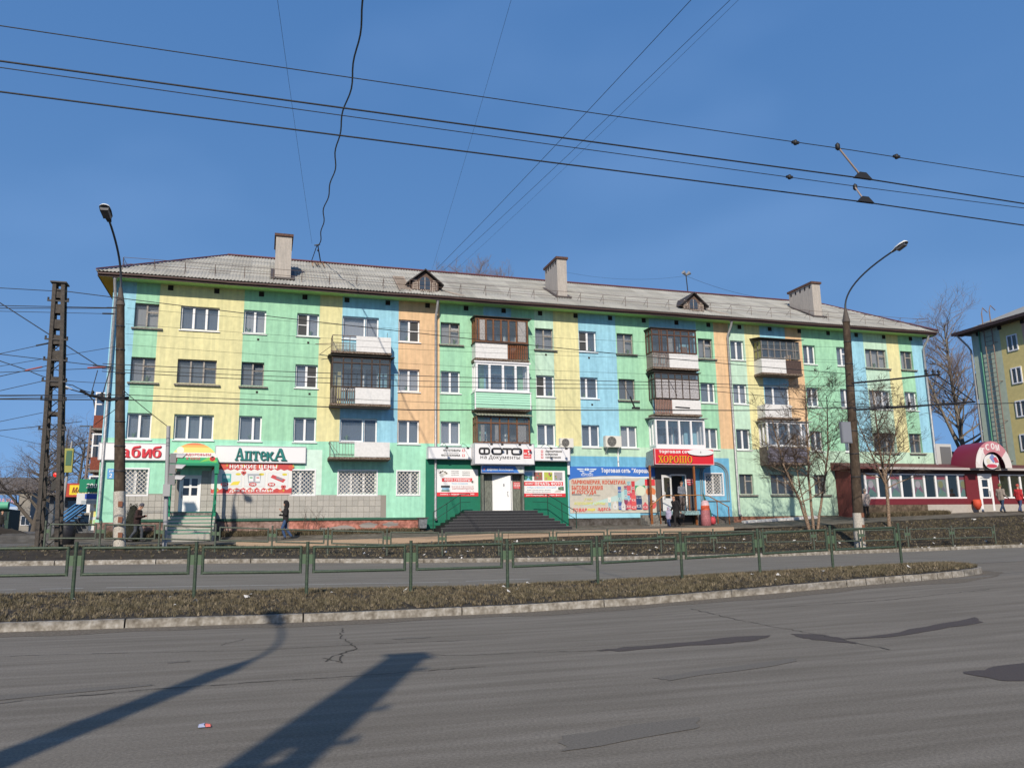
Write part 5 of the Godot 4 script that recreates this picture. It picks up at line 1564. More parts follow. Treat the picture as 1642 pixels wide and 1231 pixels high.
	for y in [5.6, 6.2]: lathe(st, Vector3(19.76, y, 0.06), [Vector2(0.05, 0), Vector2(0.06, 0.01), Vector2(0.06, 0.05), Vector2(0.05, 0.06)], 8)
	put("pipe_clip", st, alu, t)

# the low red shop at the right end of the block
func build_annex() -> void:
	var b := thing("corner_shop", "low maroon shop with a long row of white framed windows", "building", Vector3(41, 2.5, 1.4))
	var mar := mat("maroon", 0.17, 0.018, 0.028, 0.6, 0, tex.plaster, 3)
	var brown := mat("maroon weathered", 0.2, 0.05, 0.045, 0.85, 0, tex.drips, 2)
	var z := 1.4
	var st := sb()
	box(st, 34.78, 34.98, 2.0, 5.25, 0.02, z)
	put("side_wall", st, brown, b)
	st = sb()
	box(st, 34.985, 53.0, 3.02, 3.4, z - 0.15, z)
	put("sill_band", st, mar, b)
	st = sb()
	box(st, 34.985, 40.5, 1.6, 3.02, z - 0.15, z - 0.01)
	put("plinth", st, mat("annex plinth", 0.2, 0.15, 0.11, 0.95, 0, tex.plaster, 1.5, tex.blotch, Vector3(3, 3, 3)), b)
	st = sb()
	box(st, 40.5, 53.0, 1.6, 3.02, z - 0.15, z - 0.004)
	put("plinth", st, mat("annex plinth pale", 0.46, 0.42, 0.38, 0.95, 0, tex.plaster, 2), b)
	st = sb()
	box(st, 34.985, 53.0, 4.98, 5.22, z - 0.15, z)
	put("lintel_band", st, mat("annex lintel", 0.05, 0.025, 0.025, 0.7), b)
	st = sb()
	hexa(st, [Vector3(34.5, 5.22, 0.0), Vector3(53.0, 5.22, 0.0), Vector3(53.0, 5.22, z + 0.45), Vector3(34.5, 5.22, z + 0.45), Vector3(34.5, 5.75, 0.0), Vector3(53.0, 5.75, 0.0), Vector3(53.0, 5.32, z + 0.45), Vector3(34.5, 5.32, z + 0.45)])
	put("roof", st, mat("annex roof", 0.2, 0.06, 0.055, 0.75, 0, tex.rough, 2), b)
	st = sb()
	box(st, 36.6, 53.0, 5.2, 5.34, z + 0.45, z + 0.5)
	put("gutter", st, mat("annex gutter", 0.42, 0.38, 0.37, 0.6), b)
	for q in [[43.75, 44.8], [45.95, 46.6]]:
		st = sb()
		box(st, q[0], q[1], 3.4, 4.98, z - 0.15, z)
		put("pier", st, mar, b)
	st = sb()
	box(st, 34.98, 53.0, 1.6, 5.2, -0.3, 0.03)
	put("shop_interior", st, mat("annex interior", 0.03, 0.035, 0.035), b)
	# windows, one by one
	var x := 35.0
	var i := 0
	while x < 52.0:
		if x > 43.3 and x < 46.55:
			x = 46.6
			continue
		var w := sub("window", b)
		var x1 := x + 0.86
		st = sb()
		box(st, x, x + 0.07, 3.4, 4.98, z - 0.11, z - 0.02); box(st, x1 - 0.02, x1 + 0.05, 3.4, 4.98, z - 0.11, z - 0.02)
		box(st, x + 0.07, x1 - 0.02, 3.4, 3.5, z - 0.11, z - 0.02); box(st, x + 0.07, x1 - 0.02, 4.9, 4.98, z - 0.11, z - 0.02)
		put("frame", st, white, w)
		pane_box("pane", x + 0.07, x1 - 0.02, 3.5, 4.9, z - 0.06, mats.shoppane, w)
		if i % 2 == 1 and x < 47:
			st = sb()
			rect(st, x + 0.08, x1 - 0.03, 3.5, 4.9, z - 0.12, Color(0.28, 0.33, 0.3))
			poly(st, [Vector2(x + 0.1, 3.6), Vector2(x + 0.3, 4.3), Vector2(x + 0.6, 4.4), Vector2(x1 - 0.06, 3.9), Vector2(x1 - 0.06, 3.6)], z - 0.117, Color(0.3, 0.12, 0.18) if i % 4 == 1 else Color(0.2, 0.18, 0.25))
			poly(st, [Vector2(x + 0.1, 3.55), Vector2(x + 0.4, 4.05), Vector2(x1 - 0.05, 3.75), Vector2(x1 - 0.05, 3.55)], z - 0.114, Color(0.15, 0.3, 0.25))
			disc(st, x + 0.45, 4.3, z - 0.111, 0.2, 0.24, Color(0.55, 0.5, 0.55) if i < 7 else Color(0.3, 0.3, 0.1), 0, TAU, 12)
			rect(st, x + 0.08, x1 - 0.03, 4.62, 4.88, z - 0.111, Color(0.4, 0.05, 0.06))
			put("window_poster", st, vcol("print", 0.6), w)
		x += 0.91
		i += 1
	# entrance
	var d := sub("door", b, "white plastic door")
	st = sb()
	box(st, 44.8, 45.0, 2.6, 5.0, z - 0.14, z + 0.02); box(st, 45.8, 45.95, 2.6, 5.0, z - 0.14, z + 0.02); box(st, 45.0, 45.8, 4.75, 5.0, z - 0.14, z + 0.02)
	box(st, 45.0, 45.15, 2.6, 4.75, z - 0.1, z - 0.04); box(st, 45.65, 45.8, 2.6, 4.75, z - 0.1, z - 0.04); box(st, 45.15, 45.65, 2.6, 3.5, z - 0.1, z - 0.04); box(st, 45.15, 45.65, 4.05, 4.15, z - 0.1, z - 0.04); box(st, 45.15, 45.65, 4.62, 4.75, z - 0.1, z - 0.04)
	put("door_leaf", st, white, d)
	pane_box("pane", 45.15, 45.65, 3.5, 4.05, z - 0.07, mats.darkpane, d)
	pane_box("pane", 45.15, 45.65, 4.15, 4.62, z - 0.07, mats.darkpane, d)
	st = sb()
	rod(st, Vector3(45.7, 3.5, z), Vector3(45.7, 3.9, z), 0.02, 5)
	put("door_handle", st, mats.darkmetal, d)
	var t := thing("arched_shop_sign", "round maroon and white arched sign over the red shop door", "sign", Vector3(45.5, 5.2, 1.9))
	var cx := 45.2; var cy := 5.45
	st = sb()   # vaulted hood
	st.set_smooth_group(0)
	for k in 18:
		var a := PI * k / 18.0; var e := PI * (k + 1) / 18.0
		var pa := Vector3(cx - cos(a) * 1.5, cy - 0.15 + sin(a) * 1.75, 0.4); var pe := Vector3(cx - cos(e) * 1.5, cy - 0.15 + sin(e) * 1.75, 0.4)
		var zz := Vector3(0, 0, 2.0)
		tri(st, pa, pe, pe + zz); tri(st, pa, pe + zz, pa + zz)
	put("hood", st, mat("hood crimson", 0.19, 0.018, 0.045, 0.45), t)
	st = sb()   # front ring
	for k in 18:
		var a := PI * k / 18.0; var e := PI * (k + 1) / 18.0
		var ro := Vector2(1.5, 1.75); var ri := Vector2(0.95, 1.05)
		var c := Color(0.5, 0.2, 0.24) if k > 4 and k < 14 else Color(0.66, 0.6, 0.6)
		poly(st, [Vector2(cx - cos(a) * ro.x, cy - 0.15 + sin(a) * ro.y), Vector2(cx - cos(e) * ro.x, cy - 0.15 + sin(e) * ro.y), Vector2(cx - cos(e) * ri.x, cy - 0.15 + sin(e) * ri.y), Vector2(cx - cos(a) * ri.x, cy - 0.15 + sin(a) * ri.y)], 2.402, c)
	poly(st, [Vector2(cx - 1.45, cy + 0.3), Vector2(cx - 1.2, cy + 0.05), Vector2(cx - 0.8, cy + 1.0), Vector2(cx - 1.0, cy + 1.1)], 2.407, Color(0.72, 0.7, 0.7))
	put("ring", st, vcol("print", 0.6), t)
	for q in [["М", 0.42], ["О", 0.32], ["С", 0.2], ["Т", 0.08]]:
		var a: float = PI * (1 - q[1] - 0.2)
		text(t, q[0], cx + cos(a) * 1.24, cy - 0.15 + sin(a) * 1.42, 2.41, 0.3, 0.4, mat("sign shadow", 0.05, 0.03, 0.03) if false else paint(0.74, 0.7, 0.7), "Droid Sans", 700)
	st = sb()   # toy-like emblem in the middle
	disc(st, cx + 0.05, cy + 0.3, 2.2, 0.62, 0.5, Color(0.7, 0.7, 0.72), 0, TAU, 20)
	disc(st, cx + 0.05, cy + 0.0, 2.205, 0.45, 0.13, Color(0.5, 0.06, 0.1), 0, TAU, 14)
	disc(st, cx - 0.2, cy + 0.3, 2.21, 0.16, 0.18, Color(0.62, 0.58, 0.5), 0, TAU, 12)
	poly(st, [Vector2(cx - 0.1, cy + 0.55), Vector2(cx + 0.15, cy + 0.8), Vector2(cx + 0.5, cy + 0.45), Vector2(cx + 0.2, cy + 0.2)], 2.215, Color(0.2, 0.25, 0.5))
	poly(st, [Vector2(cx + 0.2, cy + 0.5), Vector2(cx + 0.45, cy + 0.6), Vector2(cx + 0.65, cy + 0.25), Vector2(cx + 0.35, cy + 0.2)], 2.219, Color(0.5, 0.08, 0.12))
	disc(st, cx, cy - 0.14, 2.0, 0.96, 1.2, Color(0.16, 0.15, 0.14), 0, PI, 20)
	put("emblem", st, vcol("print", 0.6), t)
	t = thing("litter_bin", "small orange bin beside the maroon pier of the corner shop", "bin", Vector3(44.15, 2.6, 1.6))
	st = sb()
	lathe(st, Vector3(44.15, 2.66, 1.75), [Vector2(0, 0), Vector2(0.1, 0), Vector2(0.26, 0.3), Vector2(0.24, 0.66), Vector2(0.2, 0.66), Vector2(0.2, 0.6), Vector2(0, 0.6)], 12)
	put("bin_body", st, paint(0.55, 0.07, 0.03), t)
	st = sb()
	rod(st, Vector3(44.15, 2.2, 1.75), Vector3(44.15, 2.68, 1.75), 0.04, 6)
	put("bin_foot", st, mats.darkmetal, t)
	t = thing("air_conditioner", "pale box shaped cooling unit on the roof of the corner shop", "cooling unit", Vector3(43, 5.6, -1), "")
	st = sb()
	box(st, 44.2, 45.9, 5.4, 7.3, -2.2, -1.5)
	put("casing", st, paint(0.5, 0.5, 0.5), t)
	st = sb()
	box(st, 44.9, 45.8, 5.7, 7.1, -1.5, -1.46)
	put("grille", st, paint(0.14, 0.14, 0.15), t)

# ------------------------------------------------------------------ ground, roads, kerbs
func island_z(x: float) -> Vector2:   # back and front edge of the traffic island
	var f := 26.8
	var k := 20.0
	if x > 15.0:
		var t := clampf((x - 15.0) / 4.2, 0, 1)
		var r := sqrt(maxf(0.0, 1.0 - t * t))
		var mid := 24.3
		f = mid + (26.8 - mid) * r
		k = mid - (mid - 20.0) * pow(r, 0.7)
	return Vector2(k, f)

func island_y(x: float, z: float) -> float:
	var e := island_z(x)
	var u := clampf((z - e.x) / maxf(e.y - e.x, 0.01), 0, 1)
	var edge := lerpf(H(x, e.x) + 0.05, H(x, e.y) + 0.15, smoothstep(0.0, 0.9, u))
	return maxf(edge + sin(u * PI) * 0.1, H(x, z) + 0.03)

func stain(parent: Node, called: String, pts: Array, dy: float, m: Material) -> void:
	var st := sb()
	var pp := PackedVector2Array()
	for p in pts: pp.append(Vector2(p[0], p[1]))
	# ragged outline
	var q := PackedVector2Array()
	for i in pp.size():
		var a := pp[i]; var e := pp[(i + 1) % pp.size()]
		for k in 4:
			var c := a.lerp(e, k / 4.0)
			q.append(c + Vector2(rng.randf_range(-1, 1), rng.randf_range(-1, 1)) * 0.05 * (1 if k else 0))
	var ix := Geometry2D.triangulate_polygon(q)
	st.set_smooth_group(0)
	for k in range(0, ix.size(), 3):
		var a := q[ix[k]]; var b := q[ix[k + 1]]; var c := q[ix[k + 2]]
		if (b - a).cross(c - a) < 0:
			var w := b; b = c; c = w
		tri(st, G(a.x, a.y, dy), G(b.x, b.y, dy), G(c.x, c.y, dy))
	put(called, st, m, parent)

func crack(st: SurfaceTool, pts: Array, w: float, dy: float) -> void:
	for i in pts.size() - 1:
		var a := Vector2(pts[i][0], pts[i][1]); var e := Vector2(pts[i + 1][0], pts[i + 1][1])
		var n := int(a.distance_to(e) / 0.12) + 1
		var prev := a
		for k in n:
			var c := a.lerp(e, float(k + 1) / n)
			if k < n - 1: c += Vector2(rng.randf_range(-1, 1), rng.randf_range(-1, 1)) * 0.035
			var s := (c - prev).orthogonal().normalized() * w * rng.randf_range(0.25, 1.0)
			quad(st, G(prev.x - s.x, prev.y - s.y, dy), G(c.x - s.x, c.y - s.y, dy), G(c.x + s.x, c.y + s.y, dy), G(prev.x + s.x, prev.y + s.y, dy))
			prev = c

func build_ground() -> void:
	var asphalt := mat("asphalt", 0.285, 0.252, 0.207, 0.92, 0, tex.asphalt, 1.6, tex.tracks, Vector3(17, 8, 5.5), tex.asphalt, 0.5)
	var asphalt2 := mat("asphalt far", 0.27, 0.25, 0.22, 0.92, 0, tex.asphalt, 2.2, tex.tracks, Vector3(13, 8, 4.0), tex.asphalt, 0.5)
	var soil := mat("soil", 0.10, 0.082, 0.06, 1.0, 0, tex.soil, 1.3, tex.blotch, Vector3(5, 5, 5), tex.soil, 2.0)
	var sidew := mat("sidewalk asphalt", 0.27, 0.245, 0.205, 0.95, 0, tex.asphalt, 2.0, tex.blotch, Vector3(6, 6, 4))
	var g := sheet("ground", -400, 500, -400, 70, 60, 60, -0.16, mat("dirt", 0.12, 0.105, 0.085, 1, 0, tex.soil, 3), "bare brown earth stretching to the horizon")
	var road := sheet("road", -60, 110, 13.52, 66, 110, 90, 0.0, asphalt, "worn grey asphalt road with cracks and dark damp stains")
	sheet("side_street", -60, -9.3, -150, 13.51, 30, 60, 0.0, mat("asphalt side", 0.25, 0.235, 0.21, 0.95, 0, tex.asphalt, 3.0, tex.blotch, Vector3(9, 9, 9)), "grey asphalt side street at the left corner of the block")
	sheet("verge", -9.29, 110, 6.67, 13.37, 120, 16, 0.0, soil, "brown earth verge with dry grass and litter behind the far fence")
	sheet("sidewalk", -9.29, 34.5, 0.9, 6.59, 60, 8, 0.004, sidew, "dusty asphalt sidewalk along the shop fronts")
	sheet("sidewalk", 34.51, 110, 1.2, 6.59, 60, 8, 0.004, sidew, "dusty sidewalk in front of the maroon corner shop")
	var ed := sheet("grass_strip", -9.29, 8.3, 0.03, 0.9, 30, 4, 0.006, soil, "narrow strip of dry grass at the foot of the coral plinth")
	sheet("pavement_apron", 8.3, 34.5, 0.03, 0.9, 40, 4, 0.004, sidew, "paved apron in front of the shop steps")
	# far lane as its own greyer sheet
	var st := sb()
	st.set_smooth_group(0)
	var xs := steps_of(-60, 110, 90, HX)
	for i in xs.size() - 1:
		for k in 24:
			var z0 := lerpf(13.52, 20.0, k / 24.0); var z1 := lerpf(13.52, 20.0, (k + 1) / 24.0)
			tri(st, G(xs[i], z0, 0.008), G(xs[i + 1], z0, 0.008), G(xs[i + 1], z1, 0.008)); tri(st, G(xs[i], z0, 0.008), G(xs[i + 1], z1, 0.008), G(xs[i], z1, 0.008))
	put("far_carriageway", st, asphalt2, road)
	# lane line, worn thin
	st = sb()
	var x := -7.0
	while x < 8.0:
		var z := 18.8 - x * 0.02
		if rng.randf() < 0.85:
			quad(st, G(x, z - 0.04, 0.013), G(x + 0.5, z - 0.04, 0.013), G(x + 0.5, z + 0.04, 0.013), G(x, z + 0.04, 0.013))
		x += 0.52
	put("lane_line", st, mat("worn paint", 0.3, 0.3, 0.29, 0.9), road)
	# damp stains and cracks
	var damp := mat("damp asphalt", 0.1, 0.075, 0.062, 0.75, 0, tex.asphalt, 1.3)
	var dry := mat("old stain", 0.2, 0.178, 0.148, 0.9, 0, tex.asphalt, 1.3)
	for q in STAINS: stain(road, "damp_stain", q, 0.005, damp)
	for q in STAINS2: stain(road, "old_stain", q, 0.0045, dry)
	st = sb()
	for q in CRACKS: crack(st, q, 0.013, 0.006)
	put("crack", st, mat("crack", 0.05, 0.042, 0.033, 1), road)
	# gutter dust along the kerb
	st = sb()
	st.set_smooth_group(0)
	for i in 110:
		var xa := -8 + i * 0.25; var xb := xa + 0.25
		var wa := 0.75 + sin(xa * 1.3) * 0.12 + sin(xa * 3.7) * 0.06; var wb := 0.75 + sin(xb * 1.3) * 0.12 + sin(xb * 3.7) * 0.06
		var za := island_z(xa).y; var zb := island_z(xb).y
		tri(st, G(xa, za - 0.05, 0.004), G(xb, zb - 0.05, 0.004), G(xb, zb + wb, 0.004)); tri(st, G(xa, za - 0.05, 0.004), G(xb, zb + wb, 0.004), G(xa, za + wa, 0.004))
	put("gutter_dust", st, mat("dust", 0.27, 0.235, 0.185, 1, 0, tex.soil, 1.4), road)
	# traffic island
	st = sb()
	st.set_smooth_group(0)
	x = -40.0
	while x < 19.15:
		var x1 := x + (0.5 if x < 14 else 0.13)
		for k in 16:
			var ea := island_z(x); var eb := island_z(x1)
			var fa := ea.y - 0.14; var fb := eb.y - 0.14
			var a0 := lerpf(ea.x, fa, k / 16.0); var a1 := lerpf(ea.x, fa, (k + 1) / 16.0)
			var b0 := lerpf(eb.x, fb, k / 16.0); var b1 := lerpf(eb.x, fb, (k + 1) / 16.0)
			if k == 0:
				a0 -= 0.0
			var v := func(xx: float, zz: float, k2: int) -> Vector3: return Vector3(xx, island_y(xx, zz) if k2 > 0 else H(xx, zz) - 0.02, zz)
			var A: Vector3 = v.call(x, a0, k); var B: Vector3 = v.call(x1, b0, k); var C: Vector3 = v.call(x1, b1, k + 1); var D: Vector3 = v.call(x, a1, k + 1)
			tri(st, A, B, C); tri(st, A, C, D)
		x = x1
	tag(put("traffic_island", st, soil), "long low traffic island of brown soil and dry grass carrying the near green fence", "", "", "structure")
	# kerbs of single stones
	var kc := []
	for k in 3: kc.append(mat("kerb%d" % k, 0.42 + 0.03 * k, 0.395 + 0.03 * k, 0.355 + 0.03 * k, 0.95, 0, tex.plaster, 0.9, tex.blotch, Vector3(1.6, 1.6, 1.6), tex.plaster, 1.0))
	var kerb := thing("kerb", "pale worn concrete kerb along the front of the traffic island", "", Vector3(0, 0, 26.8))
	kerb.set_meta("kind", "structure")
	x = -11.57
	var i := 0
	while x < 19.1:
		var len := 3.1 if x < 13 else 0.55
		var x1 := minf(x + len, 19.15)
		st = sb()
		var n := 6 if x < 13 else 2
		for k in n:
			var xa := lerpf(x + 0.015, x1 - 0.015, float(k) / n); var xb := lerpf(x + 0.015, x1 - 0.015, float(k + 1) / n)
			var za := island_z(xa).y; var zb := island_z(xb).y
			var y0 := -0.1; var y1 := 0.15 + rng.randf() * 0.004
			hexa(st, [G(xa, za - 0.15, y0), G(xb, zb - 0.15, y0), G(xb, zb, y0), G(xa, za, y0), G(xa, za - 0.15, y1), G(xb, zb - 0.15, y1), G(xb, zb - 0.025, y1), G(xa, za - 0.025, y1)])
		put("kerb_stone", st, kc[i % 3], kerb)
		i += 1
		x = x1
	var kf := thing("kerb", "pale kerb along the far side of the road below the verge", "", Vector3(10, 0.5, 13.5))
	kf.set_meta("kind", "structure")
	x = -9.3
	while x < 60:
		st = sb()
		var x1 := x + 3.0
		hexa(st, [G(x + 0.015, 13.37, -0.3), G(x1 - 0.015, 13.37, -0.3), G(x1 - 0.015, 13.56, -0.05), G(x + 0.015, 13.56, -0.05), G(x + 0.015, 13.37, 0.02), G(x1 - 0.015, 13.37, 0.02), G(x1 - 0.015, 13.55, 0.15), G(x + 0.015, 13.55, 0.15)])
		put("kerb_stone", st, kc[i % 3], kf)
		i += 1
		x = x1
	var ks := thing("sidewalk_edge", "low sandy edging stones between sidewalk and verge", "", Vector3(6, 1.4, 6.6))
	ks.set_meta("kind", "structure")
	x = -1.0
	while x < 22:
		st = sb()
		var x1 := x + 3.0
		hexa(st, [G(x + 0.01, 6.5, -0.25), G(x1 - 0.01, 6.5, -0.25), G(x1 - 0.01, 6.66, -0.3), G(x + 0.01, 6.66, -0.3), G(x + 0.01, 6.5, 0.03), G(x1 - 0.01, 6.5, 0.03), Vector3(x1 - 0.01, H(x1, 6.5) + 0.03, 6.66), Vector3(x + 0.01, H(x, 6.5) + 0.03, 6.66)])
		put("edging_stone", st, mat("edging sand", 0.42, 0.31, 0.22, 0.95, 0, tex.plaster, 0.8), ks)
		x = x1
	build_grass()

func build_grass() -> void:
	var st := sb()
	st.set_smooth_group(-1)
	for k in 6:
		var a := rng.randf() * TAU
		var r := rng.randf() * 0.04
		var b := Vector3(cos(a) * r, 0, sin(a) * r)
		var s := Vector3(-sin(a), 0, cos(a)) * 0.007
		var lean := Vector3(cos(a), 0, sin(a)) * rng.randf_range(0.01, 0.06)
		tri(st, b - s, b + lean + Vector3(0, rng.randf_range(0.05, 0.11), 0), b + s)
	st.generate_normals()
	var tuft := st.commit()
	var gm := mat("dry grass", 1, 1, 1, 1)
	gm.vertex_color_use_as_albedo = true
	gm.backlight_enabled = true
	gm.backlight = Color(0.25, 0.22, 0.12)
	var noise := FastNoiseLite.new()
	noise.seed = 5; noise.frequency = 0.35
	var spots := []
	for k in 60000:
		var x := rng.randf_range(-9, 19)
		var e := island_z(x)
		var z := rng.randf_range(e.x + 0.2, e.y - 0.2)
		var u := (z - e.x) / (e.y - e.x)
		var v := noise.get_noise_2d(x, z) * 0.5 + 0.5
		if rng.randf() > 0.12 + v * 0.9 - 0.35 * (1 - u): continue
		spots.append([Vector3(x, island_y(x, z) - 0.01, z), 0.85, v])
	for k in 22000:
		var x := rng.randf_range(-9, 45)
		var z := rng.randf_range(6.9, 13.2)
		var v := noise.get_noise_2d(x * 0.8 + 40, z) * 0.5 + 0.5
		if rng.randf() > 0.05 + v * 0.9 * smoothstep(13.4, 9.5, z) + (0.35 if x > 24 else 0.0): continue
		spots.append([G(x, z, -0.01), 1.1, v])
	for k in 4000:
		var x := rng.randf_range(-7, 8.2)
		spots.append([G(x, rng.randf_range(0.1, 0.9), 0), 1.7, rng.randf()])
	for k in 5000:
		var x := rng.randf_range(35, 41)
		spots.append([G(x, rng.randf_range(1.5, 2.6), 0), 2.6, rng.randf() * 0.6])
	var mm := MultiMesh.new()
	mm.transform_format = MultiMesh.TRANSFORM_3D
	mm.use_colors = true
	mm.mesh = tuft
	mm.instance_count = spots.size()
	for k in spots.size():
		var q: Array = spots[k]
		var s: float = q[1] * rng.randf_range(0.6, 1.25)
		mm.set_instance_transform(k, Transform3D(Basis(Vector3.UP, rng.randf() * TAU).scaled(Vector3(s * 1.2, s, s * 1.2)), q[0]))
		var c := Color(0.175, 0.135, 0.085).lerp(Color(0.125, 0.11, 0.062), q[2]) * rng.randf_range(0.65, 1.25)
		if rng.randf() < 0.12: c = Color(0.28, 0.225, 0.15)
		mm.set_instance_color(k, Color(c.r, c.g, c.b, 1))
	var o := MultiMeshInstance3D.new()
	o.multimesh = mm
	o.material_override = gm
	o.name = "dry_grass"
	add_child(o)
	tag(o, "short dry brown grass over the traffic island and the verge", "grass", "", "stuff")
	# bits of paper on the verge
	st = sb()
	for k in 230:
		var x := rng.randf_range(-2, 46)
		var z := rng.randf_range(7.0, 13.2)
		if rng.randf() < 0.12:
			x = rng.randf_range(-5, 17); z = rng.randf_range(20.5, 26)
		var y := (island_y(x, z) if z > 19 else H(x, z)) + 0.03
		var s := rng.randf_range(0.02, 0.07)
		var a := rng.randf() * TAU
		var u := Vector3(cos(a), rng.randf_range(-0.3, 0.6), sin(a)) * s
		var w := Vector3(-sin(a), rng.randf_range(-0.2, 0.5), cos(a)) * s * 0.7
		var c := Vector3(x, y, z)
		quad(st, c - u - w, c + u - w, c + u + w + Vector3(0, s * 0.5, 0), c - u + w)
	tag(put("litter", st, mat("litter paper", 0.62, 0.6, 0.57, 0.8)), "scattered scraps of pale paper litter on the verge", "litter", "", "stuff")
	var t := thing("crushed_wrapper", "crushed red and blue wrapper lying on the near road", "wrapper", G(-0.37, 35.7, 0))
	st = sb()
	var c := G(-0.39, 35.7, 0.01)
	hexa(st, [c + Vector3(-0.042, 0, -0.018), c + Vector3(0.012, 0, -0.024), c + Vector3(0.018, 0, 0.018), c + Vector3(-0.036, 0, 0.018), c + Vector3(-0.036, 0.018, -0.012), c + Vector3(0.012, 0.027, -0.012), c + Vector3(0.006, 0.018, 0.012), c + Vector3(-0.03, 0.024, 0.012)])
	put("foil", st, paint(0.3, 0.34, 0.5, 0.3), t)
	st = sb()
	hexa(st, [c + Vector3(0.0186, 0, -0.018), c + Vector3(0.066, 0, -0.012), c + Vector3(0.06, 0, 0.018), c + Vector3(0.0192, 0, 0.018), c + Vector3(0.018, 0.024, -0.012), c + Vector3(0.06, 0.015, -0.012), c + Vector3(0.054, 0.018, 0.012), c + Vector3(0.018, 0.021, 0.012)])
	put("flap", st, paint(0.55, 0.08, 0.07, 0.4), t)

# ------------------------------------------------------------------ fences
func fence(label: String, xs: Array, z: float, h: float, low: float, m: Material, island := false, rr := 0.03) -> Node3D:
	var y := func(x: float) -> float: return island_y(x, z) if island else H(x, z)
	var t := thing("street_fence", label, "fence", Vector3(xs[0], y.call(xs[0]), z))
	for i in xs.size():
		var x: float = xs[i]
		var st := sb()
		rod(st, Vector3(x, y.call(x) - 0.2, z), Vector3(x, y.call(x) + h, z), rr * 1.15, 10)
		put("post", st, m, t)
		if i == xs.size() - 1: break
		var x1: float = xs[i + 1]
		var gap := 0.15
		var a := x + gap; var e := x1 - gap
		var ya: float = lerpf(y.call(x), y.call(x1), gap / (x1 - x)); var ye: float = lerpf(y.call(x1), y.call(x), gap / (x1 - x))
		var p := sub("panel", t)
		var d := 0.13
		for q in [[Vector3(a, ya + h - d, z), Vector3(e, ye + h - d, z)], [Vector3(a, ya + low, z), Vector3(e, ye + low, z)]]:
			st = sb()
			rod(st, q[0], q[1], rr, 10)
			put("rail", st, m, p)
		for q in [[a, ya], [e, ye]]:
			st = sb()
			rod(st, Vector3(q[0], q[1] + low - rr, z), Vector3(q[0], q[1] + h - d + rr, z), rr, 10)
			put("upright", st, m, p)
		for q in [[x + rr, a - rr * 0.7, ya], [e + rr * 0.7, x1 - rr, ye]]:
			st = sb()
			box(st, q[0], q[1], q[2] + low + 0.18, q[2] + h - d - 0.16, z - 0.006, z + 0.006)
			put("joining_plate", st, mat("fence plate", 0.075, 0.125, 0.07, 0.6), t)
	return t

# ------------------------------------------------------------------ poles
func concrete_pole(t: Node3D, base: Vector3, top: Vector3, r0: float, r1: float, whitewash := 0.0) -> void:
	var st := sb()
	var d := top - base
	tube(st, [base - d * 0.02, base + d * 0.25, base + d * 0.5, base + d * 0.75, top], [r0, lerpf(r0, r1, 0.25), lerpf(r0, r1, 0.5), lerpf(r0, r1, 0.75), r1], 8)
	put("shaft", st, mat("pole concrete", 0.115, 0.082, 0.058, 0.95, 0, tex.drips, 1.6, tex.blotch, Vector3(1.5, 3, 1.5)), t)
	if whitewash > 0:
		st = sb()
		var u := d.normalized()
		tube(st, [base, base + u * whitewash * 0.5, base + u * whitewash], [r0 + 0.006, r0 + 0.002, r0 - 0.002], 8)
		put("whitewash", st, mat("whitewash", 0.7, 0.65, 0.57, 0.95, 0, tex.rough, 0.5), t)
		st = sb()
		for k in 3:
			var c := base + u * (0.35 + k * 0.55)
			box(st, c.x - 0.02, c.x + 0.12, c.y, c.y + 0.2, c.z + r0 - 0.03, c.z + r0 + 0.012)
		put("bare_patch", st, mat("bare brick red", 0.2, 0.085, 0.05, 0.95), t)
	st = sb()
	for k in 7:
		var f := 0.3 + k * 0.1
		var c := base + d * f
		var r := lerpf(r0, r1, f)
		lathe(st, c, [Vector2(r, 0), Vector2(r + 0.012, 0.005), Vector2(r + 0.012, 0.055), Vector2(r, 0.06)], 10)
	put("band", st, mats.darkmetal, t)

func lamp_head(t: Node3D, at_: Vector3, dir: Vector3) -> void:
	var s := dir.cross(Vector3.UP).normalized()
	var u := s.cross(dir).normalized()
	var st := sb()
	st.set_smooth_group(3)
	var rings := [[0.0, 0.07, 0.05], [0.18, 0.1, 0.07], [0.3, 0.17, 0.11], [0.55, 0.19, 0.14], [0.78, 0.17, 0.12], [0.86, 0.08, 0.05], [0.87, 0.01, 0.01]]
	for i in rings.size() - 1:
		for k in 8:
			var v := []
			for q in [[i, k], [i + 1, k], [i + 1, k + 1], [i, k + 1]]:
				var a: float = PI * q[1] / 8.0
				v.append(at_ + dir * rings[q[0]][0] + s * cos(a) * rings[q[0]][1] + u * sin(a) * rings[q[0]][2])
			tri(st, v[0], v[1], v[2]); tri(st, v[0], v[2], v[3])
	put("lamp_cover", st, paint(0.72, 0.72, 0.7, 0.4), t)
	st = sb()
	for i in rings.size() - 1:
		var a: Vector3 = at_ + dir * rings[i][0]; var b: Vector3 = at_ + dir * rings[i + 1][0]
		quad(st, a + s * rings[i][1] - u * 0.02, a - s * rings[i][1] - u * 0.02, b - s * rings[i + 1][1] - u * 0.02, b + s * rings[i + 1][1] - u * 0.02)
	put("lamp_underside", st, paint(0.05, 0.05, 0.055, 0.3), t)
	st = sb()
	hexa(st, [at_ + dir * 0.3 - s * 0.12 - u * 0.14, at_ + dir * 0.3 + s * 0.12 - u * 0.14, at_ + dir * 0.72 + s * 0.12 - u * 0.12, at_ + dir * 0.72 - s * 0.12 - u * 0.12, at_ + dir * 0.28 - s * 0.15 - u * 0.022, at_ + dir * 0.28 + s * 0.15 - u * 0.022, at_ + dir * 0.76 + s * 0.15 - u * 0.022, at_ + dir * 0.76 - s * 0.15 - u * 0.022])
	put("lamp_bowl", st, paint(0.1, 0.1, 0.11, 0.2), t)

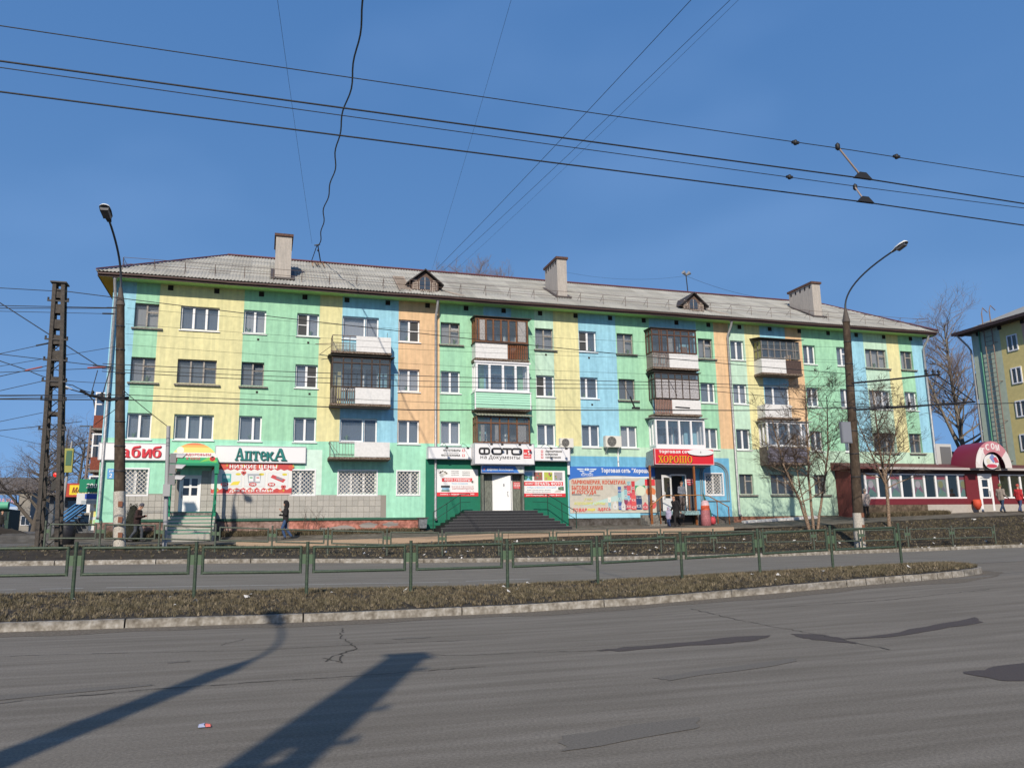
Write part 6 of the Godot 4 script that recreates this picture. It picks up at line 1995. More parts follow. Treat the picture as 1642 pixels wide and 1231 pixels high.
func street_lamp(label: String, base: Vector3, top: Vector3, head: Vector3, whitewash: float, r0 := 0.23, r1 := 0.16) -> Node3D:
	var t := thing("street_lamp", label, "street lamp", base)
	concrete_pole(t, base, top, r0, r1, whitewash)
	var st := sb()
	var tip := top + (top - base).normalized() * 0.65
	rod(st, top - Vector3(0, 0.05, 0), tip, r1 * 1.15, 8, 0.06)
	put("cone", st, mat("pole cone", 0.09, 0.075, 0.065, 0.8), t)
	st = sb()
	var dd := head - tip
	var side := Vector3(dd.x, 0, dd.z)
	var p1 := tip + Vector3(0, dd.y * 0.6, 0)
	var pts := []
	for k in 13:
		var f := k / 12.0
		pts.append(tip.lerp(p1, f).lerp(p1.lerp(head, f), f))
	tube(st, pts, [0.05, 0.045, 0.04], 8)
	put("arm", st, mat("arm steel", 0.06, 0.07, 0.085, 0.5, 0.4), t)
	lamp_head(t, head - (pts[12] - pts[11]).normalized() * 0.05, (pts[12] - pts[11]).normalized())
	return t

# square lattice mast
func lattice(label: String, base: Vector3, top: Vector3, w0: float, w1: float, col: Material, called := "lattice_mast", cap := true, leg := 0.11) -> Node3D:
	var t := thing(called, label, "mast", base)
	var c := func(f: float, sx: int, sz: int) -> Vector3:
		var w := lerpf(w0, w1, f) * 0.5
		return base.lerp(top, f) + Vector3(sx * w, 0, sz * w)
	for s in [[-1, -1], [1, -1], [1, 1], [-1, 1]]:
		var st := sb()
		bar(st, c.call(-0.02, s[0], s[1]), c.call(1.0, s[0], s[1]), leg, leg, Vector3.BACK)
		put("leg", st, col, t)
	var n := int((top - base).length() / (w0 * 0.75))
	var sides := [[[-1, 1], [1, 1]], [[1, 1], [1, -1]], [[1, -1], [-1, -1]], [[-1, -1], [-1, 1]]]
	for sd in sides:
		var st := sb()
		var f := 0.0
		var flip := false
		while f < 0.74:
			var df := lerpf(w0, w1, f) * 0.95 / (top - base).length()
			var a: Array = sd[0] if flip else sd[1]; var b: Array = sd[1] if flip else sd[0]
			bar(st, c.call(f, a[0], a[1]), c.call(f + df, b[0], b[1]), 0.075, 0.014)
			f += df
			flip = not flip
		for g in [0.0, 0.5, 0.62, 0.72, 0.78, 0.84, 0.9, 0.96]:
			var a2: Vector3 = c.call(g, sd[0][0], sd[0][1]); var b2: Vector3 = c.call(g, sd[1][0], sd[1][1])
			bar(st, a2, b2, 0.02, 0.34 if g > 0.6 else 0.12)
		put("lacing", st, col, t).set_meta("kind", "stuff")
	if cap:
		var st := sb()
		box(st, top.x - w1 * 0.95, top.x + w1 * 0.95, top.y, top.y + 0.05, top.z - w1 * 0.95, top.z + w1 * 0.95)
		put("cap_plate", st, mats.darkmetal, t)
	for f in [0.44, 0.55, 0.62, 0.7, 0.78, 0.93]:
		var w := lerpf(w0, w1, f) * 0.5 + 0.12
		var p := base.lerp(top, f)
		var st := sb()
		bar(st, p + Vector3(-w - 0.08, 0, w - 0.1), p + Vector3(w + 0.08, 0, w - 0.1), 0.06, 0.05)
		for s in [-1, 1]: rod(st, p + Vector3(s * (w + 0.05), 0, w - 0.1), p + Vector3(s * (w + 0.05), 0.12, w - 0.1), 0.035, 6)
		put("insulator_bracket", st, mats.darkmetal, t)
	return t

func wire(label: String, pts: Array, sag: float, r: float, called := "overhead_wire", group := "overhead wires across the street", m: Material = null) -> MeshInstance3D:
	var out := []
	for i in pts.size() - 1:
		var n := 24
		for k in n + (1 if i == pts.size() - 2 else 0):
			var f := float(k) / n
			out.append((pts[i] as Vector3).lerp(pts[i + 1], f) - Vector3(0, sag * 4 * f * (1 - f), 0))
	var st := sb()
	tube(st, out, [r], 5)
	var o := put(called, st, m if m else mats.wire)
	tag(o, label, "wire", group)
	return o

const STAINS := [
	[[4.32, 32.75], [4.9, 32.58], [5.79, 32.53], [6.74, 32.3], [7.27, 32.37], [6.81, 32.75], [6.26, 32.9], [5.52, 32.85], [4.67, 32.95]],
	[[7.59, 32.39], [7.95, 32.65], [7.95, 33.0], [7.7, 33.7], [7.56, 33.2], [7.45, 32.9]],
	[[7.87, 33.2], [8.74, 33.1], [10.08, 32.6], [11.3, 32.2], [10.9, 32.75], [9.75, 33.05], [8.59, 33.35]],
	[[7.12, 36.01], [7.6, 35.86], [8.4, 35.7], [9.6, 35.6], [9.4, 36.6], [8.2, 36.8], [7.15, 36.5]]]
const STAINS2 := [
	[[-1.07, 31.5], [-0.81, 31.47], [-0.83, 31.65], [-1.01, 31.68]], [[2.24, 37.0], [3.52, 36.81], [3.3, 37.16], [2.08, 37.42]], [[2.0, 30.2], [2.6, 30.15], [2.5, 30.35], [2.1, 30.35]], [[3.1, 32.2], [3.9, 32.1], [3.8, 32.3]], [[-3.0, 33.5], [-1.2, 33.2], [-1.0, 33.35], [-2.8, 33.75]], [[4.0, 35.0], [6.2, 34.4], [6.1, 34.6], [4.1, 35.2]]]
const CRACKS := [
	[[1.45, 28.2], [1.27, 29.6], [1.36, 31.13], [0.98, 31.77], [0.84, 32.29]], [[1.36, 31.13], [1.08, 31.62], [1.02, 32.48], [0.83, 31.94]], [[8.3, 28.2], [8.0, 30.4], [7.9, 32.4], [7.7, 34.3]],
	[[-3.32, 30.15], [-2.06, 30.31], [-0.09, 30.77], [1.66, 30.68], [3.6, 31.0]], [[2.19, 32.23], [2.68, 32.5], [3.6, 32.6], [4.4, 32.8]], [[-0.2, 29.3], [-0.5, 30.0]], [[9.0, 29.0], [12.0, 29.4], [15.0, 29.1]], [[-4, 34.2], [-1, 33.6], [2.6, 33.5]]]

func grow(st: SurfaceTool, tw: SurfaceTool, p: Vector3, d: Vector3, len: float, r: float, depth: int, droop: float, up: float) -> void:
	var n := 4 if depth > 2 else 3
	var pts := [p]
	var rad := [r]
	var q := p
	var dd := d
	for i in n:
		dd = (dd + Vector3(rng.randf_range(-1, 1), rng.randf_range(-0.6, 0.9) * up, rng.randf_range(-1, 1)) * 0.16 + Vector3(0, -droop * (1.0 if depth < 2 else 0.0), 0)).normalized()
		q += dd * len / n
		pts.append(q)
		rad.append(lerpf(r, r * 0.55, float(i + 1) / n))
	tube(st if depth > 2 else tw, pts, rad, 6 if depth > 2 else (4 if depth > 1 else 3), false)
	if depth == 0: return
	var kids := rng.randi_range(3, 4) if depth > 1 else rng.randi_range(4, 6)
	for k in kids:
		var f := rng.randf_range(0.35, 1.0) if k > 0 else 1.0
		var i := mini(int(f * n), n - 1)
		var base: Vector3 = (pts[i] as Vector3).lerp(pts[i + 1], f * n - i)
		var side := Vector3(rng.randf_range(-1, 1), rng.randf_range(-0.2, 0.6), rng.randf_range(-1, 1)).normalized()
		var nd := (dd * rng.randf_range(0.5, 1.0) + side * rng.randf_range(0.5, 0.95)).normalized()
		grow(st, tw, base, nd, len * rng.randf_range(0.55, 0.78), maxf(rad[i] * rng.randf_range(0.5, 0.66), 0.006), depth - 1, droop, up)

func bare_tree(label: String, base: Vector3, stems: Array, depth: int, bark: Material, twig: Material, droop := 0.1, up := 1.0, group := "", called := "bare_tree") -> Node3D:
	var t := thing(called, label, "tree", base, group)
	var tw := sb()
	for s in stems:   # [points, r0, r1, branches, branch length]
		var st := sb()
		var pts: Array = s[0]
		var fine := []
		var rads := []
		var m: int = (pts.size() - 1) * 4
		for k in m + 1:
			var f := float(k) / 4.0
			var i := mini(int(f), pts.size() - 2)
			fine.append((pts[i] as Vector3).lerp(pts[i + 1], f - i) + Vector3(rng.randf_range(-1, 1), 0, rng.randf_range(-1, 1)) * 0.02)
			rads.append(lerpf(s[1], s[2], float(k) / m))
		tube(st, fine, rads, 8)
		put("trunk", st, bark, t)
		var br := sb()
		for k in s[3]:
			var f: float = lerpf(s[5] if s.size() > 5 else 0.3, 1.0, (k + rng.randf()) / s[3]) * m
			var i := mini(int(f), m - 1)
			var b: Vector3 = (fine[i] as Vector3).lerp(fine[i + 1], f - i)
			var a := rng.randf() * TAU
			var dir := Vector3(cos(a), rng.randf_range(0.3, 1.1) * up, sin(a)).normalized()
			grow(br, tw, b, dir, s[4] * rng.randf_range(0.6, 1.1) * (1.15 - 0.5 * f / m), maxf(rads[i] * 0.5, 0.012), depth, droop, up)
		put("branch", br, bark, t).set_meta("kind", "stuff")
	put("twigs", tw, twig, t).set_meta("kind", "stuff")
	return t

func build_trees() -> void:
	var birch := mat("birch bark", 0.6, 0.52, 0.42, 0.95, 0, tex.flake, 0.8)
	var twig := mat("twig brown", 0.085, 0.06, 0.045, 1)
	var grey := mat("grey bark", 0.16, 0.135, 0.11, 1, 0, tex.rough, 1)
	var poplar := mat("poplar bark", 0.34, 0.29, 0.23, 1, 0, tex.rough, 2)
	var ptwig := mat("poplar twig", 0.24, 0.18, 0.15, 1)
	bare_tree("bare many stemmed birch behind the far fence before the last balconies", Vector3(26.78, 1.41, 7.67), [
		[[Vector3(26.78, 1.22, 7.67), Vector3(26.32, 2.99, 7.67), Vector3(25.39, 4.94, 7.76), Vector3(25.02, 7.17, 7.67)], 0.085, 0.022, 20, 1.5],
		[[Vector3(26.97, 1.22, 7.67), Vector3(26.97, 4.20, 7.67), Vector3(27.16, 6.62, 7.57), Vector3(27.25, 9.03, 7.57)], 0.075, 0.022, 22, 1.6],
		[[Vector3(27.16, 1.22, 7.67), Vector3(27.62, 3.27, 7.76), Vector3(28.18, 5.69, 7.85), Vector3(28.37, 8.48, 7.85)], 0.075, 0.022, 22, 1.6],
		[[Vector3(26.88, 1.22, 7.57), Vector3(26.60, 3.64, 7.39), Vector3(26.41, 5.69, 7.30)], 0.045, 0.018, 12, 1.3]], 3, birch, twig, 0.06)
	bare_tree("slender bare birch with a pale trunk beside the right lamp post", Vector3(31.71, 1.50, 7.67), [
		[[Vector3(31.71, 1.22, 7.67), Vector3(31.81, 3.83, 7.67), Vector3(31.62, 5.69, 7.67), Vector3(31.53, 9.03, 7.67)], 0.1, 0.025, 30, 1.9],
		[[Vector3(31.76, 3.83, 7.67), Vector3(30.88, 5.69, 7.76), Vector3(30.13, 7.36, 7.85)], 0.045, 0.018, 14, 1.4],
		[[Vector3(31.71, 4.20, 7.67), Vector3(32.55, 6.06, 7.67), Vector3(33.11, 7.54, 7.67)], 0.045, 0.018, 14, 1.5]], 3, birch, twig, 0.08)
	bare_tree("tall bare poplar in the gap between the two apartment blocks", Vector3(70.5, 3, -24), [
		[[Vector3(70.5, 2.6, -24), Vector3(70.6, 10, -24), Vector3(69.6, 17, -23.5), Vector3(69.0, 23.0, -23)], 0.32, 0.06, 46, 3.8],
		[[Vector3(70.5, 9, -24), Vector3(67.8, 15, -24), Vector3(66.0, 20, -24)], 0.18, 0.05, 24, 3.2]], 3, poplar, ptwig, 0.02, 1.3, "trees between the blocks")
	bare_tree("leaning bare tree close to the right end of the striped block", Vector3(69, 3, -26), [
		[[Vector3(69.5, 2.6, -26), Vector3(66.5, 9, -26), Vector3(64.2, 15, -26), Vector3(63.4, 20.5, -26)], 0.28, 0.05, 40, 3.4],
		[[Vector3(68.3, 5, -26), Vector3(64.2, 10, -27), Vector3(62.6, 14, -27)], 0.15, 0.05, 20, 2.8]], 3, poplar, ptwig, 0.02, 1.2, "trees between the blocks")
	bare_tree("tree whose bare top shows over the roof ridge", Vector3(18.2, 2.5, -27), [
		[[Vector3(18.2, 2.4, -27), Vector3(18.0, 12, -27), Vector3(18.3, 20, -27), Vector3(18.2, 25.2, -27)], 0.3, 0.06, 30, 2.6, 0.7],
		[[Vector3(18.1, 12, -27), Vector3(20.2, 20, -27), Vector3(20.6, 24.4, -27)], 0.22, 0.05, 20, 2.2, 0.6],
		[[Vector3(18.1, 12, -27), Vector3(16.4, 20, -27), Vector3(15.9, 24.3, -27)], 0.22, 0.05, 20, 2.2, 0.6]], 3, poplar, ptwig, 0.0, 1.4)
	bare_tree("wide bare dark tree left behind the lattice mast", Vector3(-32, 3.3, -92), [
		[[Vector3(-32, 2.8, -92), Vector3(-31.5, 7, -92), Vector3(-31, 12, -92), Vector3(-30.5, 15, -92)], 0.4, 0.08, 22, 4.5, 0.25],
		[[Vector3(-31.8, 4, -92), Vector3(-35, 8, -92), Vector3(-37.5, 11, -92)], 0.3, 0.08, 14, 3.6, 0.3]], 3, grey, mat("far twig", 0.16, 0.135, 0.125, 1), 0.05, 0.8, "bare trees along the side street")
	bare_tree("bare drooping tree between the mast and the street clock", Vector3(-27, 3, -80), [
		[[Vector3(-26.5, 2.6, -80), Vector3(-26.3, 7, -80), Vector3(-26, 12, -80), Vector3(-26, 16, -80)], 0.35, 0.08, 26, 4.2, 0.25]], 3, grey, mats["far twig"], 0.12, 0.8, "bare trees along the side street")
	bare_tree("bare pale tree right of the street clock", Vector3(-22.5, 3, -70), [
		[[Vector3(-22.5, 2.4, -70), Vector3(-22.3, 6, -70), Vector3(-22.0, 11, -70), Vector3(-21.8, 14.0, -70)], 0.3, 0.07, 20, 3.4, 0.25]], 3, grey, mats["far twig"], 0.08, 0.8, "bare trees along the side street")
	# shrubs by the wall
	var t := thing("shrub", "dark clipped evergreen shrub half hidden behind the left lamp post", "shrub", Vector3(-5.9, 1.6, 1.6))
	var st := sb()
	lathe(st, Vector3(-5.75, 1.5, 1.5), [Vector2(0, 0), Vector2(0.3, 0.02), Vector2(0.34, 0.4), Vector2(0.28, 1.1), Vector2(0.14, 1.6), Vector2(0, 1.7)], 10)
	put("core", st, mat("shrub core", 0.02, 0.022, 0.015, 1), t)
	st = sb()
	st.set_smooth_group(-1)
	for k in 900:
		var h := rng.randf()
		var a := rng.randf() * TAU
		var r := (0.38 - 0.24 * h * h) * rng.randf_range(0.85, 1.12)
		var c := Vector3(-5.75 + cos(a) * r, 1.5 + h * 1.75, 1.5 + sin(a) * r)
		var u := Vector3(rng.randf_range(-1, 1), rng.randf_range(-1, 1), rng.randf_range(-1, 1)).normalized() * 0.04
		var w := Vector3(rng.randf_range(-1, 1), rng.randf_range(-1, 1), rng.randf_range(-1, 1)).normalized() * 0.03
		tri(st, c - u, c + u, c + w)
	put("leaves", st, mat("shrub leaf", 0.03, 0.035, 0.02, 0.9), t).set_meta("kind", "stuff")
	for q in [[2.1, 0.6, "thin bare sapling before the coral plinth left of the hooded walker"], [2.75, 0.8, "second thin bare sapling before the coral plinth"], [22.2, 2.9, "dry leafless bush by the steps of the blue shop"]]:
		var tr := thing("sapling", q[2], "shrub", G(q[0], q[1]))
		var tw := sb()
		var br := sb()
		for k in 3:
			grow(br, tw, G(q[0] + k * 0.08 - 0.1, q[1]), Vector3(rng.randf_range(-0.3, 0.3), 1, rng.randf_range(-0.2, 0.2)).normalized(), 0.9, 0.012, 1 if q[0] < 20 else 2, 0.0, 1.0)
		put("stem", br, twig, tr)
		put("twigs", tw, twig, tr).set_meta("kind", "stuff")

# ------------------------------------------------------------------ people
var head_mesh: ArrayMesh
var hand_mesh: ArrayMesh

func make_templates() -> void:
	# head, origin at the base of the skull, looking to +z; painted face
	var st := sb()
	blob(st, [[Vector3(0, 0.1, -0.015), Vector3(0, 0.12, 0.0), 0.088, 0.088], [Vector3(0, 0.05, 0.03), Vector3(0, -0.01, 0.055), 0.06, 0.035], [Vector3(0, -0.08, -0.02), Vector3(0, 0.04, -0.02), 0.052, 0.055],
		[Vector3(0, 0.075, 0.088), Vector3(0, 0.045, 0.108), 0.008, 0.014], [Vector3(-0.035, 0.095, 0.07), Vector3(0.035, 0.095, 0.07), 0.014, 0.014], [Vector3(-0.085, 0.07, -0.01), Vector3(-0.09, 0.04, -0.005), 0.016, 0.011], [Vector3(0.085, 0.07, -0.01), Vector3(0.09, 0.04, -0.005), 0.016, 0.011], [Vector3(-0.02, 0.015, 0.082), Vector3(0.02, 0.015, 0.082), 0.01, 0.01]], 0.009, 0.02)
	st.generate_normals()
	var m := st.commit()
	var mdt := MeshDataTool.new()
	mdt.create_from_surface(m, 0)
	for i in mdt.get_vertex_count():
		var v := mdt.get_vertex(i)
		var c := Color(0.52, 0.3, 0.21)
		for s in [-1, 1]:
			if v.distance_to(Vector3(s * 0.032, 0.078, 0.085)) < 0.014: c = Color(0.08, 0.05, 0.04)
			if v.distance_to(Vector3(s * 0.034, 0.103, 0.084)) < 0.012: c = Color(0.14, 0.08, 0.05)
		if absf(v.x) < 0.026 and absf(v.y - 0.014) < 0.009 and v.z > 0.075: c = Color(0.4, 0.14, 0.11)
		mdt.set_vertex_color(i, c)
	head_mesh = ArrayMesh.new()
	mdt.commit_to_surface(head_mesh)
	# hand, wrist at the origin, fingers along -y, palm towards -x, thumb on the +z side, slightly curled
	st = sb()
	var bones := [[Vector3(0, 0.01, 0), Vector3(0, -0.03, 0), 0.022, 0.026], [Vector3(0, -0.05, -0.022), Vector3(0, -0.085, -0.026), 0.014, 0.013], [Vector3(0, -0.05, 0.022), Vector3(0, -0.088, 0.024), 0.014, 0.013], [Vector3(0, -0.045, 0), Vector3(0, -0.09, 0), 0.016, 0.013]]
	for k in 4:
		var z := -0.03 + k * 0.02
		var l: float = [0.024, 0.031, 0.034, 0.029][k]
		var p0 := Vector3(0, -0.09, z)
		var p1 := p0 + Vector3(-0.006, -l, 0)
		var p2 := p1 + Vector3(-0.02, -l * 0.75, 0)
		var p3 := p2 + Vector3(-0.022, -l * 0.3, 0)
		bones.append([p0, p1, 0.0095, 0.009]); bones.append([p1, p2, 0.009, 0.0085]); bones.append([p2, p3, 0.0085, 0.0075])
	bones.append([Vector3(-0.005, -0.03, 0.024), Vector3(-0.016, -0.06, 0.045), 0.013, 0.011])
	bones.append([Vector3(-0.016, -0.06, 0.045), Vector3(-0.026, -0.088, 0.046), 0.01, 0.008])
	blob(st, bones, 0.005, 0.006)
	st.generate_normals()
	m = st.commit()
	mdt = MeshDataTool.new()
	mdt.create_from_surface(m, 0)
	for i in mdt.get_vertex_count(): mdt.set_vertex_color(i, Color(0.52, 0.3, 0.21))
	hand_mesh = ArrayMesh.new()
	mdt.commit_to_surface(hand_mesh)

# p: joints in metres for a person 1.75 m tall who looks towards +z; h scales all of it
func person(label: String, at_: Vector3, turn: float, h: float, p: Dictionary, cl: Dictionary, cell := 0.02, group := "") -> Node3D:
	var t := thing("person", label, "person", at_, group)
	t.rotation.y = turn
	t.scale = Vector3.ONE * h / 1.75
	var J := {"pelvis": Vector3(0, 0.95, 0), "chest": Vector3(0, 1.27, 0.0), "neck": Vector3(0, 1.48, 0.0), "head": Vector3(0, 1.56, 0.015), "sl": Vector3(0.185, 1.4, 0), "sr": Vector3(-0.185, 1.4, 0),
		"el": Vector3(0.23, 1.12, -0.03), "er": Vector3(-0.23, 1.12, -0.03), "hl": Vector3(0.22, 0.88, 0.06), "hr": Vector3(-0.22, 0.88, 0.06), "kl": Vector3(0.1, 0.5, 0.03), "kr": Vector3(-0.1, 0.5, 0.03), "al": Vector3(0.1, 0.09, -0.02), "ar": Vector3(-0.1, 0.09, -0.02), "nod": 0.0}
	J.merge(p, true)
	var hipl: Vector3 = J.pelvis + Vector3(0.09, -0.03, 0)
	var hipr: Vector3 = J.pelvis + Vector3(-0.09, -0.03, 0)
	var w: float = cl.get("girth", 1.0)
	# the body, one skin from feet to neck with head and hands
	var st := sb()
	blob(st, [[J.pelvis, J.chest, 0.1, 0.11], [J.chest, J.neck - Vector3(0, 0.06, 0), 0.1, 0.07], [J.neck - Vector3(0, 0.04, 0), J.head, 0.055, 0.052], [J.sl, J.sr, 0.05, 0.05], [J.sl, J.el, 0.046, 0.038], [J.el, J.hl, 0.036, 0.025], [J.sr, J.er, 0.046, 0.038], [J.er, J.hr, 0.036, 0.025],
		[hipl, J.kl, 0.075, 0.05], [J.kl, J.al, 0.048, 0.034], [hipr, J.kr, 0.075, 0.05], [J.kr, J.ar, 0.048, 0.034]], cell * 1.3, 0.04)
	st.generate_normals()
	var am := st.commit()
	var body := SurfaceTool.new()
	body.begin(Mesh.PRIMITIVE_TRIANGLES)
	var mdt := MeshDataTool.new()
	mdt.create_from_surface(am, 0)
	for i in mdt.get_vertex_count(): mdt.set_vertex_color(i, Color(0.52, 0.3, 0.21))
	var cm := ArrayMesh.new()
	mdt.commit_to_surface(cm)
	body.append_from(cm, 0, Transform3D())
	var hb := Basis(Vector3.RIGHT, J.nod)
	var ht := Transform3D(hb, J.head + Vector3(0, 0.02, 0))
	body.append_from(head_mesh, 0, ht)
	for s in [["el", "hl", 1.0], ["er", "hr", -1.0]]:
		var d: Vector3 = (J[s[1]] - J[s[0]]).normalized()
		var z := Vector3(0, 0, 1) if absf(d.z) < 0.8 else Vector3(0, 1, 0)
		var x := (-d).cross(z).normalized()
		z = x.cross(-d).normalized()
		body.append_from(hand_mesh, 0, Transform3D(Basis(x * s[2], -d, z), J[s[1]]))
	place("body", body.commit(), vcol("skin", 0.6), t, true)
	# clothes
	var g := 1.0 * w
	var hem: float = cl.get("hem", 0.86)
	var lo: Vector3 = Vector3(J.pelvis.x, hem, J.pelvis.z)
	var jb := [[lo + Vector3(0.06, 0, 0), J.pelvis + Vector3(0.06, 0.08, 0), 0.125 * g, 0.12 * g], [lo - Vector3(0.06, 0, 0), J.pelvis + Vector3(-0.06, 0.08, 0), 0.125 * g, 0.12 * g], [J.pelvis + Vector3(0.055, 0.08, 0), J.chest + Vector3(0.07, 0.03, 0), 0.12 * g, 0.128 * g], [J.pelvis + Vector3(-0.055, 0.08, 0), J.chest + Vector3(-0.07, 0.03, 0), 0.12 * g, 0.128 * g],
		[J.chest, J.neck - Vector3(0, 0.03, 0), 0.13 * g, 0.07], [J.sl, J.sr, 0.078, 0.078], [J.sl, J.el, 0.075 * g, 0.06 * g], [J.el, J.el.lerp(J.hl, 0.93), 0.06 * g, 0.045], [J.sr, J.er, 0.075 * g, 0.06 * g], [J.er, J.er.lerp(J.hr, 0.93), 0.06 * g, 0.045]]
	if cl.get("coat", false):
		jb.append([Vector3(J.pelvis.x + 0.05, hem + 0.02, J.pelvis.z), J.pelvis, 0.17, 0.13]); jb.append([Vector3(J.pelvis.x - 0.05, hem + 0.02, J.pelvis.z + 0.03), J.pelvis, 0.17, 0.13])
	st = sb()
	blob(st, jb, cell, 0.035)
	put(cl.get("top", "jacket"), st, mat("cloth " + label.left(30), cl.jacket.x, cl.jacket.y, cl.jacket.z, 0.9, 0, tex.cloth, 0.5), t, true)
	st = sb()
	blob(st, [[hipl, J.kl, 0.093 * g, 0.067], [J.kl, J.al + Vector3(0, 0.02, 0), 0.066, 0.058], [hipr, J.kr, 0.093 * g, 0.067], [J.kr, J.ar + Vector3(0, 0.02, 0), 0.066, 0.058], [J.pelvis + Vector3(0, 0.03, 0), J.pelvis - Vector3(0, 0.03, 0), 0.12, 0.12]], cell, 0.02)
	put("trousers", st, mat("trousers " + label.left(30), cl.legs.x, cl.legs.y, cl.legs.z, 0.9, 0, tex.cloth, 0.5), t, true)
	for s in ["al", "ar"]:
		st = sb()
		var a: Vector3 = J[s]
		blob(st, [[a - Vector3(0, 0.03, 0.02), a + Vector3(0, -0.045, 0.06), 0.05, 0.045], [a + Vector3(0, -0.045, 0.06), a + Vector3(0, -0.055, 0.15), 0.045, 0.032]], 0.015, 0.02)
		put("shoe", st, paint(0.025, 0.022, 0.022, 0.5), t, true)
	st = sb()
	var hc: Color = cl.get("haircolor", Color(0.04, 0.03, 0.025))
	if cl.get("hood", false):
		blob(st, [[ht * Vector3(0, 0.1, -0.03), ht * Vector3(0, 0.13, 0.0), 0.115, 0.112], [ht * Vector3(0, 0.05, -0.06), ht * Vector3(0, -0.06, -0.06), 0.1, 0.1], [ht * Vector3(-0.07, 0.04, 0), ht * Vector3(-0.05, -0.07, 0.03), 0.05, 0.05], [ht * Vector3(0.07, 0.04, 0), ht * Vector3(0.05, -0.07, 0.03), 0.05, 0.05], [ht * Vector3(-0.05, 0.17, 0.06), ht * Vector3(0.05, 0.17, 0.06), 0.04, 0.04]], 0.014, 0.02)
		put("hood", st, mat("cloth " + label.left(30), 1, 1, 1), t, true)
	elif cl.get("cap", false):
		blob(st, [[ht * Vector3(0, 0.12, -0.02), ht * Vector3(0, 0.15, -0.005), 0.1, 0.096]], 0.014, 0.02)
		put("knitted_cap", st, paint(hc.r, hc.g, hc.b, 0.95), t, true)
	else:
		var hb2 := [[ht * Vector3(0, 0.13, -0.03), ht * Vector3(0, 0.15, -0.005), 0.095, 0.088], [ht * Vector3(0, 0.1, -0.05), ht * Vector3(0, 0.04, -0.055), 0.085, 0.065]]
		if cl.get("long", false):
			hb2.append([ht * Vector3(0, 0.06, -0.07), ht * Vector3(0, -0.12, -0.09), 0.085, 0.06])
		blob(st, hb2, 0.014, 0.02)
		put("hair", st, paint(hc.r, hc.g, hc.b, 0.8), t, true)
	return t

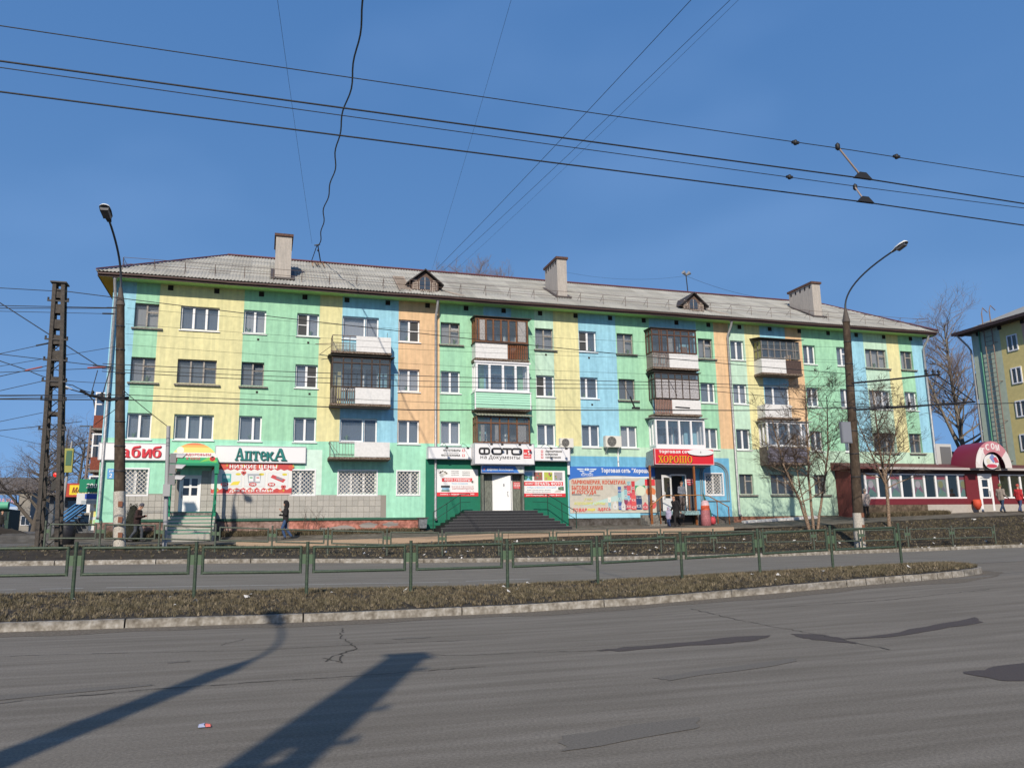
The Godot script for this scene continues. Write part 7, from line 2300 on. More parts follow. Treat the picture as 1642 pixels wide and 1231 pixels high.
func build_people() -> void:
	make_templates()
	var dark := Vector3(0.02, 0.018, 0.02)
	# man reading his phone, walking to the right
	var m := person("man in a dark brown jacket and grey knitted cap looking down at a phone", G(-5.45, 2.3), PI / 2 - 0.25, 1.75,
		{"nod": 0.55, "chest": Vector3(0, 1.26, 0.04), "neck": Vector3(0, 1.46, 0.06), "head": Vector3(0, 1.53, 0.1), "sl": Vector3(0.18, 1.38, 0.05), "sr": Vector3(-0.18, 1.38, 0.05), "el": Vector3(0.22, 1.12, 0.04), "er": Vector3(-0.22, 1.12, 0.04), "hl": Vector3(0.06, 1.16, 0.3), "hr": Vector3(-0.07, 1.16, 0.29), "kl": Vector3(0.1, 0.52, 0.2), "al": Vector3(0.1, 0.1, 0.2), "kr": Vector3(-0.1, 0.49, -0.02), "ar": Vector3(-0.1, 0.12, -0.28)},
		{"jacket": Vector3(0.045, 0.022, 0.02), "legs": Vector3(0.09, 0.1, 0.12), "cap": true, "haircolor": Color(0.08, 0.08, 0.1), "hem": 0.85, "girth": 1.08})
	var st := sb()
	hexa(st, [Vector3(-0.04, 1.19, 0.33), Vector3(0.03, 1.19, 0.33), Vector3(0.03, 1.17, 0.42), Vector3(-0.04, 1.17, 0.42), Vector3(-0.04, 1.2, 0.33), Vector3(0.03, 1.2, 0.33), Vector3(0.03, 1.185, 0.42), Vector3(-0.04, 1.185, 0.42)])
	put("phone", st, paint(0.4, 0.05, 0.05, 0.3), m, true)
	person("walker in a black hooded jacket and blue jeans before the coral plinth", Vector3(1.1, H(1.1, 2.7), 2.7), -PI / 2 + 0.1, 1.78,
		{"el": Vector3(0.2, 1.13, 0.02), "hl": Vector3(0.07, 1.3, 0.2), "er": Vector3(-0.22, 1.12, 0.0), "hr": Vector3(-0.08, 1.12, 0.2), "kl": Vector3(0.1, 0.51, 0.16), "al": Vector3(0.1, 0.1, 0.02), "kr": Vector3(-0.1, 0.5, -0.04), "ar": Vector3(-0.1, 0.14, -0.28)},
		{"jacket": Vector3(0.022, 0.02, 0.022), "legs": Vector3(0.05, 0.1, 0.22), "hood": true, "hem": 0.86, "girth": 1.0})
	var wmn := person("woman in a long black coat with a dark handbag leading a small child", Vector3(21.75, H(21.75, 3.0), 3.0), -PI / 2 + 0.25, 1.72,
		{"nod": 0.2, "chest": Vector3(0, 1.26, 0.06), "neck": Vector3(0, 1.45, 0.1), "head": Vector3(0, 1.52, 0.14), "sl": Vector3(0.18, 1.37, 0.07), "sr": Vector3(-0.18, 1.37, 0.07), "kl": Vector3(0.1, 0.5, 0.2), "al": Vector3(0.1, 0.09, 0.22), "kr": Vector3(-0.1, 0.48, -0.06), "ar": Vector3(-0.1, 0.12, -0.32), "hl": Vector3(0.28, 0.85, -0.08), "el": Vector3(0.26, 1.1, -0.06), "hr": Vector3(-0.26, 0.86, 0.22)},
		{"jacket": dark, "legs": dark, "coat": true, "hem": 0.62, "girth": 1.12, "haircolor": Color(0.03, 0.022, 0.02), "top": "coat"})
	st = sb()
	blob(st, [[Vector3(0.3, 0.62, -0.2), Vector3(0.3, 0.62, 0.0), 0.1, 0.1], [Vector3(0.3, 0.54, -0.22), Vector3(0.3, 0.54, 0.02), 0.1, 0.1]], 0.025, 0.03)
	tube(st, [Vector3(0.3, 0.68, -0.18), Vector3(0.29, 0.84, -0.08), Vector3(0.3, 0.68, 0.0)], [0.012], 5)
	put("handbag", st, paint(0.015, 0.013, 0.015, 0.4), wmn, true)
	person("small child in a white and lilac hooded coat walking beside the woman in black", Vector3(21.25, H(21.25, 3.05), 3.05), -PI / 2 + 0.5, 1.05,
		{"head": Vector3(0, 1.58, 0.015), "kl": Vector3(0.1, 0.5, 0.1), "ar": Vector3(-0.1, 0.1, -0.16)}, {"jacket": Vector3(0.5, 0.45, 0.62), "legs": Vector3(0.05, 0.08, 0.2), "hood": true, "girth": 1.35, "hem": 0.8, "haircolor": Color(0.6, 0.55, 0.55)})
	person("man in a light grey blue shirt standing in the open shop doorway", Vector3(23.62, 2.74, 0.35), 0.1, 1.72,
		{"nod": 0.3, "hl": Vector3(0.05, 1.0, 0.2), "hr": Vector3(-0.05, 1.0, 0.2), "el": Vector3(0.24, 1.1, 0.02), "er": Vector3(-0.24, 1.1, 0.02)}, {"jacket": Vector3(0.2, 0.22, 0.27), "legs": Vector3(0.14, 0.11, 0.11), "hem": 0.9, "top": "shirt"})
	person("person in a pale jacket and black trousers half hidden by the right lamp post", Vector3(34.9, H(34.9, 2.4), 2.4), PI * 0.9, 1.7,
		{"kr": Vector3(-0.09, 0.5, 0.08)}, {"jacket": Vector3(0.5, 0.42, 0.38), "legs": dark, "hem": 0.8, "girth": 1.05, "haircolor": Color(0.35, 0.3, 0.25), "cap": true})
	person("walker in a pale grey jacket striding past the corner shop door", Vector3(44.1, H(44.1, 3.6), 3.6), PI / 2 + 0.2, 1.75,
		{"kl": Vector3(0.1, 0.52, 0.22), "al": Vector3(0.1, 0.1, 0.4), "kr": Vector3(-0.1, 0.5, -0.08), "ar": Vector3(-0.1, 0.14, -0.35), "hr": Vector3(-0.26, 0.95, 0.25)}, {"jacket": Vector3(0.36, 0.3, 0.26), "legs": Vector3(0.03, 0.06, 0.12), "hem": 0.84, "girth": 1.05, "haircolor": Color(0.12, 0.14, 0.06), "cap": true})
	person("walker in a bright red jacket and jeans at the right end of the pavement", Vector3(45.2, H(45.2, 3.9), 3.9), PI / 2 + 0.1, 1.7,
		{"kl": Vector3(0.1, 0.51, 0.15), "al": Vector3(0.1, 0.1, 0.2), "kr": Vector3(-0.1, 0.5, -0.05), "ar": Vector3(-0.1, 0.13, -0.28)}, {"jacket": Vector3(0.62, 0.035, 0.045), "legs": Vector3(0.06, 0.09, 0.2), "hem": 0.84, "girth": 1.08, "haircolor": Color(0.4, 0.08, 0.06), "cap": true})
	# far figures at the left
	var far := [[-23.6, -100, Vector3(0.6, 0.03, 0.04), "far pedestrian in a red coat left of the lattice mast"], [-22.7, -98, Vector3(0.16, 0.18, 0.28), "far pedestrian in a blue grey coat right of the red coat"], [-21.9, -96, Vector3(0.05, 0.05, 0.07), "far pedestrian in black close to the lattice mast"], [-22.2, -70, Vector3(0.03, 0.03, 0.05), "far pedestrian in dark clothes near the green kiosk"], [-21.4, -70, Vector3(0.25, 0.25, 0.32), "far pedestrian in a pale top between kiosk and red coat"], [-19.0, -28, Vector3(0.03, 0.028, 0.028), "dark dressed person standing right before the green kiosk"]]
	for q in far:
		person(q[3], G(q[0], q[1]), rng.randf_range(-1, 1), rng.randf_range(1.66, 1.8), {"kl": Vector3(0.1, 0.51, 0.12), "ar": Vector3(-0.1, 0.12, -0.15)}, {"jacket": q[2], "legs": Vector3(0.03, 0.035, 0.06), "hem": 0.8, "girth": 1.1}, 0.035, "far pedestrians in the side street")

# ------------------------------------------------------------------ things at both edges of the view
func plain_house(called: String, label: String, x0: float, x1: float, z0: float, z1: float, y0: float, y1: float, wall: Material, roofm: Material, rise: float, over := 0.4) -> Node3D:
	var t := thing(called, label, "building", Vector3((x0 + x1) / 2, y0, (z0 + z1) / 2))
	var st := sb()
	box(st, x0, x1, y0 - 1, y1, z0, z1)
	put("wall", st, wall, t)
	st = sb()
	var zm := (z0 + z1) / 2
	hexa(st, [Vector3(x0 - over, y1, z0 - over), Vector3(x1 + over, y1, z0 - over), Vector3(x1 + over, y1, z1 + over), Vector3(x0 - over, y1, z1 + over), Vector3(x0 - over * 0.5, y1 + rise, zm - 0.1), Vector3(x1 + over * 0.5, y1 + rise, zm - 0.1), Vector3(x1 + over * 0.5, y1 + rise, zm + 0.1), Vector3(x0 - over * 0.5, y1 + rise, zm + 0.1)])
	put("roof", st, roofm, t)
	return t

func house_window(t: Node3D, x0: float, x1: float, y0: float, y1: float, z: float) -> void:
	var w := sub("window", t)
	pane_box("pane", x0, x1, y0, y1, z + 0.012, mats.darkpane, w)
	var st := sb()
	for q in [[x0 - 0.08, x0, y0 - 0.08, y1 + 0.08], [x1, x1 + 0.08, y0 - 0.08, y1 + 0.08], [x0, x1, y1, y1 + 0.08], [x0, x1, y0 - 0.08, y0], [(x0 + x1) / 2 - 0.04, (x0 + x1) / 2 + 0.04, y0, y1]]: box(st, q[0], q[1], q[2], q[3], z, z + 0.05)
	put("frame", st, white, w)

func build_background() -> void:
	var wht := paint(0.75, 0.75, 0.75, 0.5)
	# second block at the right: its end wall faces the street gap
	var b := thing("apartment_building", "second pastel apartment block with fire ladders at the right edge", "building", Vector3(60, 3, -2))
	var st := sb()
	var ys := 18.62
	var cuts := [[-11.6, -8.75, "pale green"], [-8.75, -6.6, "yellow"], [-6.6, -4.6, "orange"], [-4.6, -2.0, "pale green"], [-2.0, 14.0, "yellow"]]
	var mats2 := {"pale green": mat("far pale green", 0.5, 0.58, 0.46, 0.9, 0, tex.plaster, 3), "yellow": mat("far yellow", 0.72, 0.6, 0.25, 0.9, 0, tex.plaster, 3), "orange": mat("far salmon", 0.72, 0.44, 0.32, 0.9, 0, tex.plaster, 3)}
	for c in cuts:
		st = sb()
		box(st, 60, 60.4, 2.0, ys, c[0], c[1] - 0.002)
		put("painted_stripe", st, mats2[c[2]], b)
	st = sb()
	box(st, 60.4, 84, 2.0, ys, -11.55, 14.0)
	put("wall", st, mats2["pale green"], b)
	st = sb()
	hexa(st, [Vector3(59.0, ys, -12.6), Vector3(85, ys, -12.6), Vector3(85, ys, 14.8), Vector3(59.0, ys, 14.8), Vector3(67, ys + 4.2, 0.6), Vector3(77, ys + 4.2, 0.6), Vector3(77, ys + 4.2, 1.6), Vector3(67, ys + 4.2, 1.6)])
	put("roof", st, mats.slate1, b)
	st = sb()
	box(st, 58.9, 59.0, ys - 0.12, ys + 0.16, -12.7, 14.9)
	box(st, 59.0, 60.0, ys - 0.1, ys - 0.04, -12.6, 14.8)
	put("eave", st, mats["fascia brown"], b)
	for zc in [-7.6, -3.4, 0.6]:
		for k in 4:
			var y := 17.5 - k * 2.8
			var w := sub("window", b)
			st = sb()
			for q in [[zc - 0.5, zc - 0.4, y - 1.4, y], [zc + 0.4, zc + 0.5, y - 1.4, y], [zc - 0.05, zc + 0.05, y - 1.3, y - 0.1], [zc - 0.4, zc + 0.4, y - 0.1, y], [zc - 0.4, zc + 0.4, y - 1.4, y - 1.3]]: box(st, 59.93, 60.0, q[2], q[3], q[0], q[1])
			put("frame", st, white, w)
			st = sb()
			quad(st, Vector3(59.97, y, zc - 0.45), Vector3(59.97, y, zc + 0.45), Vector3(59.97, y - 1.35, zc + 0.45), Vector3(59.97, y - 1.35, zc - 0.45))
			put("pane", st, mats.darkpane, w)
	for k in 4:
		st = sb()
		box(st, 59.9, 60.0, 14.2 + 4.0 - k * 0.001, 14.5 + 4.0, -11.0 + k * 2.2, -10.7 + k * 2.2)
		put("vent", st, mats["vent dark"], b)
	var la := thing("fire_ladder", "two thin steel fire ladders fixed on the second block's pale green wall", "ladder", Vector3(59.8, 5, -9.8))
	for zc in [-10.0, -9.2]:
		st = sb()
		rod(st, Vector3(59.72, 6.0, zc), Vector3(59.72, ys + 1.4, zc), 0.05, 6)
		put("stile", st, mat("ladder rust", 0.22, 0.16, 0.13, 0.8), la)
	st = sb()
	for k in 30: rod(st, Vector3(59.72, 6.2 + k * 0.4, -10.0), Vector3(59.72, 6.2 + k * 0.4, -9.2), 0.025, 4)
	for k in 4: rod(st, Vector3(59.72, 7 + k * 3.4, -9.2), Vector3(60, 7 + k * 3.4, -9.0), 0.03, 4)
	tube(st, [Vector3(59.72, ys + 1.4, -10.0), Vector3(59.9, ys + 1.9, -10.0), Vector3(60.4, ys + 1.5, -10.0)], [0.04], 5)
	tube(st, [Vector3(59.72, ys + 1.4, -9.2), Vector3(59.9, ys + 1.9, -9.2), Vector3(60.4, ys + 1.5, -9.2)], [0.04], 5)
	put("rung", st, mats["ladder rust"], la)
	for q in [[-10.7, Vector3(0.1, 0.3, 0.2)]]:
		st = sb()
		rod(st, Vector3(59.9, 3, q[0]), Vector3(59.9, ys, q[0]), 0.06, 6)
		put("downpipe", st, paint(q[1].x, q[1].y, q[1].z), b)
	st = sb()
	tube(st, [Vector3(59.1, ys - 0.1, -12.3), Vector3(59.6, ys - 1.2, -11.7), Vector3(59.9, ys - 1.6, -11.7), Vector3(59.9, 3, -11.7)], [0.09], 6)
	put("downpipe", st, mats.zinc, b)
	# balconies on its left flank, seen edge on
	for k in 3:
		var p := sub("balcony", b)
		st = sb()
		box(st, 60.6, 63.4, 7.2 + k * 2.8, 8.2 + k * 2.8, -12.5, -11.6)
		put("panel", st, mat("far balcony", 0.2, 0.2, 0.22, 0.8), p)
		st = sb()
		box(st, 60.6, 63.4, 8.2 + k * 2.8, 9.5 + k * 2.8, -12.45, -11.6)
		put("glazing", st, mats.darkpane, p)
	var sh := plain_house("shed", "low grey shed behind the corner shop roof", 58, 69, -26, -18, 2.8, 8.6, mat("shed grey", 0.2, 0.17, 0.15, 0.95, 0, tex.plaster, 3), mat("shed roof", 0.18, 0.15, 0.14, 0.9, 0, tex.rough, 2), 0.6)
	# left edge: side street
	var kio := thing("kiosk", "dark green market kiosk with a pale green curved top at the left edge", "kiosk", Vector3(-20.4, 2.2, -29))
	st = sb()
	box(st, -22.5, -18.55, 2.0, 4.1, -31, -28)
	put("kiosk_wall", st, mat("kiosk green", 0.01, 0.06, 0.045, 0.6, 0, tex.rough, 2), kio)
	st = sb()
	tube(st, [Vector3(-22.6, 4.35, -27.9), Vector3(-18.6, 4.35, -27.9)], [0.3], 12)
	put("canopy_roll", st, mat("kiosk top", 0.1, 0.4, 0.26, 0.6), kio)
	st = sb()
	box(st, -22.4, -18.7, 3.3, 3.9, -28.0, -27.96)
	put("hatch", st, paint(0.02, 0.03, 0.03, 0.3), kio)
	var h1 := plain_house("house", "distant pale house with a low pitched roof and blue banner at the left", -60, -34.5, -112, -100, 3.4, 9.6, mat("house pale", 0.3, 0.28, 0.25, 0.95, 0, tex.plaster, 4), mat("house roof", 0.2, 0.18, 0.17, 0.9, 0, tex.rough, 2), 2.4, 0.8)
	for k in 5: house_window(h1, -46 + k * 2.6, -44.8 + k * 2.6, 4.3, 5.6, -100)
	var t := board("banner", "long blue banner with pink lettering on the distant house", "banner", -45, -36.2, 6.3, 8.9, -99.95, -99.85, paint(0.1, 0.25, 0.55))
	text(t, "РАСПРОДАЖА", -39.5, 7.9, -99.8, 5.5, 0.9, paint(0.6, 0.35, 0.4))
	st = sb()
	rect(st, -45, -36.2, 6.5, 7.1, -99.83, Color(0.4, 0.5, 0.65))
	put("banner_print", st, vcol("print", 0.6), t)
	var h2 := plain_house("house", "long low dark building behind the lattice mast", -34, -20, -125, -112, 3.6, 8.8, mat("house dark", 0.13, 0.12, 0.115, 0.95, 0, tex.plaster, 4), mats["house roof"], 2.0, 0.6)
	for k in 4: house_window(h2, -32 + k * 2.6, -30.8 + k * 2.6, 5.0, 6.4, -112)
	var hz := plain_house("house", "row of market stalls with pinkish fronts far behind the pedestrians", -31, -21.5, -108, -104, 3.6, 6.6, mat("stall pink", 0.32, 0.2, 0.19, 0.9, 0, tex.blotch, 2), mats["house roof"], 0.5, 0.3)
	for k in 3: house_window(hz, -29.5 + k * 2.4, -28.2 + k * 2.4, 4.6, 5.6, -104)
	# low pavilion with fascia signs beside the block's end
	var pv := thing("pavilion", "low shop pavilion with blue stair rails beyond the block's left end", "building", Vector3(-13, 2.3, -27))
	st = sb()
	box(st, -15.3, -8.5, 1.6, 5.0, -34, -25.5)
	put("wall", st, mat("pavilion wall", 0.16, 0.17, 0.19, 0.8, 0, tex.rough, 3), pv)
	st = sb()
	box(st, -15.6, -8.3, 5.0, 5.15, -34.2, -24.6)
	put("roof", st, mats["house roof"], pv)
	for k in 3:
		var w := sub("window", pv)
		pane_box("pane", -15.0 + k * 0.95, -14.3 + k * 0.95, 3.0, 4.6, -25.48, mats.darkpane, w)
	for k in 8:
		st = sb()
		bar(st, Vector3(-14.4 + k * 0.24, 2.3 + k * 0.2, -24.4), Vector3(-14.4 + k * 0.24, 2.3 + k * 0.2, -25.4), 0.28, 0.06)
		put("step", st, mat("step blue", 0.05, 0.2, 0.45, 0.6), pv)
	st = sb()
	for dz in [-24.35, -25.4]:
		for dy in [0.35, 0.65, 0.95]: rod(st, Vector3(-14.5, 2.35 + dy, dz), Vector3(-12.6, 3.95 + dy, dz), 0.04, 5)
	put("stair_rail", st, mat("step blue", 0.05, 0.2, 0.45, 0.6), pv)
	t = board("shop_sign", "yellow and red shop sign on the far pavilion", "sign", -14.6, -11.6, 4.85, 5.85, -24.6, -24.4, paint(0.42, 0.05, 0.03))
	st = sb()
	rect(st, -13.8, -11.7, 5.0, 5.72, -24.39, Color(0.75, 0.6, 0.02))
	put("sign_print", st, vcol("print", 0.6), t)
	text(t, "МАГАЗИН", -12.65, 5.35, -24.37, 1.9, 0.42, paint(0.25, 0.04, 0.02), "Droid Sans", 700, 0, "lettering", 0.2)
	t = board("shop_sign", "green fascia sign with white lettering close to the block's left corner", "sign", -12.0, -9.6, 4.85, 5.75, -18.6, -18.4, paint(0.0, 0.2, 0.11))
	text(t, "2002", -11.1, 5.3, -18.38, 0.9, 0.3, wht)
	t = board("notice_board", "white notice board with yellow sheets at the block's left corner", "board", -11.25, -10.6, 2.3, 4.6, -18.6, -18.5, paint(0.6, 0.62, 0.62))
	st = sb()
	for k in 9:
		var x := -11.2 + (k % 3) * 0.2; var y := 2.6 + int(k / 3) * 0.6
		rect(st, x, x + 0.16, y, y + 0.4, -18.49, [Color(0.7, 0.65, 0.2), Color(0.4, 0.65, 0.3), Color(0.7, 0.7, 0.7), Color(0.6, 0.5, 0.3)][k % 4])
	put("sheet", st, vcol("print", 0.6), t)
	t = board("shop_sign", "white and blue sign box under the green fascia sign", "sign", -12.1, -9.8, 4.05, 4.8, -18.55, -18.4, paint(0.6, 0.62, 0.65))
	st = sb()
	rect(st, -11.6, -10.0, 4.4, 4.75, -18.39, Color(0.02, 0.07, 0.4)); rect(st, -11.8, -10.2, 4.1, 4.3, -18.39, Color(0.35, 0.4, 0.45))
	put("sign_print", st, vcol("print", 0.6), t)
	t = thing("advertising_pillar", "advertising booth pink above and blue below beside the small lattice mast", "booth", Vector3(-13.75, 2.2, -29))
	st = sb()
	box(st, -14.25, -13.25, 2.9, 4.75, -29.6, -28.7)
	put("upper_panel", st, mat("booth pink", 0.5, 0.28, 0.26, 0.7, 0, tex.blotch, 0.6), t)
	st = sb()
	box(st, -14.27, -13.23, 1.9, 2.9, -29.62, -28.68)
	put("lower_panel", st, paint(0.03, 0.09, 0.28), t)
	st = sb()
	box(st, -13.75, -13.45, 2.2, 4.1, -28.7, -28.66)
	put("door", st, paint(0.03, 0.08, 0.07), t)
	lattice("small lattice lamp mast with a white foot beyond the block's left corner", Vector3(-13.7, H(-13.7, -31), -31), Vector3(-13.7, 11.0, -31), 0.75, 0.45, mat("far mast", 0.2, 0.16, 0.15, 0.8), "lattice_mast", false, 0.12)
	t = thing("lamp_arm", "curved lamp arm on top of the small lattice mast", "lamp arm", Vector3(-13.7, 11, -31))
	st = sb()
	tube(st, [Vector3(-13.7, 10.8, -31), Vector3(-13.7, 12.3, -31), Vector3(-13.9, 13.2, -31), Vector3(-14.4, 13.7, -30.8), Vector3(-15.6, 14.0, -30.5)], [0.1, 0.07, 0.06, 0.05], 6)
	rod(st, Vector3(-14.8, 11.0, -31), Vector3(-12.8, 11.05, -31), 0.06, 5)
	rod(st, Vector3(-14.8, 9.6, -31), Vector3(-13.4, 9.6, -31), 0.05, 5)
	put("arm", st, mats["arm steel"], t)
	lamp_head(t, Vector3(-15.5, 14.0, -30.5), Vector3(-0.9, 0.25, 0.2).normalized())
	t = thing("street_clock", "green and yellow box sign on a tall grey post behind the lattice mast", "sign", Vector3(-12.3, 2.2, -15.5))
	st = sb()
	rod(st, Vector3(-12.45, 1.8, -15.6), Vector3(-12.05, 8.0, -15.4), 0.13, 8, 0.06)
	put("post", st, mat("post grey", 0.33, 0.33, 0.34, 0.6), t)
	st = sb()
	box(st, -12.45, -11.85, 5.95, 7.5, -15.3, -15.05)
	put("box", st, mat("clock olive", 0.3, 0.3, 0.07, 0.6), t)
	st = sb()
	box(st, -12.25, -11.92, 6.4, 7.35, -15.05, -15.02)
	put("display", st, paint(0.08, 0.16, 0.1, 0.2), t)
	st = sb()
	box(st, -12.62, -12.47, 5.95, 7.5, -15.35, -15.0)
	put("edge", st, paint(0.03, 0.05, 0.03), t)
	# far traffic light, its red lamp lit
	t = thing("traffic_light", "far traffic light showing red behind the lattice mast", "traffic light", Vector3(-11.0, 2, -7.5))
	st = sb()
	rod(st, Vector3(-10.9, 1.5, -7.5), Vector3(-10.9, 5.6, -7.5), 0.06, 6)
	put("post", st, mats.darkmetal, t)
	st = sb()
	box(st, -11.25, -10.9, 4.35, 5.45, -7.6, -7.35)
	put("housing", st, paint(0.03, 0.03, 0.03), t)
	var red := mat("signal red", 0.5, 0.02, 0.02, 0.4)
	red.emission_enabled = true
	red.emission = Color(1, 0.06, 0.04)
	red.emission_energy_multiplier = 0.9
	st = sb()
	lathe(st, Vector3.ZERO, [Vector2(0.001, 0.03), Vector2(0.1, 0.015), Vector2(0.12, 0)], 12)
	var lens := put("red_signal_lamp", st, red, t)
	lens.global_transform = Transform3D(Basis(Vector3.RIGHT, PI / 2), Vector3(-11.07, 5.22, -7.34))
	var ol := OmniLight3D.new()
	ol.name = "signal_light"
	ol.light_color = Color(1, 0.1, 0.06)
	ol.light_energy = 0.02
	ol.light_size = 0.1
	ol.shadow_enabled = true
	add_child(ol)
	ol.position = Vector3(-11.07, 5.22, -7.2)
	# neighbour behind with a glazed balcony
	b = thing("brick_house", "red brown house with a white framed balcony just past the block's left edge", "building", Vector3(-10.5, 2.3, -28))
	st = sb()
	box(st, -11.4, -8.2, 2.0, 11.9, -45, -35.5)
	put("wall", st, mat("brick brown", 0.2, 0.085, 0.06, 0.9, 0, tex.rough, 1.5), b)
	st = sb()
	box(st, -11.9, -8.0, 11.9, 12.2, -45.5, -22.0)
	put("roof", st, mats["house roof"], b)
	for k in 3:
		var p := sub("balcony", b)
		var y := 3.6 + k * 3.1
		st = sb()
		box(st, -12.3, -8.6, y - 0.15, y, -35.4, -22.4)
		put("slab", st, concrete, p)
		st = sb()
		box(st, -12.2, -8.7, y, y + 0.95, -22.6, -22.5)
		put("panel", st, mat("balcony rust", 0.3, 0.07, 0.04, 0.8, 0, tex.rough, 1) if k != 0 else wht, p)
		st = sb()
		for x in [-12.2, -11.5, -10.4, -9.2]: box(st, x, x + 0.1, y + 0.95, y + 2.7, -22.6, -22.5)
		box(st, -12.2, -8.7, y + 1.75, y + 1.85, -22.59, -22.51); box(st, -12.2, -8.7, y + 2.6, y + 2.7, -22.59, -22.51)
		put("frame", st, white, p)
		pane_box("pane", -12.1, -8.7, y + 0.95, y + 2.6, -22.55, mats.darkpane, p)
	# dark bin and soil heap by the mast
	t = thing("litter_bin", "black round bin just right of the lattice mast's foot", "bin", Vector3(-7.9, 1.3, 4.8))
	st = sb()
	lathe(st, Vector3(-7.85, H(-7.85, 4.6), 4.6), [Vector2(0, 0), Vector2(0.32, 0), Vector2(0.36, 0.8), Vector2(0.3, 0.95), Vector2(0.25, 0.95), Vector2(0.24, 0.85), Vector2(0, 0.85)], 14)
	put("bin_body", st, paint(0.02, 0.02, 0.025, 0.5), t)
	t = thing("soil_heap", "low heap of brown soil at the corner of the side street", "heap", Vector3(-12.5, 1.6, -1))
	st = sb()
	st.set_smooth_group(0)
	for i in 20:
		for k in 12:
			var f := func(u: int, v: int) -> Vector3:
				var x := -16.5 + u * 0.3; var z := -3.4 + v * 0.36
				var r := Vector2((u - 10) / 10.0, (v - 6) / 6.0).length()
				return Vector3(x, H(x, z) - 0.05 + maxf(0, 1 - r * r) * (0.45 + 0.16 * sin(u * 1.9 + v * 1.1)), z)
			var A: Vector3 = f.call(i, k); var B: Vector3 = f.call(i + 1, k); var C: Vector3 = f.call(i + 1, k + 1); var D: Vector3 = f.call(i, k + 1)
			tri(st, A, B, C); tri(st, A, C, D)
	put("heap", st, mats.soil, t)

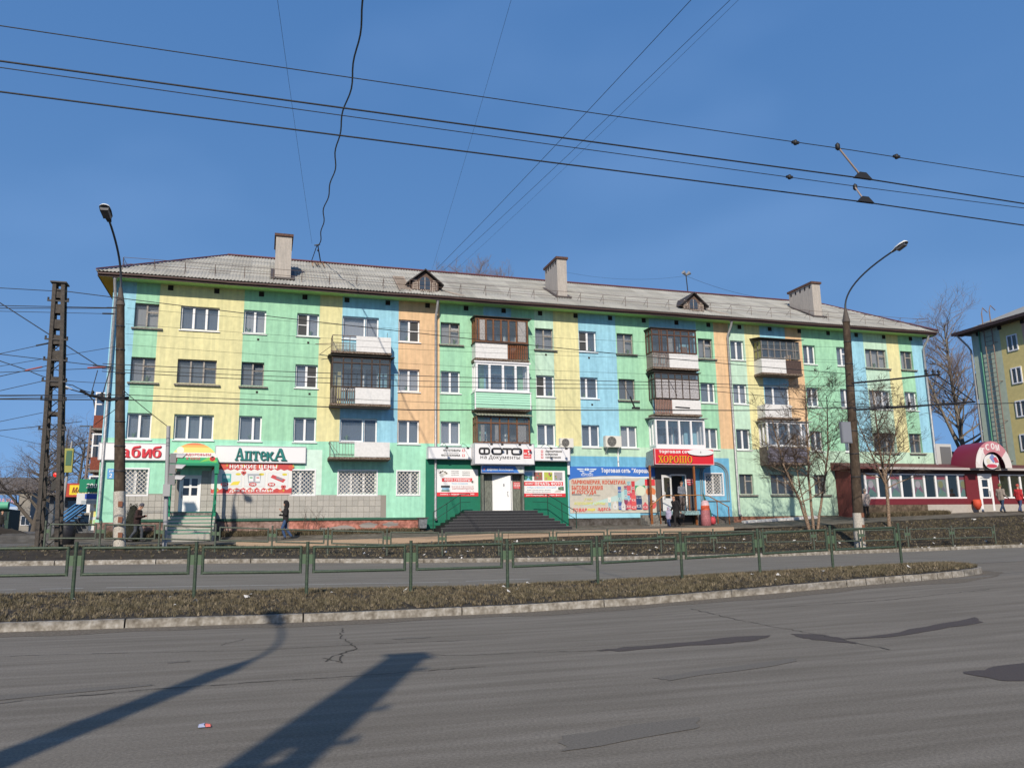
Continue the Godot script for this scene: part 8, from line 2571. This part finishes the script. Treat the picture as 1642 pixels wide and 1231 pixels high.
func build_masts_and_wires() -> void:
	# far side lamp posts
	var L0 := Vector3(-4.77, 1.27, 11.3); var L1 := Vector3(-5.38, 10.25, 11.0)
	street_lamp("left street lamp with a whitewashed foot before the pharmacy", L0, L1, Vector3(-5.62, 12.75, 13.0), 2.0, 0.205, 0.14)
	var R0 := Vector3(26.96, H(26.96, 11) - 0.05, 11.0); var R1 := Vector3(27.39, 11.7, 11.0)
	street_lamp("right street lamp with a tall curved arm before the fourth balcony column", R0, R1, Vector3(28.12, 14.45, 13.7), 1.65, 0.25, 0.17)
	# their twins on our side of the road, whose shadows lie on the asphalt
	street_lamp("near street lamp behind the viewer casting its shadow on the road", Vector3(-4.95, 0, 45), Vector3(-4.95, 8.6, 45), Vector3(-5.4, 10.9, 42.8), 0, 0.24, 0.17)
	var iron := mat("mast iron", 0.085, 0.072, 0.062, 0.75, 0.1, tex.rough, 1.2)
	lattice("tall dark lattice mast carrying tram wires left of the block", Vector3(-7.05, H(-7.05, 11) - 0.05, 11), Vector3(-7.46, 10.86, 11), 0.62, 0.28, iron, "lattice_mast", true, 0.125)
	lattice("near lattice mast behind the viewer casting a broad shadow on the road", Vector3(-3.2, 0, 46), Vector3(-3.2, 9.6, 46), 0.5, 0.3, iron)
	var t := thing("switch_box", "grey metal box on the right lamp post", "box", Vector3(26.736, 5.567, 11.173))
	var st := sb()
	box(st, 26.321, 26.866, 5.584, 6.605, 11.104, 11.26)
	put("box", st, mat("box grey", 0.22, 0.23, 0.26, 0.5, 0.2), t)
	st = sb()
	box(st, 26.355, 26.831, 5.619, 6.57, 11.26, 11.277)
	put("box_door", st, mat("box grey door", 0.24, 0.25, 0.28, 0.5, 0.2), t)
	# traffic light
	t = thing("traffic_light", "grey traffic light post with three hooded lamps before the pharmacy porch", "traffic light", Vector3(-3.331, 1.24, 11))
	st = sb()
	rod(st, Vector3(-3.314, 1.067, 11), Vector3(-3.444, 5.696, 11), 0.085, 8, 0.07)
	put("post", st, mat("post grey", 0.33, 0.33, 0.34, 0.6), t)
	st = sb()
	box(st, -3.478, -3.236, 3.101, 3.533, 11.052, 11.208)
	put("control_box", st, mat("post grey", 0.33, 0.33, 0.34), t)
	for k in 3:
		var y := 4.5 - k * 0.4
		var hd := sub("signal", t)
		st = sb()
		box(st, -3.32, -3.1, y - 0.18, y + 0.18, 10.9, 11.1)
		put("housing", st, mat("signal housing", 0.2, 0.2, 0.21, 0.6), hd)
		st = sb()
		st.set_smooth_group(0)
		for j in 10:
			var a := PI * (j / 10.0) ; var e := PI * ((j + 1) / 10.0)
			var A := Vector3(-3.1, y + 0.02 + sin(a) * 0.17, 11 + cos(a) * 0.15); var B := Vector3(-3.1, y + 0.02 + sin(e) * 0.17, 11 + cos(e) * 0.15)
			var o := Vector3(0.36, -0.03, 0.1)
			tri(st, A, B, B + o * (0.6 + 0.4 * sin(e))); tri(st, A, B + o * (0.6 + 0.4 * sin(e)), A + o * (0.6 + 0.4 * sin(a)))
		put("visor", st, mat("visor grey", 0.4, 0.4, 0.42, 0.5), hd)
		st = sb()
		rod(st, Vector3(-3.1, y, 11), Vector3(-3.075, y, 11), 0.12, 12)
		put("unlit_lens", st, paint([0.18, 0.15, 0.02][k], [0.02, 0.1, 0.1][k], [0.02, 0.02, 0.06][k], 0.2), hd)
		st = sb()
		rod(st, Vector3(-3.42, y + 0.1, 11), Vector3(-3.32, y + 0.1, 11), 0.025, 5)
		put("clamp", st, mats.darkmetal, hd)
	# bracket arms for the tram wires
	t = thing("tram_bracket", "dark trolley bracket with insulators on the left lamp post", "bracket", Vector3(-5.191, 6.605, 11.173))
	st = sb()
	tube(st, [Vector3(-4.845, 6.691, 11.13), Vector3(-5.451, 6.562, 11.346), Vector3(-6.057, 6.648, 11.692), Vector3(-6.316, 6.778, 11.865)], [0.06, 0.07, 0.05], 6)
	for q in [[-5.7, 6.6], [-5.45, 6.6], [-6.0, 6.65], [-4.98, 6.7]]: lathe(st, Vector3(q[0], q[1], 11.4), [Vector2(0.03, 0), Vector2(0.07, 0.04), Vector2(0.03, 0.1), Vector2(0.07, 0.14), Vector2(0.02, 0.22)], 8)
	rod(st, Vector3(-5.711, 6.605, 11.346), Vector3(-5.538, 7.903, 11), 0.02, 5)
	rod(st, Vector3(-6.013, 6.691, 11.606), Vector3(-5.927, 7.643, 11.26), 0.016, 5)
	put("arm", st, mats.wire, t)
	t = thing("tram_bracket", "upper trolley bracket reaching right from the right lamp post", "bracket", Vector3(29.418, 8.855, 11.173))
	st = sb()
	tube(st, [Vector3(27.212, 8.526, 11.173), Vector3(29.418, 8.768, 11.346), Vector3(32.274, 9.114, 11.519)], [0.05], 6)
	for x in [31.5, 31.93, 32.27]: lathe(st, Vector3(x, 9.07, 11.5), [Vector2(0.03, 0), Vector2(0.09, 0.05), Vector2(0.03, 0.12), Vector2(0.09, 0.17), Vector2(0.02, 0.3)], 8)
	rod(st, Vector3(32.101, 9.114, 11.519), Vector3(34.264, 7.816, 11.519), 0.03, 5); rod(st, Vector3(31.668, 8.941, 11.519), Vector3(33.658, 7.816, 11.519), 0.022, 5)
	put("arm", st, mats.wire, t)
	t = thing("tram_bracket", "lower trolley bracket reaching right from the right lamp post", "bracket", Vector3(29.418, 7.384, 11.173))
	st = sb()
	tube(st, [Vector3(27.169, 7.211, 11.173), Vector3(30.284, 7.427, 11.433), Vector3(34.264, 7.773, 11.606)], [0.05], 6)
	for x in [29.0, 30.3, 32.45, 33.75]: lathe(st, Vector3(x, 7.37 + (x - 29.0) * 0.08, 11.43), [Vector2(0.03, 0), Vector2(0.08, 0.04), Vector2(0.03, 0.1), Vector2(0.08, 0.14), Vector2(0.02, 0.22)], 8)
	put("arm", st, mats.wire, t)
	# wires over the near lane
	var g1 := "trolley wires over the near lane"
	wire("topmost thin span wire over the near lane", [Vector3(-14, 6.34, 35.2), Vector3(7.2, 6.4, 35.05), Vector3(30, 6.5, 34.9)], 0.04, 0.0055, "trolley_wire", g1)
	wire("thick upper trolley contact wire over the near lane", [Vector3(-14, 5.98, 35.15), Vector3(7.4, 6.02, 35.05), Vector3(30, 5.95, 34.6)], 0.02, 0.0095, "trolley_wire", g1)
	wire("thin support wire just below the upper contact wire", [Vector3(-14, 6.22, 34.75), Vector3(8.3, 6.44, 34.05), Vector3(30, 6.6, 34.1)], 0.03, 0.0055, "trolley_wire", g1)
	wire("lower trolley contact wire over the near lane", [Vector3(-14, 6.0, 34.55), Vector3(7.9, 6.0, 34.45), Vector3(30, 5.95, 34.0)], 0.02, 0.0095, "trolley_wire", g1)
	for q in [[Vector3(7.0, 6.42, 35.05), Vector3(7.35, 6.02, 35.05), "wire hanger between the topmost wire and the upper contact wire"], [Vector3(8.1, 6.42, 34.06), Vector3(7.9, 6.0, 34.45), "wire hanger above the lower contact wire"]]:
		var hg := thing("wire_hanger", q[2], "wire hanger", q[0])
		st = sb()
		rod(st, q[0], q[1], 0.013, 6)
		put("strap", st, mat("hanger pale", 0.3, 0.24, 0.21, 0.7), hg)
		st = sb()
		lathe(st, q[0] - Vector3(0, 0.06, 0), [Vector2(0, 0), Vector2(0.03, 0.03), Vector2(0.03, 0.09), Vector2(0, 0.12)], 8)
		put("insulator", st, mats.wire, hg)
		st = sb()
		hexa(st, [q[1] + Vector3(-0.14, -0.005, -0.02), q[1] + Vector3(0.14, -0.005, -0.02), q[1] + Vector3(0.14, -0.005, 0.02), q[1] + Vector3(-0.14, -0.005, 0.02), q[1] + Vector3(-0.05, 0.08, -0.02), q[1] + Vector3(0.05, 0.08, -0.02), q[1] + Vector3(0.05, 0.08, 0.02), q[1] + Vector3(-0.05, 0.08, 0.02)])
		put("clamp", st, mats.wire, hg)
	for q in [[Vector3(6.35, 6.39, 35.05), "left wire insulator on the topmost wire"], [Vector3(7.95, 6.41, 35.04), "right wire insulator on the topmost wire"], [Vector3(6.95, 6.42, 34.1), "wire insulator on the thin support wire"]]:
		var hg := thing("wire_insulator", q[1], "insulator", q[0])
		st = sb()
		lathe(st, q[0] - Vector3(0, 0.05, 0), [Vector2(0, 0.01), Vector2(0.022, 0.02), Vector2(0.032, 0.05), Vector2(0.02, 0.08), Vector2(0, 0.09)], 8)
		put("shell", st, mats.wire, hg)
		st = sb()
		box(st, q[0].x - 0.05, q[0].x + 0.05, q[0].y - 0.015, q[0].y + 0.015, q[0].z - 0.015, q[0].z + 0.015)
		put("clamp", st, mats.wire, hg)
	# cables from the roof across the street
	var g2 := "cables from the roof across the street"
	var pts := []
	var out := []
	for k in 121:
		var f := k / 120.0
		var p := Vector3(2.62, 18.9, -4.5).lerp(Vector3(2.4, 17.8, 20.3), f * 1.0) if f < 0.6 else Vector3(2.62, 18.9, -4.5).lerp(Vector3(2.4, 17.8, 20.3), f)
		p = Vector3(2.62, 18.9, -4.5) + (Vector3(2.4, 17.8, 20.3) - Vector3(2.62, 18.9, -4.5)) * f * 2.2
		p += Vector3(sin(f * 90) * 0.06 + sin(f * 37) * 0.05, 0, 0) * (1 - f * 0.3) - Vector3(0, 3.2 * f * (1 - f), 0) * 0.35
		out.append(p)
	st = sb()
	tube(st, out, [0.03], 6)
	tag(put("twisted_cable", st, mats.wire), "thick wavy black cable rising from the rooftop aerial", "wire", g2)
	wire("very thin wire left of the wavy cable", [Vector3(2.25, 19, -4.5), Vector3(-0.16, 17.5, 20.3), Vector3(-2.6, 16, 45)], 0.1, 0.006, "overhead_wire", g2)
	wire("very thin wire rising from the ridge right of the left dormer", [Vector3(9.73, 18.2, -5), Vector3(6.84, 18, 21.6), Vector3(4, 18, 48)], 0.1, 0.005, "overhead_wire", g2)
	wire("steep thin wire, left of a pair rising from the roof to the top right", [Vector3(10.0, 18.2, -5), Vector3(12.3, 18, 23.1), Vector3(14.6, 18, 50)], 0.1, 0.011, "overhead_wire", g2)
	wire("steep thin wire, right of a pair rising from the roof to the top right", [Vector3(10.5, 18.2, -5), Vector3(13.5, 18, 23.5), Vector3(16.5, 18, 50)], 0.1, 0.009, "overhead_wire", g2)
	wire("faint third wire beside the pair rising to the top right", [Vector3(11.2, 18.2, -5), Vector3(13.75, 18, 23.5), Vector3(16.6, 18, 50)], 0.1, 0.005, "overhead_wire", g2)
	# wires along the far side
	var g3 := "wires along the far side of the street"
	wire("sagging dark cable from the lattice mast to the right lamp post", [Vector3(-7.51, 10.585, 11.173), Vector3(27.212, 8.984, 11.173)], 0.22, 0.016, "overhead_wire", g3)
	wire("thick tram contact wire crossing the whole facade at second floor level", [Vector3(-51.915, 4.528, 16.191), Vector3(-7.528, 5.705, 16.191), Vector3(-4.24, 5.8, 16.191), Vector3(4.759, 5.757, 16.191), Vector3(17.911, 6.138, 16.191), Vector3(32.014, 6.908, 16.191), Vector3(60.567, 8.509, 16.191)], 0.0, 0.018, "tram_wire", g3)
	wire("second tram wire just above the thick one", [Vector3(-51.915, 4.701, 16.711), Vector3(-7.355, 5.74, 16.711), Vector3(-4.067, 5.869, 16.711), Vector3(0.433, 5.844, 16.711)], 0.0, 0.012, "tram_wire", g3)
	wire("upper tram support wire across the third floor", [Vector3(-5.278, 7.34, 14.028), Vector3(5.018, 7.297, 14.461), Vector3(16.267, 7.505, 14.461), Vector3(22.669, 7.946, 12.73), Vector3(29.418, 8.509, 11.519)], 0.03, 0.013, "tram_wire", g3)
	wire("middle tram support wire across the third floor", [Vector3(-5.278, 7.167, 14.028), Vector3(5.018, 7.107, 14.461), Vector3(16.267, 7.384, 14.461), Vector3(22.669, 7.773, 12.73), Vector3(29.418, 8.162, 11.519)], 0.03, 0.011, "tram_wire", g3)
	wire("lower tram support wire across the third floor", [Vector3(-5.278, 7.081, 14.028), Vector3(5.018, 6.899, 14.461), Vector3(16.267, 7.254, 14.461), Vector3(29.418, 7.384, 11.519)], 0.03, 0.013, "tram_wire", g3)
	for k in 4:
		wire("thin wire number %s from the top along the upper storeys" % ["one", "two", "three", "four"][k], [Vector3(-5.15, [10.12, 9.5, 9.13, 8.71][k], 11), Vector3(27.25, [10.37, 9.72, 9.59, 8.86][k], 11)], [0.3, 0.25, 0.2, 0.3][k], 0.006, "overhead_wire", g3)
	wire("thin wire above the first floor signs", [Vector3(-5.191, 6.994, 11.865), Vector3(7.787, 6.172, 15.326), Vector3(20.766, 6.345, 15.326)], 0.05, 0.007, "overhead_wire", g3)
	# fittings hung on the tram wires
	for q in [[13.1, 6.09, "small black tram wire fitting before the first floor"], [15.1, 6.15, "flat tram wire splice right of the small black fitting"]]:
		var hg := thing("wire_fitting", q[2], "wire fitting", Vector3(q[0], q[1], 16.2))
		st = sb()
		if q[0] < 14:
			rod(st, Vector3(q[0], q[1], 16.2), Vector3(q[0] - 0.17, q[1] + 0.43, 16.2), 0.03, 6)
			box(st, q[0] - 0.1, q[0] + 0.2, q[1] - 0.05, q[1] + 0.03, 16.16, 16.24)
		else: rod(st, Vector3(q[0] - 0.3, q[1] + 0.02, 16.2), Vector3(q[0] + 0.3, q[1], 16.2), 0.03, 6)
		put("clamp", st, mats.wire, hg)
		st = sb()
		rod(st, Vector3(q[0] - 0.2, q[1] + 0.45, 16.2), Vector3(q[0] - 0.42, q[1] + 1.1, 16.0), 0.01, 5)
		put("tie", st, mats.wire, hg)
	# the spans at the left
	var g4 := "span wires between the masts at the left"
	var spans := [[Vector3(-9.301, 9.919, 11), Vector3(-5.641, 10.092, 11), 0.016], [Vector3(-9.293, 9.824, 11), Vector3(-5.624, 10.075, 11), 0.016], [Vector3(-9.284, 9.711, 11), Vector3(-5.416, 9.867, 11), 0.01], [Vector3(-9.31, 10.014, 11), Vector3(-5.944, 7.842, 11), 0.018], [Vector3(-9.146, 8.154, 11), Vector3(-7.614, 8.63, 11), 0.012], [Vector3(-9.146, 8.136, 11), Vector3(-5.269, 7.808, 11), 0.014], [Vector3(-9.102, 7.704, 11), Vector3(-5.33, 8.638, 11), 0.01], [Vector3(-9.085, 7.479, 11), Vector3(-5.278, 7.834, 11), 0.012], [Vector3(-9.068, 7.34, 11), Vector3(-7.614, 7.79, 11), 0.014], [Vector3(-9.025, 6.821, 11), Vector3(-7.64, 7.245, 11), 0.012], [Vector3(-9.007, 6.579, 11.26), Vector3(-6.23, 6.674, 11.519), 0.012], [Vector3(-8.999, 6.492, 11.26), Vector3(-6.117, 6.614, 11.519), 0.012], [Vector3(-8.929, 5.722, 11), Vector3(-7.631, 6.077, 11), 0.01], [Vector3(-8.895, 5.402, 11), Vector3(-6.342, 5.792, 11), 0.012], [Vector3(-9.362, 10.576, 11), Vector3(-7.51, 10.594, 11), 0.014], [Vector3(-8.999, 5.394, 8.404), Vector3(-7.441, 5.048, 8.404), 0.007]]
	var words := ["uppermost heavy span wire", "second heavy span wire from the top", "thin span wire under the two heavy ones", "long diagonal span wire falling to the right", "short span wire rising to the lattice mast", "span wire falling gently to the lamp post", "thin span wire rising to the lamp post", "span wire with red insulators at the lamp post", "short span wire rising to the mast's middle", "short lower span wire rising to the mast", "upper of the level tram wires at the left", "lower of the level tram wires at the left", "low short span wire at the mast", "lowest span wire crossing behind the mast", "cable end running left from the mast's top", "faint low wire at the left edge"]
	for k in spans.size():
		var s: Array = spans[k]
		wire(words[k], [(s[1] as Vector3) + ((s[0] as Vector3) - s[1]) * 4.0, s[1]], 0.0, s[2], "span_wire", g4)
	wire("sagging span wire hooked to the bracket at the left", [Vector3(-12.546, 9.114, 11), Vector3(-8.229, 7.591, 11), Vector3(-7.208, 7.237, 11), Vector3(-6.749, 7.107, 11), Vector3(-6.057, 6.778, 11.519)], 0.03, 0.016, "span_wire", g4)
	wire("short wire from the mast to the lamp post's middle", [Vector3(-7.208, 7.28, 11), Vector3(-5.235, 7.245, 11)], 0.03, 0.01, "span_wire", g4)
	wire("slanting stay from the lamp post down to the traffic light", [Vector3(-4.984, 6.908, 11), Vector3(-3.461, 5.67, 11)], 0.02, 0.014, "span_wire", g4)
	wire("short stay falling left from the lamp post", [Vector3(-5.148, 6.389, 11), Vector3(-5.97, 5.705, 10.827)], 0.0, 0.012, "span_wire", g4)
	for q in [[Vector3(-6.316, 7.773, 11), Vector3(-5.711, 7.825, 11), "red"], [Vector3(-8.306, 7.583, 11), Vector3(-7.787, 7.738, 11), "red"], [Vector3(-8.047, 8.509, 11), Vector3(-7.657, 8.621, 11), "dark"], [Vector3(-5.97, 9.85, 11), Vector3(-5.581, 9.867, 11), "dark"], [Vector3(-6.143, 7.877, 11), Vector3(-5.538, 7.834, 11), "dark"], [Vector3(-5.321, 10.109, 11), Vector3(-5.84, 10.083, 11), "dark"]]:
		var hg := thing("wire_insulator", "%s rod insulator on a span wire %s" % [q[2], ["left of the mast", "right of the mast"][1 if q[0].x > -7.3 else 0] + (" topmost" if q[0].y > 10 else " near the top" if q[0].y > 9 else "")], "insulator", q[0], "rod insulators on the span wires")
		st = sb()
		rod(st, q[0], q[1], 0.03, 6)
		put("rod", st, paint(0.3, 0.08, 0.08) if q[2] == "red" else mats.wire, hg)
	# rooftop aerial and loudspeaker
	t = thing("roof_aerial", "two legged iron wire support on the roof near the left chimney", "aerial", Vector3(2.6, 18.2, -5))
	st = sb()
	rod(st, Vector3(2.25, 18.0, -5.2), Vector3(2.55, 18.95, -4.6), 0.025, 5); rod(st, Vector3(2.85, 18.0, -5.2), Vector3(2.6, 18.95, -4.6), 0.035, 5)
	put("leg", st, mats.wire, t)
	st = sb()
	bar(st, Vector3(2.4, 18.93, -4.6), Vector3(2.72, 18.98, -4.5), 0.06, 0.06)
	lathe(st, Vector3(2.62, 18.6, -4.7), [Vector2(0, 0), Vector2(0.05, 0.03), Vector2(0.05, 0.1), Vector2(0, 0.13)], 8)
	put("crossbar", st, mats.wire, t)
	t = thing("roof_loudspeaker", "loudspeaker mast on the ridge left of the right dormer", "loudspeaker", Vector3(28, 18.1, -5.2))
	st = sb()
	rod(st, Vector3(28.03, 18.0, -5.2), Vector3(27.95, 19.4, -5.2), 0.035, 6)
	put("mast", st, mats.wire, t)
	for s in [-1, 1]:
		st = sb()
		rod(st, Vector3(27.95 + s * 0.02, 19.35, -5.2), Vector3(27.95 + s * 0.26, 19.52, -5.1), 0.06, 10, 0.15)
		put("horn", st, paint(0.25, 0.25, 0.26), t)
	wire("stay wire falling right from the rooftop loudspeaker", [Vector3(27.95, 19.3, -5.2), Vector3(33.5, 17.4, -3.2)], 0.25, 0.01, "overhead_wire", g2)
	wire("thin wire rising left from the rooftop loudspeaker", [Vector3(27.95, 19.3, -5.2), Vector3(17.5, 19.0, -5.2)], 0.5, 0.006, "overhead_wire", g2)

func make_materials() -> void:
	grain("rough", 3, 0.03, 0.12, 0.62, 1.0, 1, 1, 0.5, 256)
	grain("plaster", 11, 0.02, 0.2, 0.91, 1.0, 1, 1, 0.55, 320)
	grain("blotch", 21, 0.02, 0.06, 0.6, 1.0, 1, 1, 0.4, 256, Color(1, 0.96, 0.9))
	grain("drips", 31, 0.015, 0.04, 0.93, 1.0, 2.0, 0.3, 0.5, 256, Color(0.96, 0.97, 0.98))
	grain("wood", 41, 0.03, 0.1, 0.55, 1.0, 3.0, 0.25, 0.5, 256)
	grain("asphalt", 51, 0.09, 0.35, 0.66, 1.0, 1, 1, 0.6, 512)
	grain("tracks", 61, 0.012, 0.03, 0.87, 1.0, 0.6, 2.4, 0.4, 384, Color(0.98, 0.97, 0.95))
	grain("soil", 71, 0.05, 0.22, 0.45, 1.0, 1, 1, 0.6, 384, Color(0.95, 0.9, 0.84))
	grain("flake", 81, 0.05, 0.16, 0.45, 1.0, 1, 0.7, 0.5, 256, Color(0.8, 0.62, 0.5))
	grain("cloth", 91, 0.04, 0.15, 0.75, 1.0, 1, 1, 0.5, 128)
	white = paint(0.78, 0.78, 0.8, 0.4)
	oldwood = mat("old frame", 0.48, 0.44, 0.4, 0.85, 0, tex.rough, 0.8)
	concrete = mat("concrete", 0.3, 0.28, 0.25, 0.95, 0, tex.rough, 1.4)
	mat("darkmetal", 0.035, 0.033, 0.035, 0.6, 0.2)
	mat("slab", 0.42, 0.39, 0.35, 0.95, 0, tex.flake, 1.1)
	mat("whitepanel", 0.76, 0.755, 0.75, 0.75, 0, tex.plaster, 1.5)
	mat("rustwood", 0.5, 0.24, 0.13, 0.9, 0, tex.flake, 0.35)
	mat("darkslat", 0.27, 0.235, 0.21, 0.9, 0, tex.wood, 0.6)
	mat("greyslat", 0.46, 0.39, 0.36, 0.9, 0, tex.wood, 0.4)
	mat("redslat", 0.5, 0.3, 0.24, 0.9, 0, tex.wood, 0.4)
	mat("paleslat", 0.42, 0.38, 0.34, 0.9, 0, tex.wood, 0.6)
	mat("brownwood", 0.1, 0.065, 0.05, 0.8, 0, tex.wood, 0.8)
	mat("orangewood", 0.27, 0.115, 0.05, 0.7, 0, tex.wood, 0.8)
	mat("redwood", 0.17, 0.08, 0.05, 0.75, 0, tex.wood, 0.8)
	mat("greywood", 0.33, 0.31, 0.3, 0.8, 0, tex.wood, 0.8)
	mat("orangeboard", 0.34, 0.16, 0.05, 0.8, 0, tex.wood, 1.2)
	mat("oliveboard", 0.3, 0.3, 0.14, 0.85, 0, tex.plaster, 1.2)
	mat("brownboard", 0.13, 0.085, 0.075, 0.9, 0, tex.wood, 0.7)
	mat("blind", 0.6, 0.58, 0.57, 0.8, 0, tex.wood, 0.5)
	mat("rail", 0.22, 0.17, 0.14, 0.8, 0, tex.rough, 0.6)
	mat("canopy_dark", 0.05, 0.045, 0.04, 0.8, 0, tex.rough, 1)
	mat("canopy_pale", 0.5, 0.5, 0.5, 0.7, 0, tex.rough, 1)
	mat("grille", 0.66, 0.63, 0.58, 0.6)
	mat("net", 0.05, 0.052, 0.055, 0.8)
	mat("frosted", 0.62, 0.64, 0.66, 0.4)
	mat("wire", 0.012, 0.012, 0.014, 0.6)
	var gl := func(key: String, r: float, g: float, b: float, a: float) -> StandardMaterial3D:
		var m := mat(key, r, g, b, 0.04)
		m.albedo_color = Color(m.albedo_color, a)
		m.transparency = BaseMaterial3D.TRANSPARENCY_ALPHA
		m.metallic_specular = 0.7
		return m
	glass = gl.call("glass", 0.2, 0.27, 0.36, 0.3)
	glass_old = gl.call("glass_old", 0.17, 0.2, 0.22, 0.34)
	gl.call("darkpane", 0.02, 0.025, 0.03, 0.75)
	gl.call("shoppane", 0.05, 0.07, 0.07, 0.3)
	curtains = [mat("curtain a", 0.27, 0.29, 0.34, 1), mat("curtain b", 0.15, 0.18, 0.22, 1), mat("curtain c", 0.11, 0.13, 0.17, 1), mat("curtain d", 0.36, 0.37, 0.4, 1), mat("curtain e", 0.07, 0.085, 0.11, 1)]

func _ready() -> void:
	rng.seed = 20140412
	# camera
	var cam := Camera3D.new()
	cam.name = "camera"
	cam.fov = 50.98
	cam.near = 0.1
	cam.far = 1500
	cam.basis = Basis(Vector3(0.95593818, -0.0156251, 0.29315193), Vector3(-0.03954492, 0.98262759, 0.18132627), Vector3(-0.29089241, -0.18492938, 0.93871334)).orthonormalized()
	cam.position = Vector3(0, 1.5, 43.105)
	add_child(cam)
	cam.current = true
	# sky
	var env := Environment.new()
	env.background_mode = Environment.BG_SKY
	var sky := Sky.new()
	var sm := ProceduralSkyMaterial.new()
	sm.sky_top_color = lin(0.068, 0.19, 0.46)
	sm.sky_horizon_color = lin(0.22, 0.43, 0.77)
	sm.sky_curve = 0.22
	sm.ground_bottom_color = lin(0.1, 0.09, 0.08)
	sm.ground_horizon_color = lin(0.2, 0.22, 0.25)
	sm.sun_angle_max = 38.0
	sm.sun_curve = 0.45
	sm.energy_multiplier = 1.0
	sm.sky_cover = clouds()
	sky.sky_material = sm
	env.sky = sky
	env.tonemap_mode = Environment.TONE_MAPPER_LINEAR
	env.tonemap_exposure = 1.0
	env.sdfgi_enabled = true
	env.ssao_enabled = true
	env.ssil_enabled = true
	var we := WorldEnvironment.new()
	we.name = "world_environment"
	we.environment = env
	add_child(we)
	var sun := DirectionalLight3D.new()
	sun.name = "sun"
	sun.light_energy = 1.42
	sun.light_color = Color(1.0, 0.955, 0.885)
	sun.light_angular_distance = 0.53
	sun.shadow_enabled = true
	add_child(sun)
	sun.look_at_from_position(Vector3.ZERO, Vector3(0.37, -0.7, -1.0), Vector3.UP)
	make_materials()
	build_ground()
	build_apartments()
	build_shops()
	build_annex()
	build_masts_and_wires()
	build_background()
	var fg := mat("fence green", 0.07, 0.108, 0.068, 0.55, 0.1, tex.rough, 0.7)
	var xs := []
	for k in 13: xs.append(-8.7 + k * 2.44 - (0.0 if k < 9 else (k - 8) * 0.03))
	xs.resize(12)
	fence("near green tubular fence along the traffic island", xs, 23.3, 1.22, 0.53, fg, true, 0.034)
	xs = [-7.1, -5.38, -3.47, -1.58, 0.4, 2.42, 4.65, 6.82, 9.13, 11.45, 13.87, 16.34, 18.88, 21.4, 24.04, 26.67, 29.3, 31.95, 34.6]
	fence("far green tubular fence along the verge", xs, 11.5, 1.02, 0.42, mat("fence green far", 0.125, 0.155, 0.115, 0.6, 0.1, tex.rough, 0.7), false, 0.03)
	build_trees()
	build_people()

func clouds() -> ImageTexture:
	# faint high wisps
	var n := FastNoiseLite.new()
	n.seed = 9; n.frequency = 1.6; n.fractal_octaves = 5
	var im := Image.create(512, 256, false, Image.FORMAT_RGBA8)
	for y in 256:
		var el := PI * (0.5 - (y + 0.5) / 256.0)
		for x in 512:
			var az := TAU * (x + 0.5) / 512.0
			var d := Vector3(cos(el) * sin(az), sin(el), cos(el) * cos(az))
			var v := n.get_noise_3d(d.x * 1.0 + d.y * 1.5, d.y * 3.2 - d.x * 1.1, d.z) 
			v = clampf((v - 0.02) * 1.6, 0, 1)
			im.set_pixel(x, y, Color(0.55, 0.62, 0.72, v * 0.1 if el > 0 else 0.0))
	return ImageTexture.create_from_image(im)
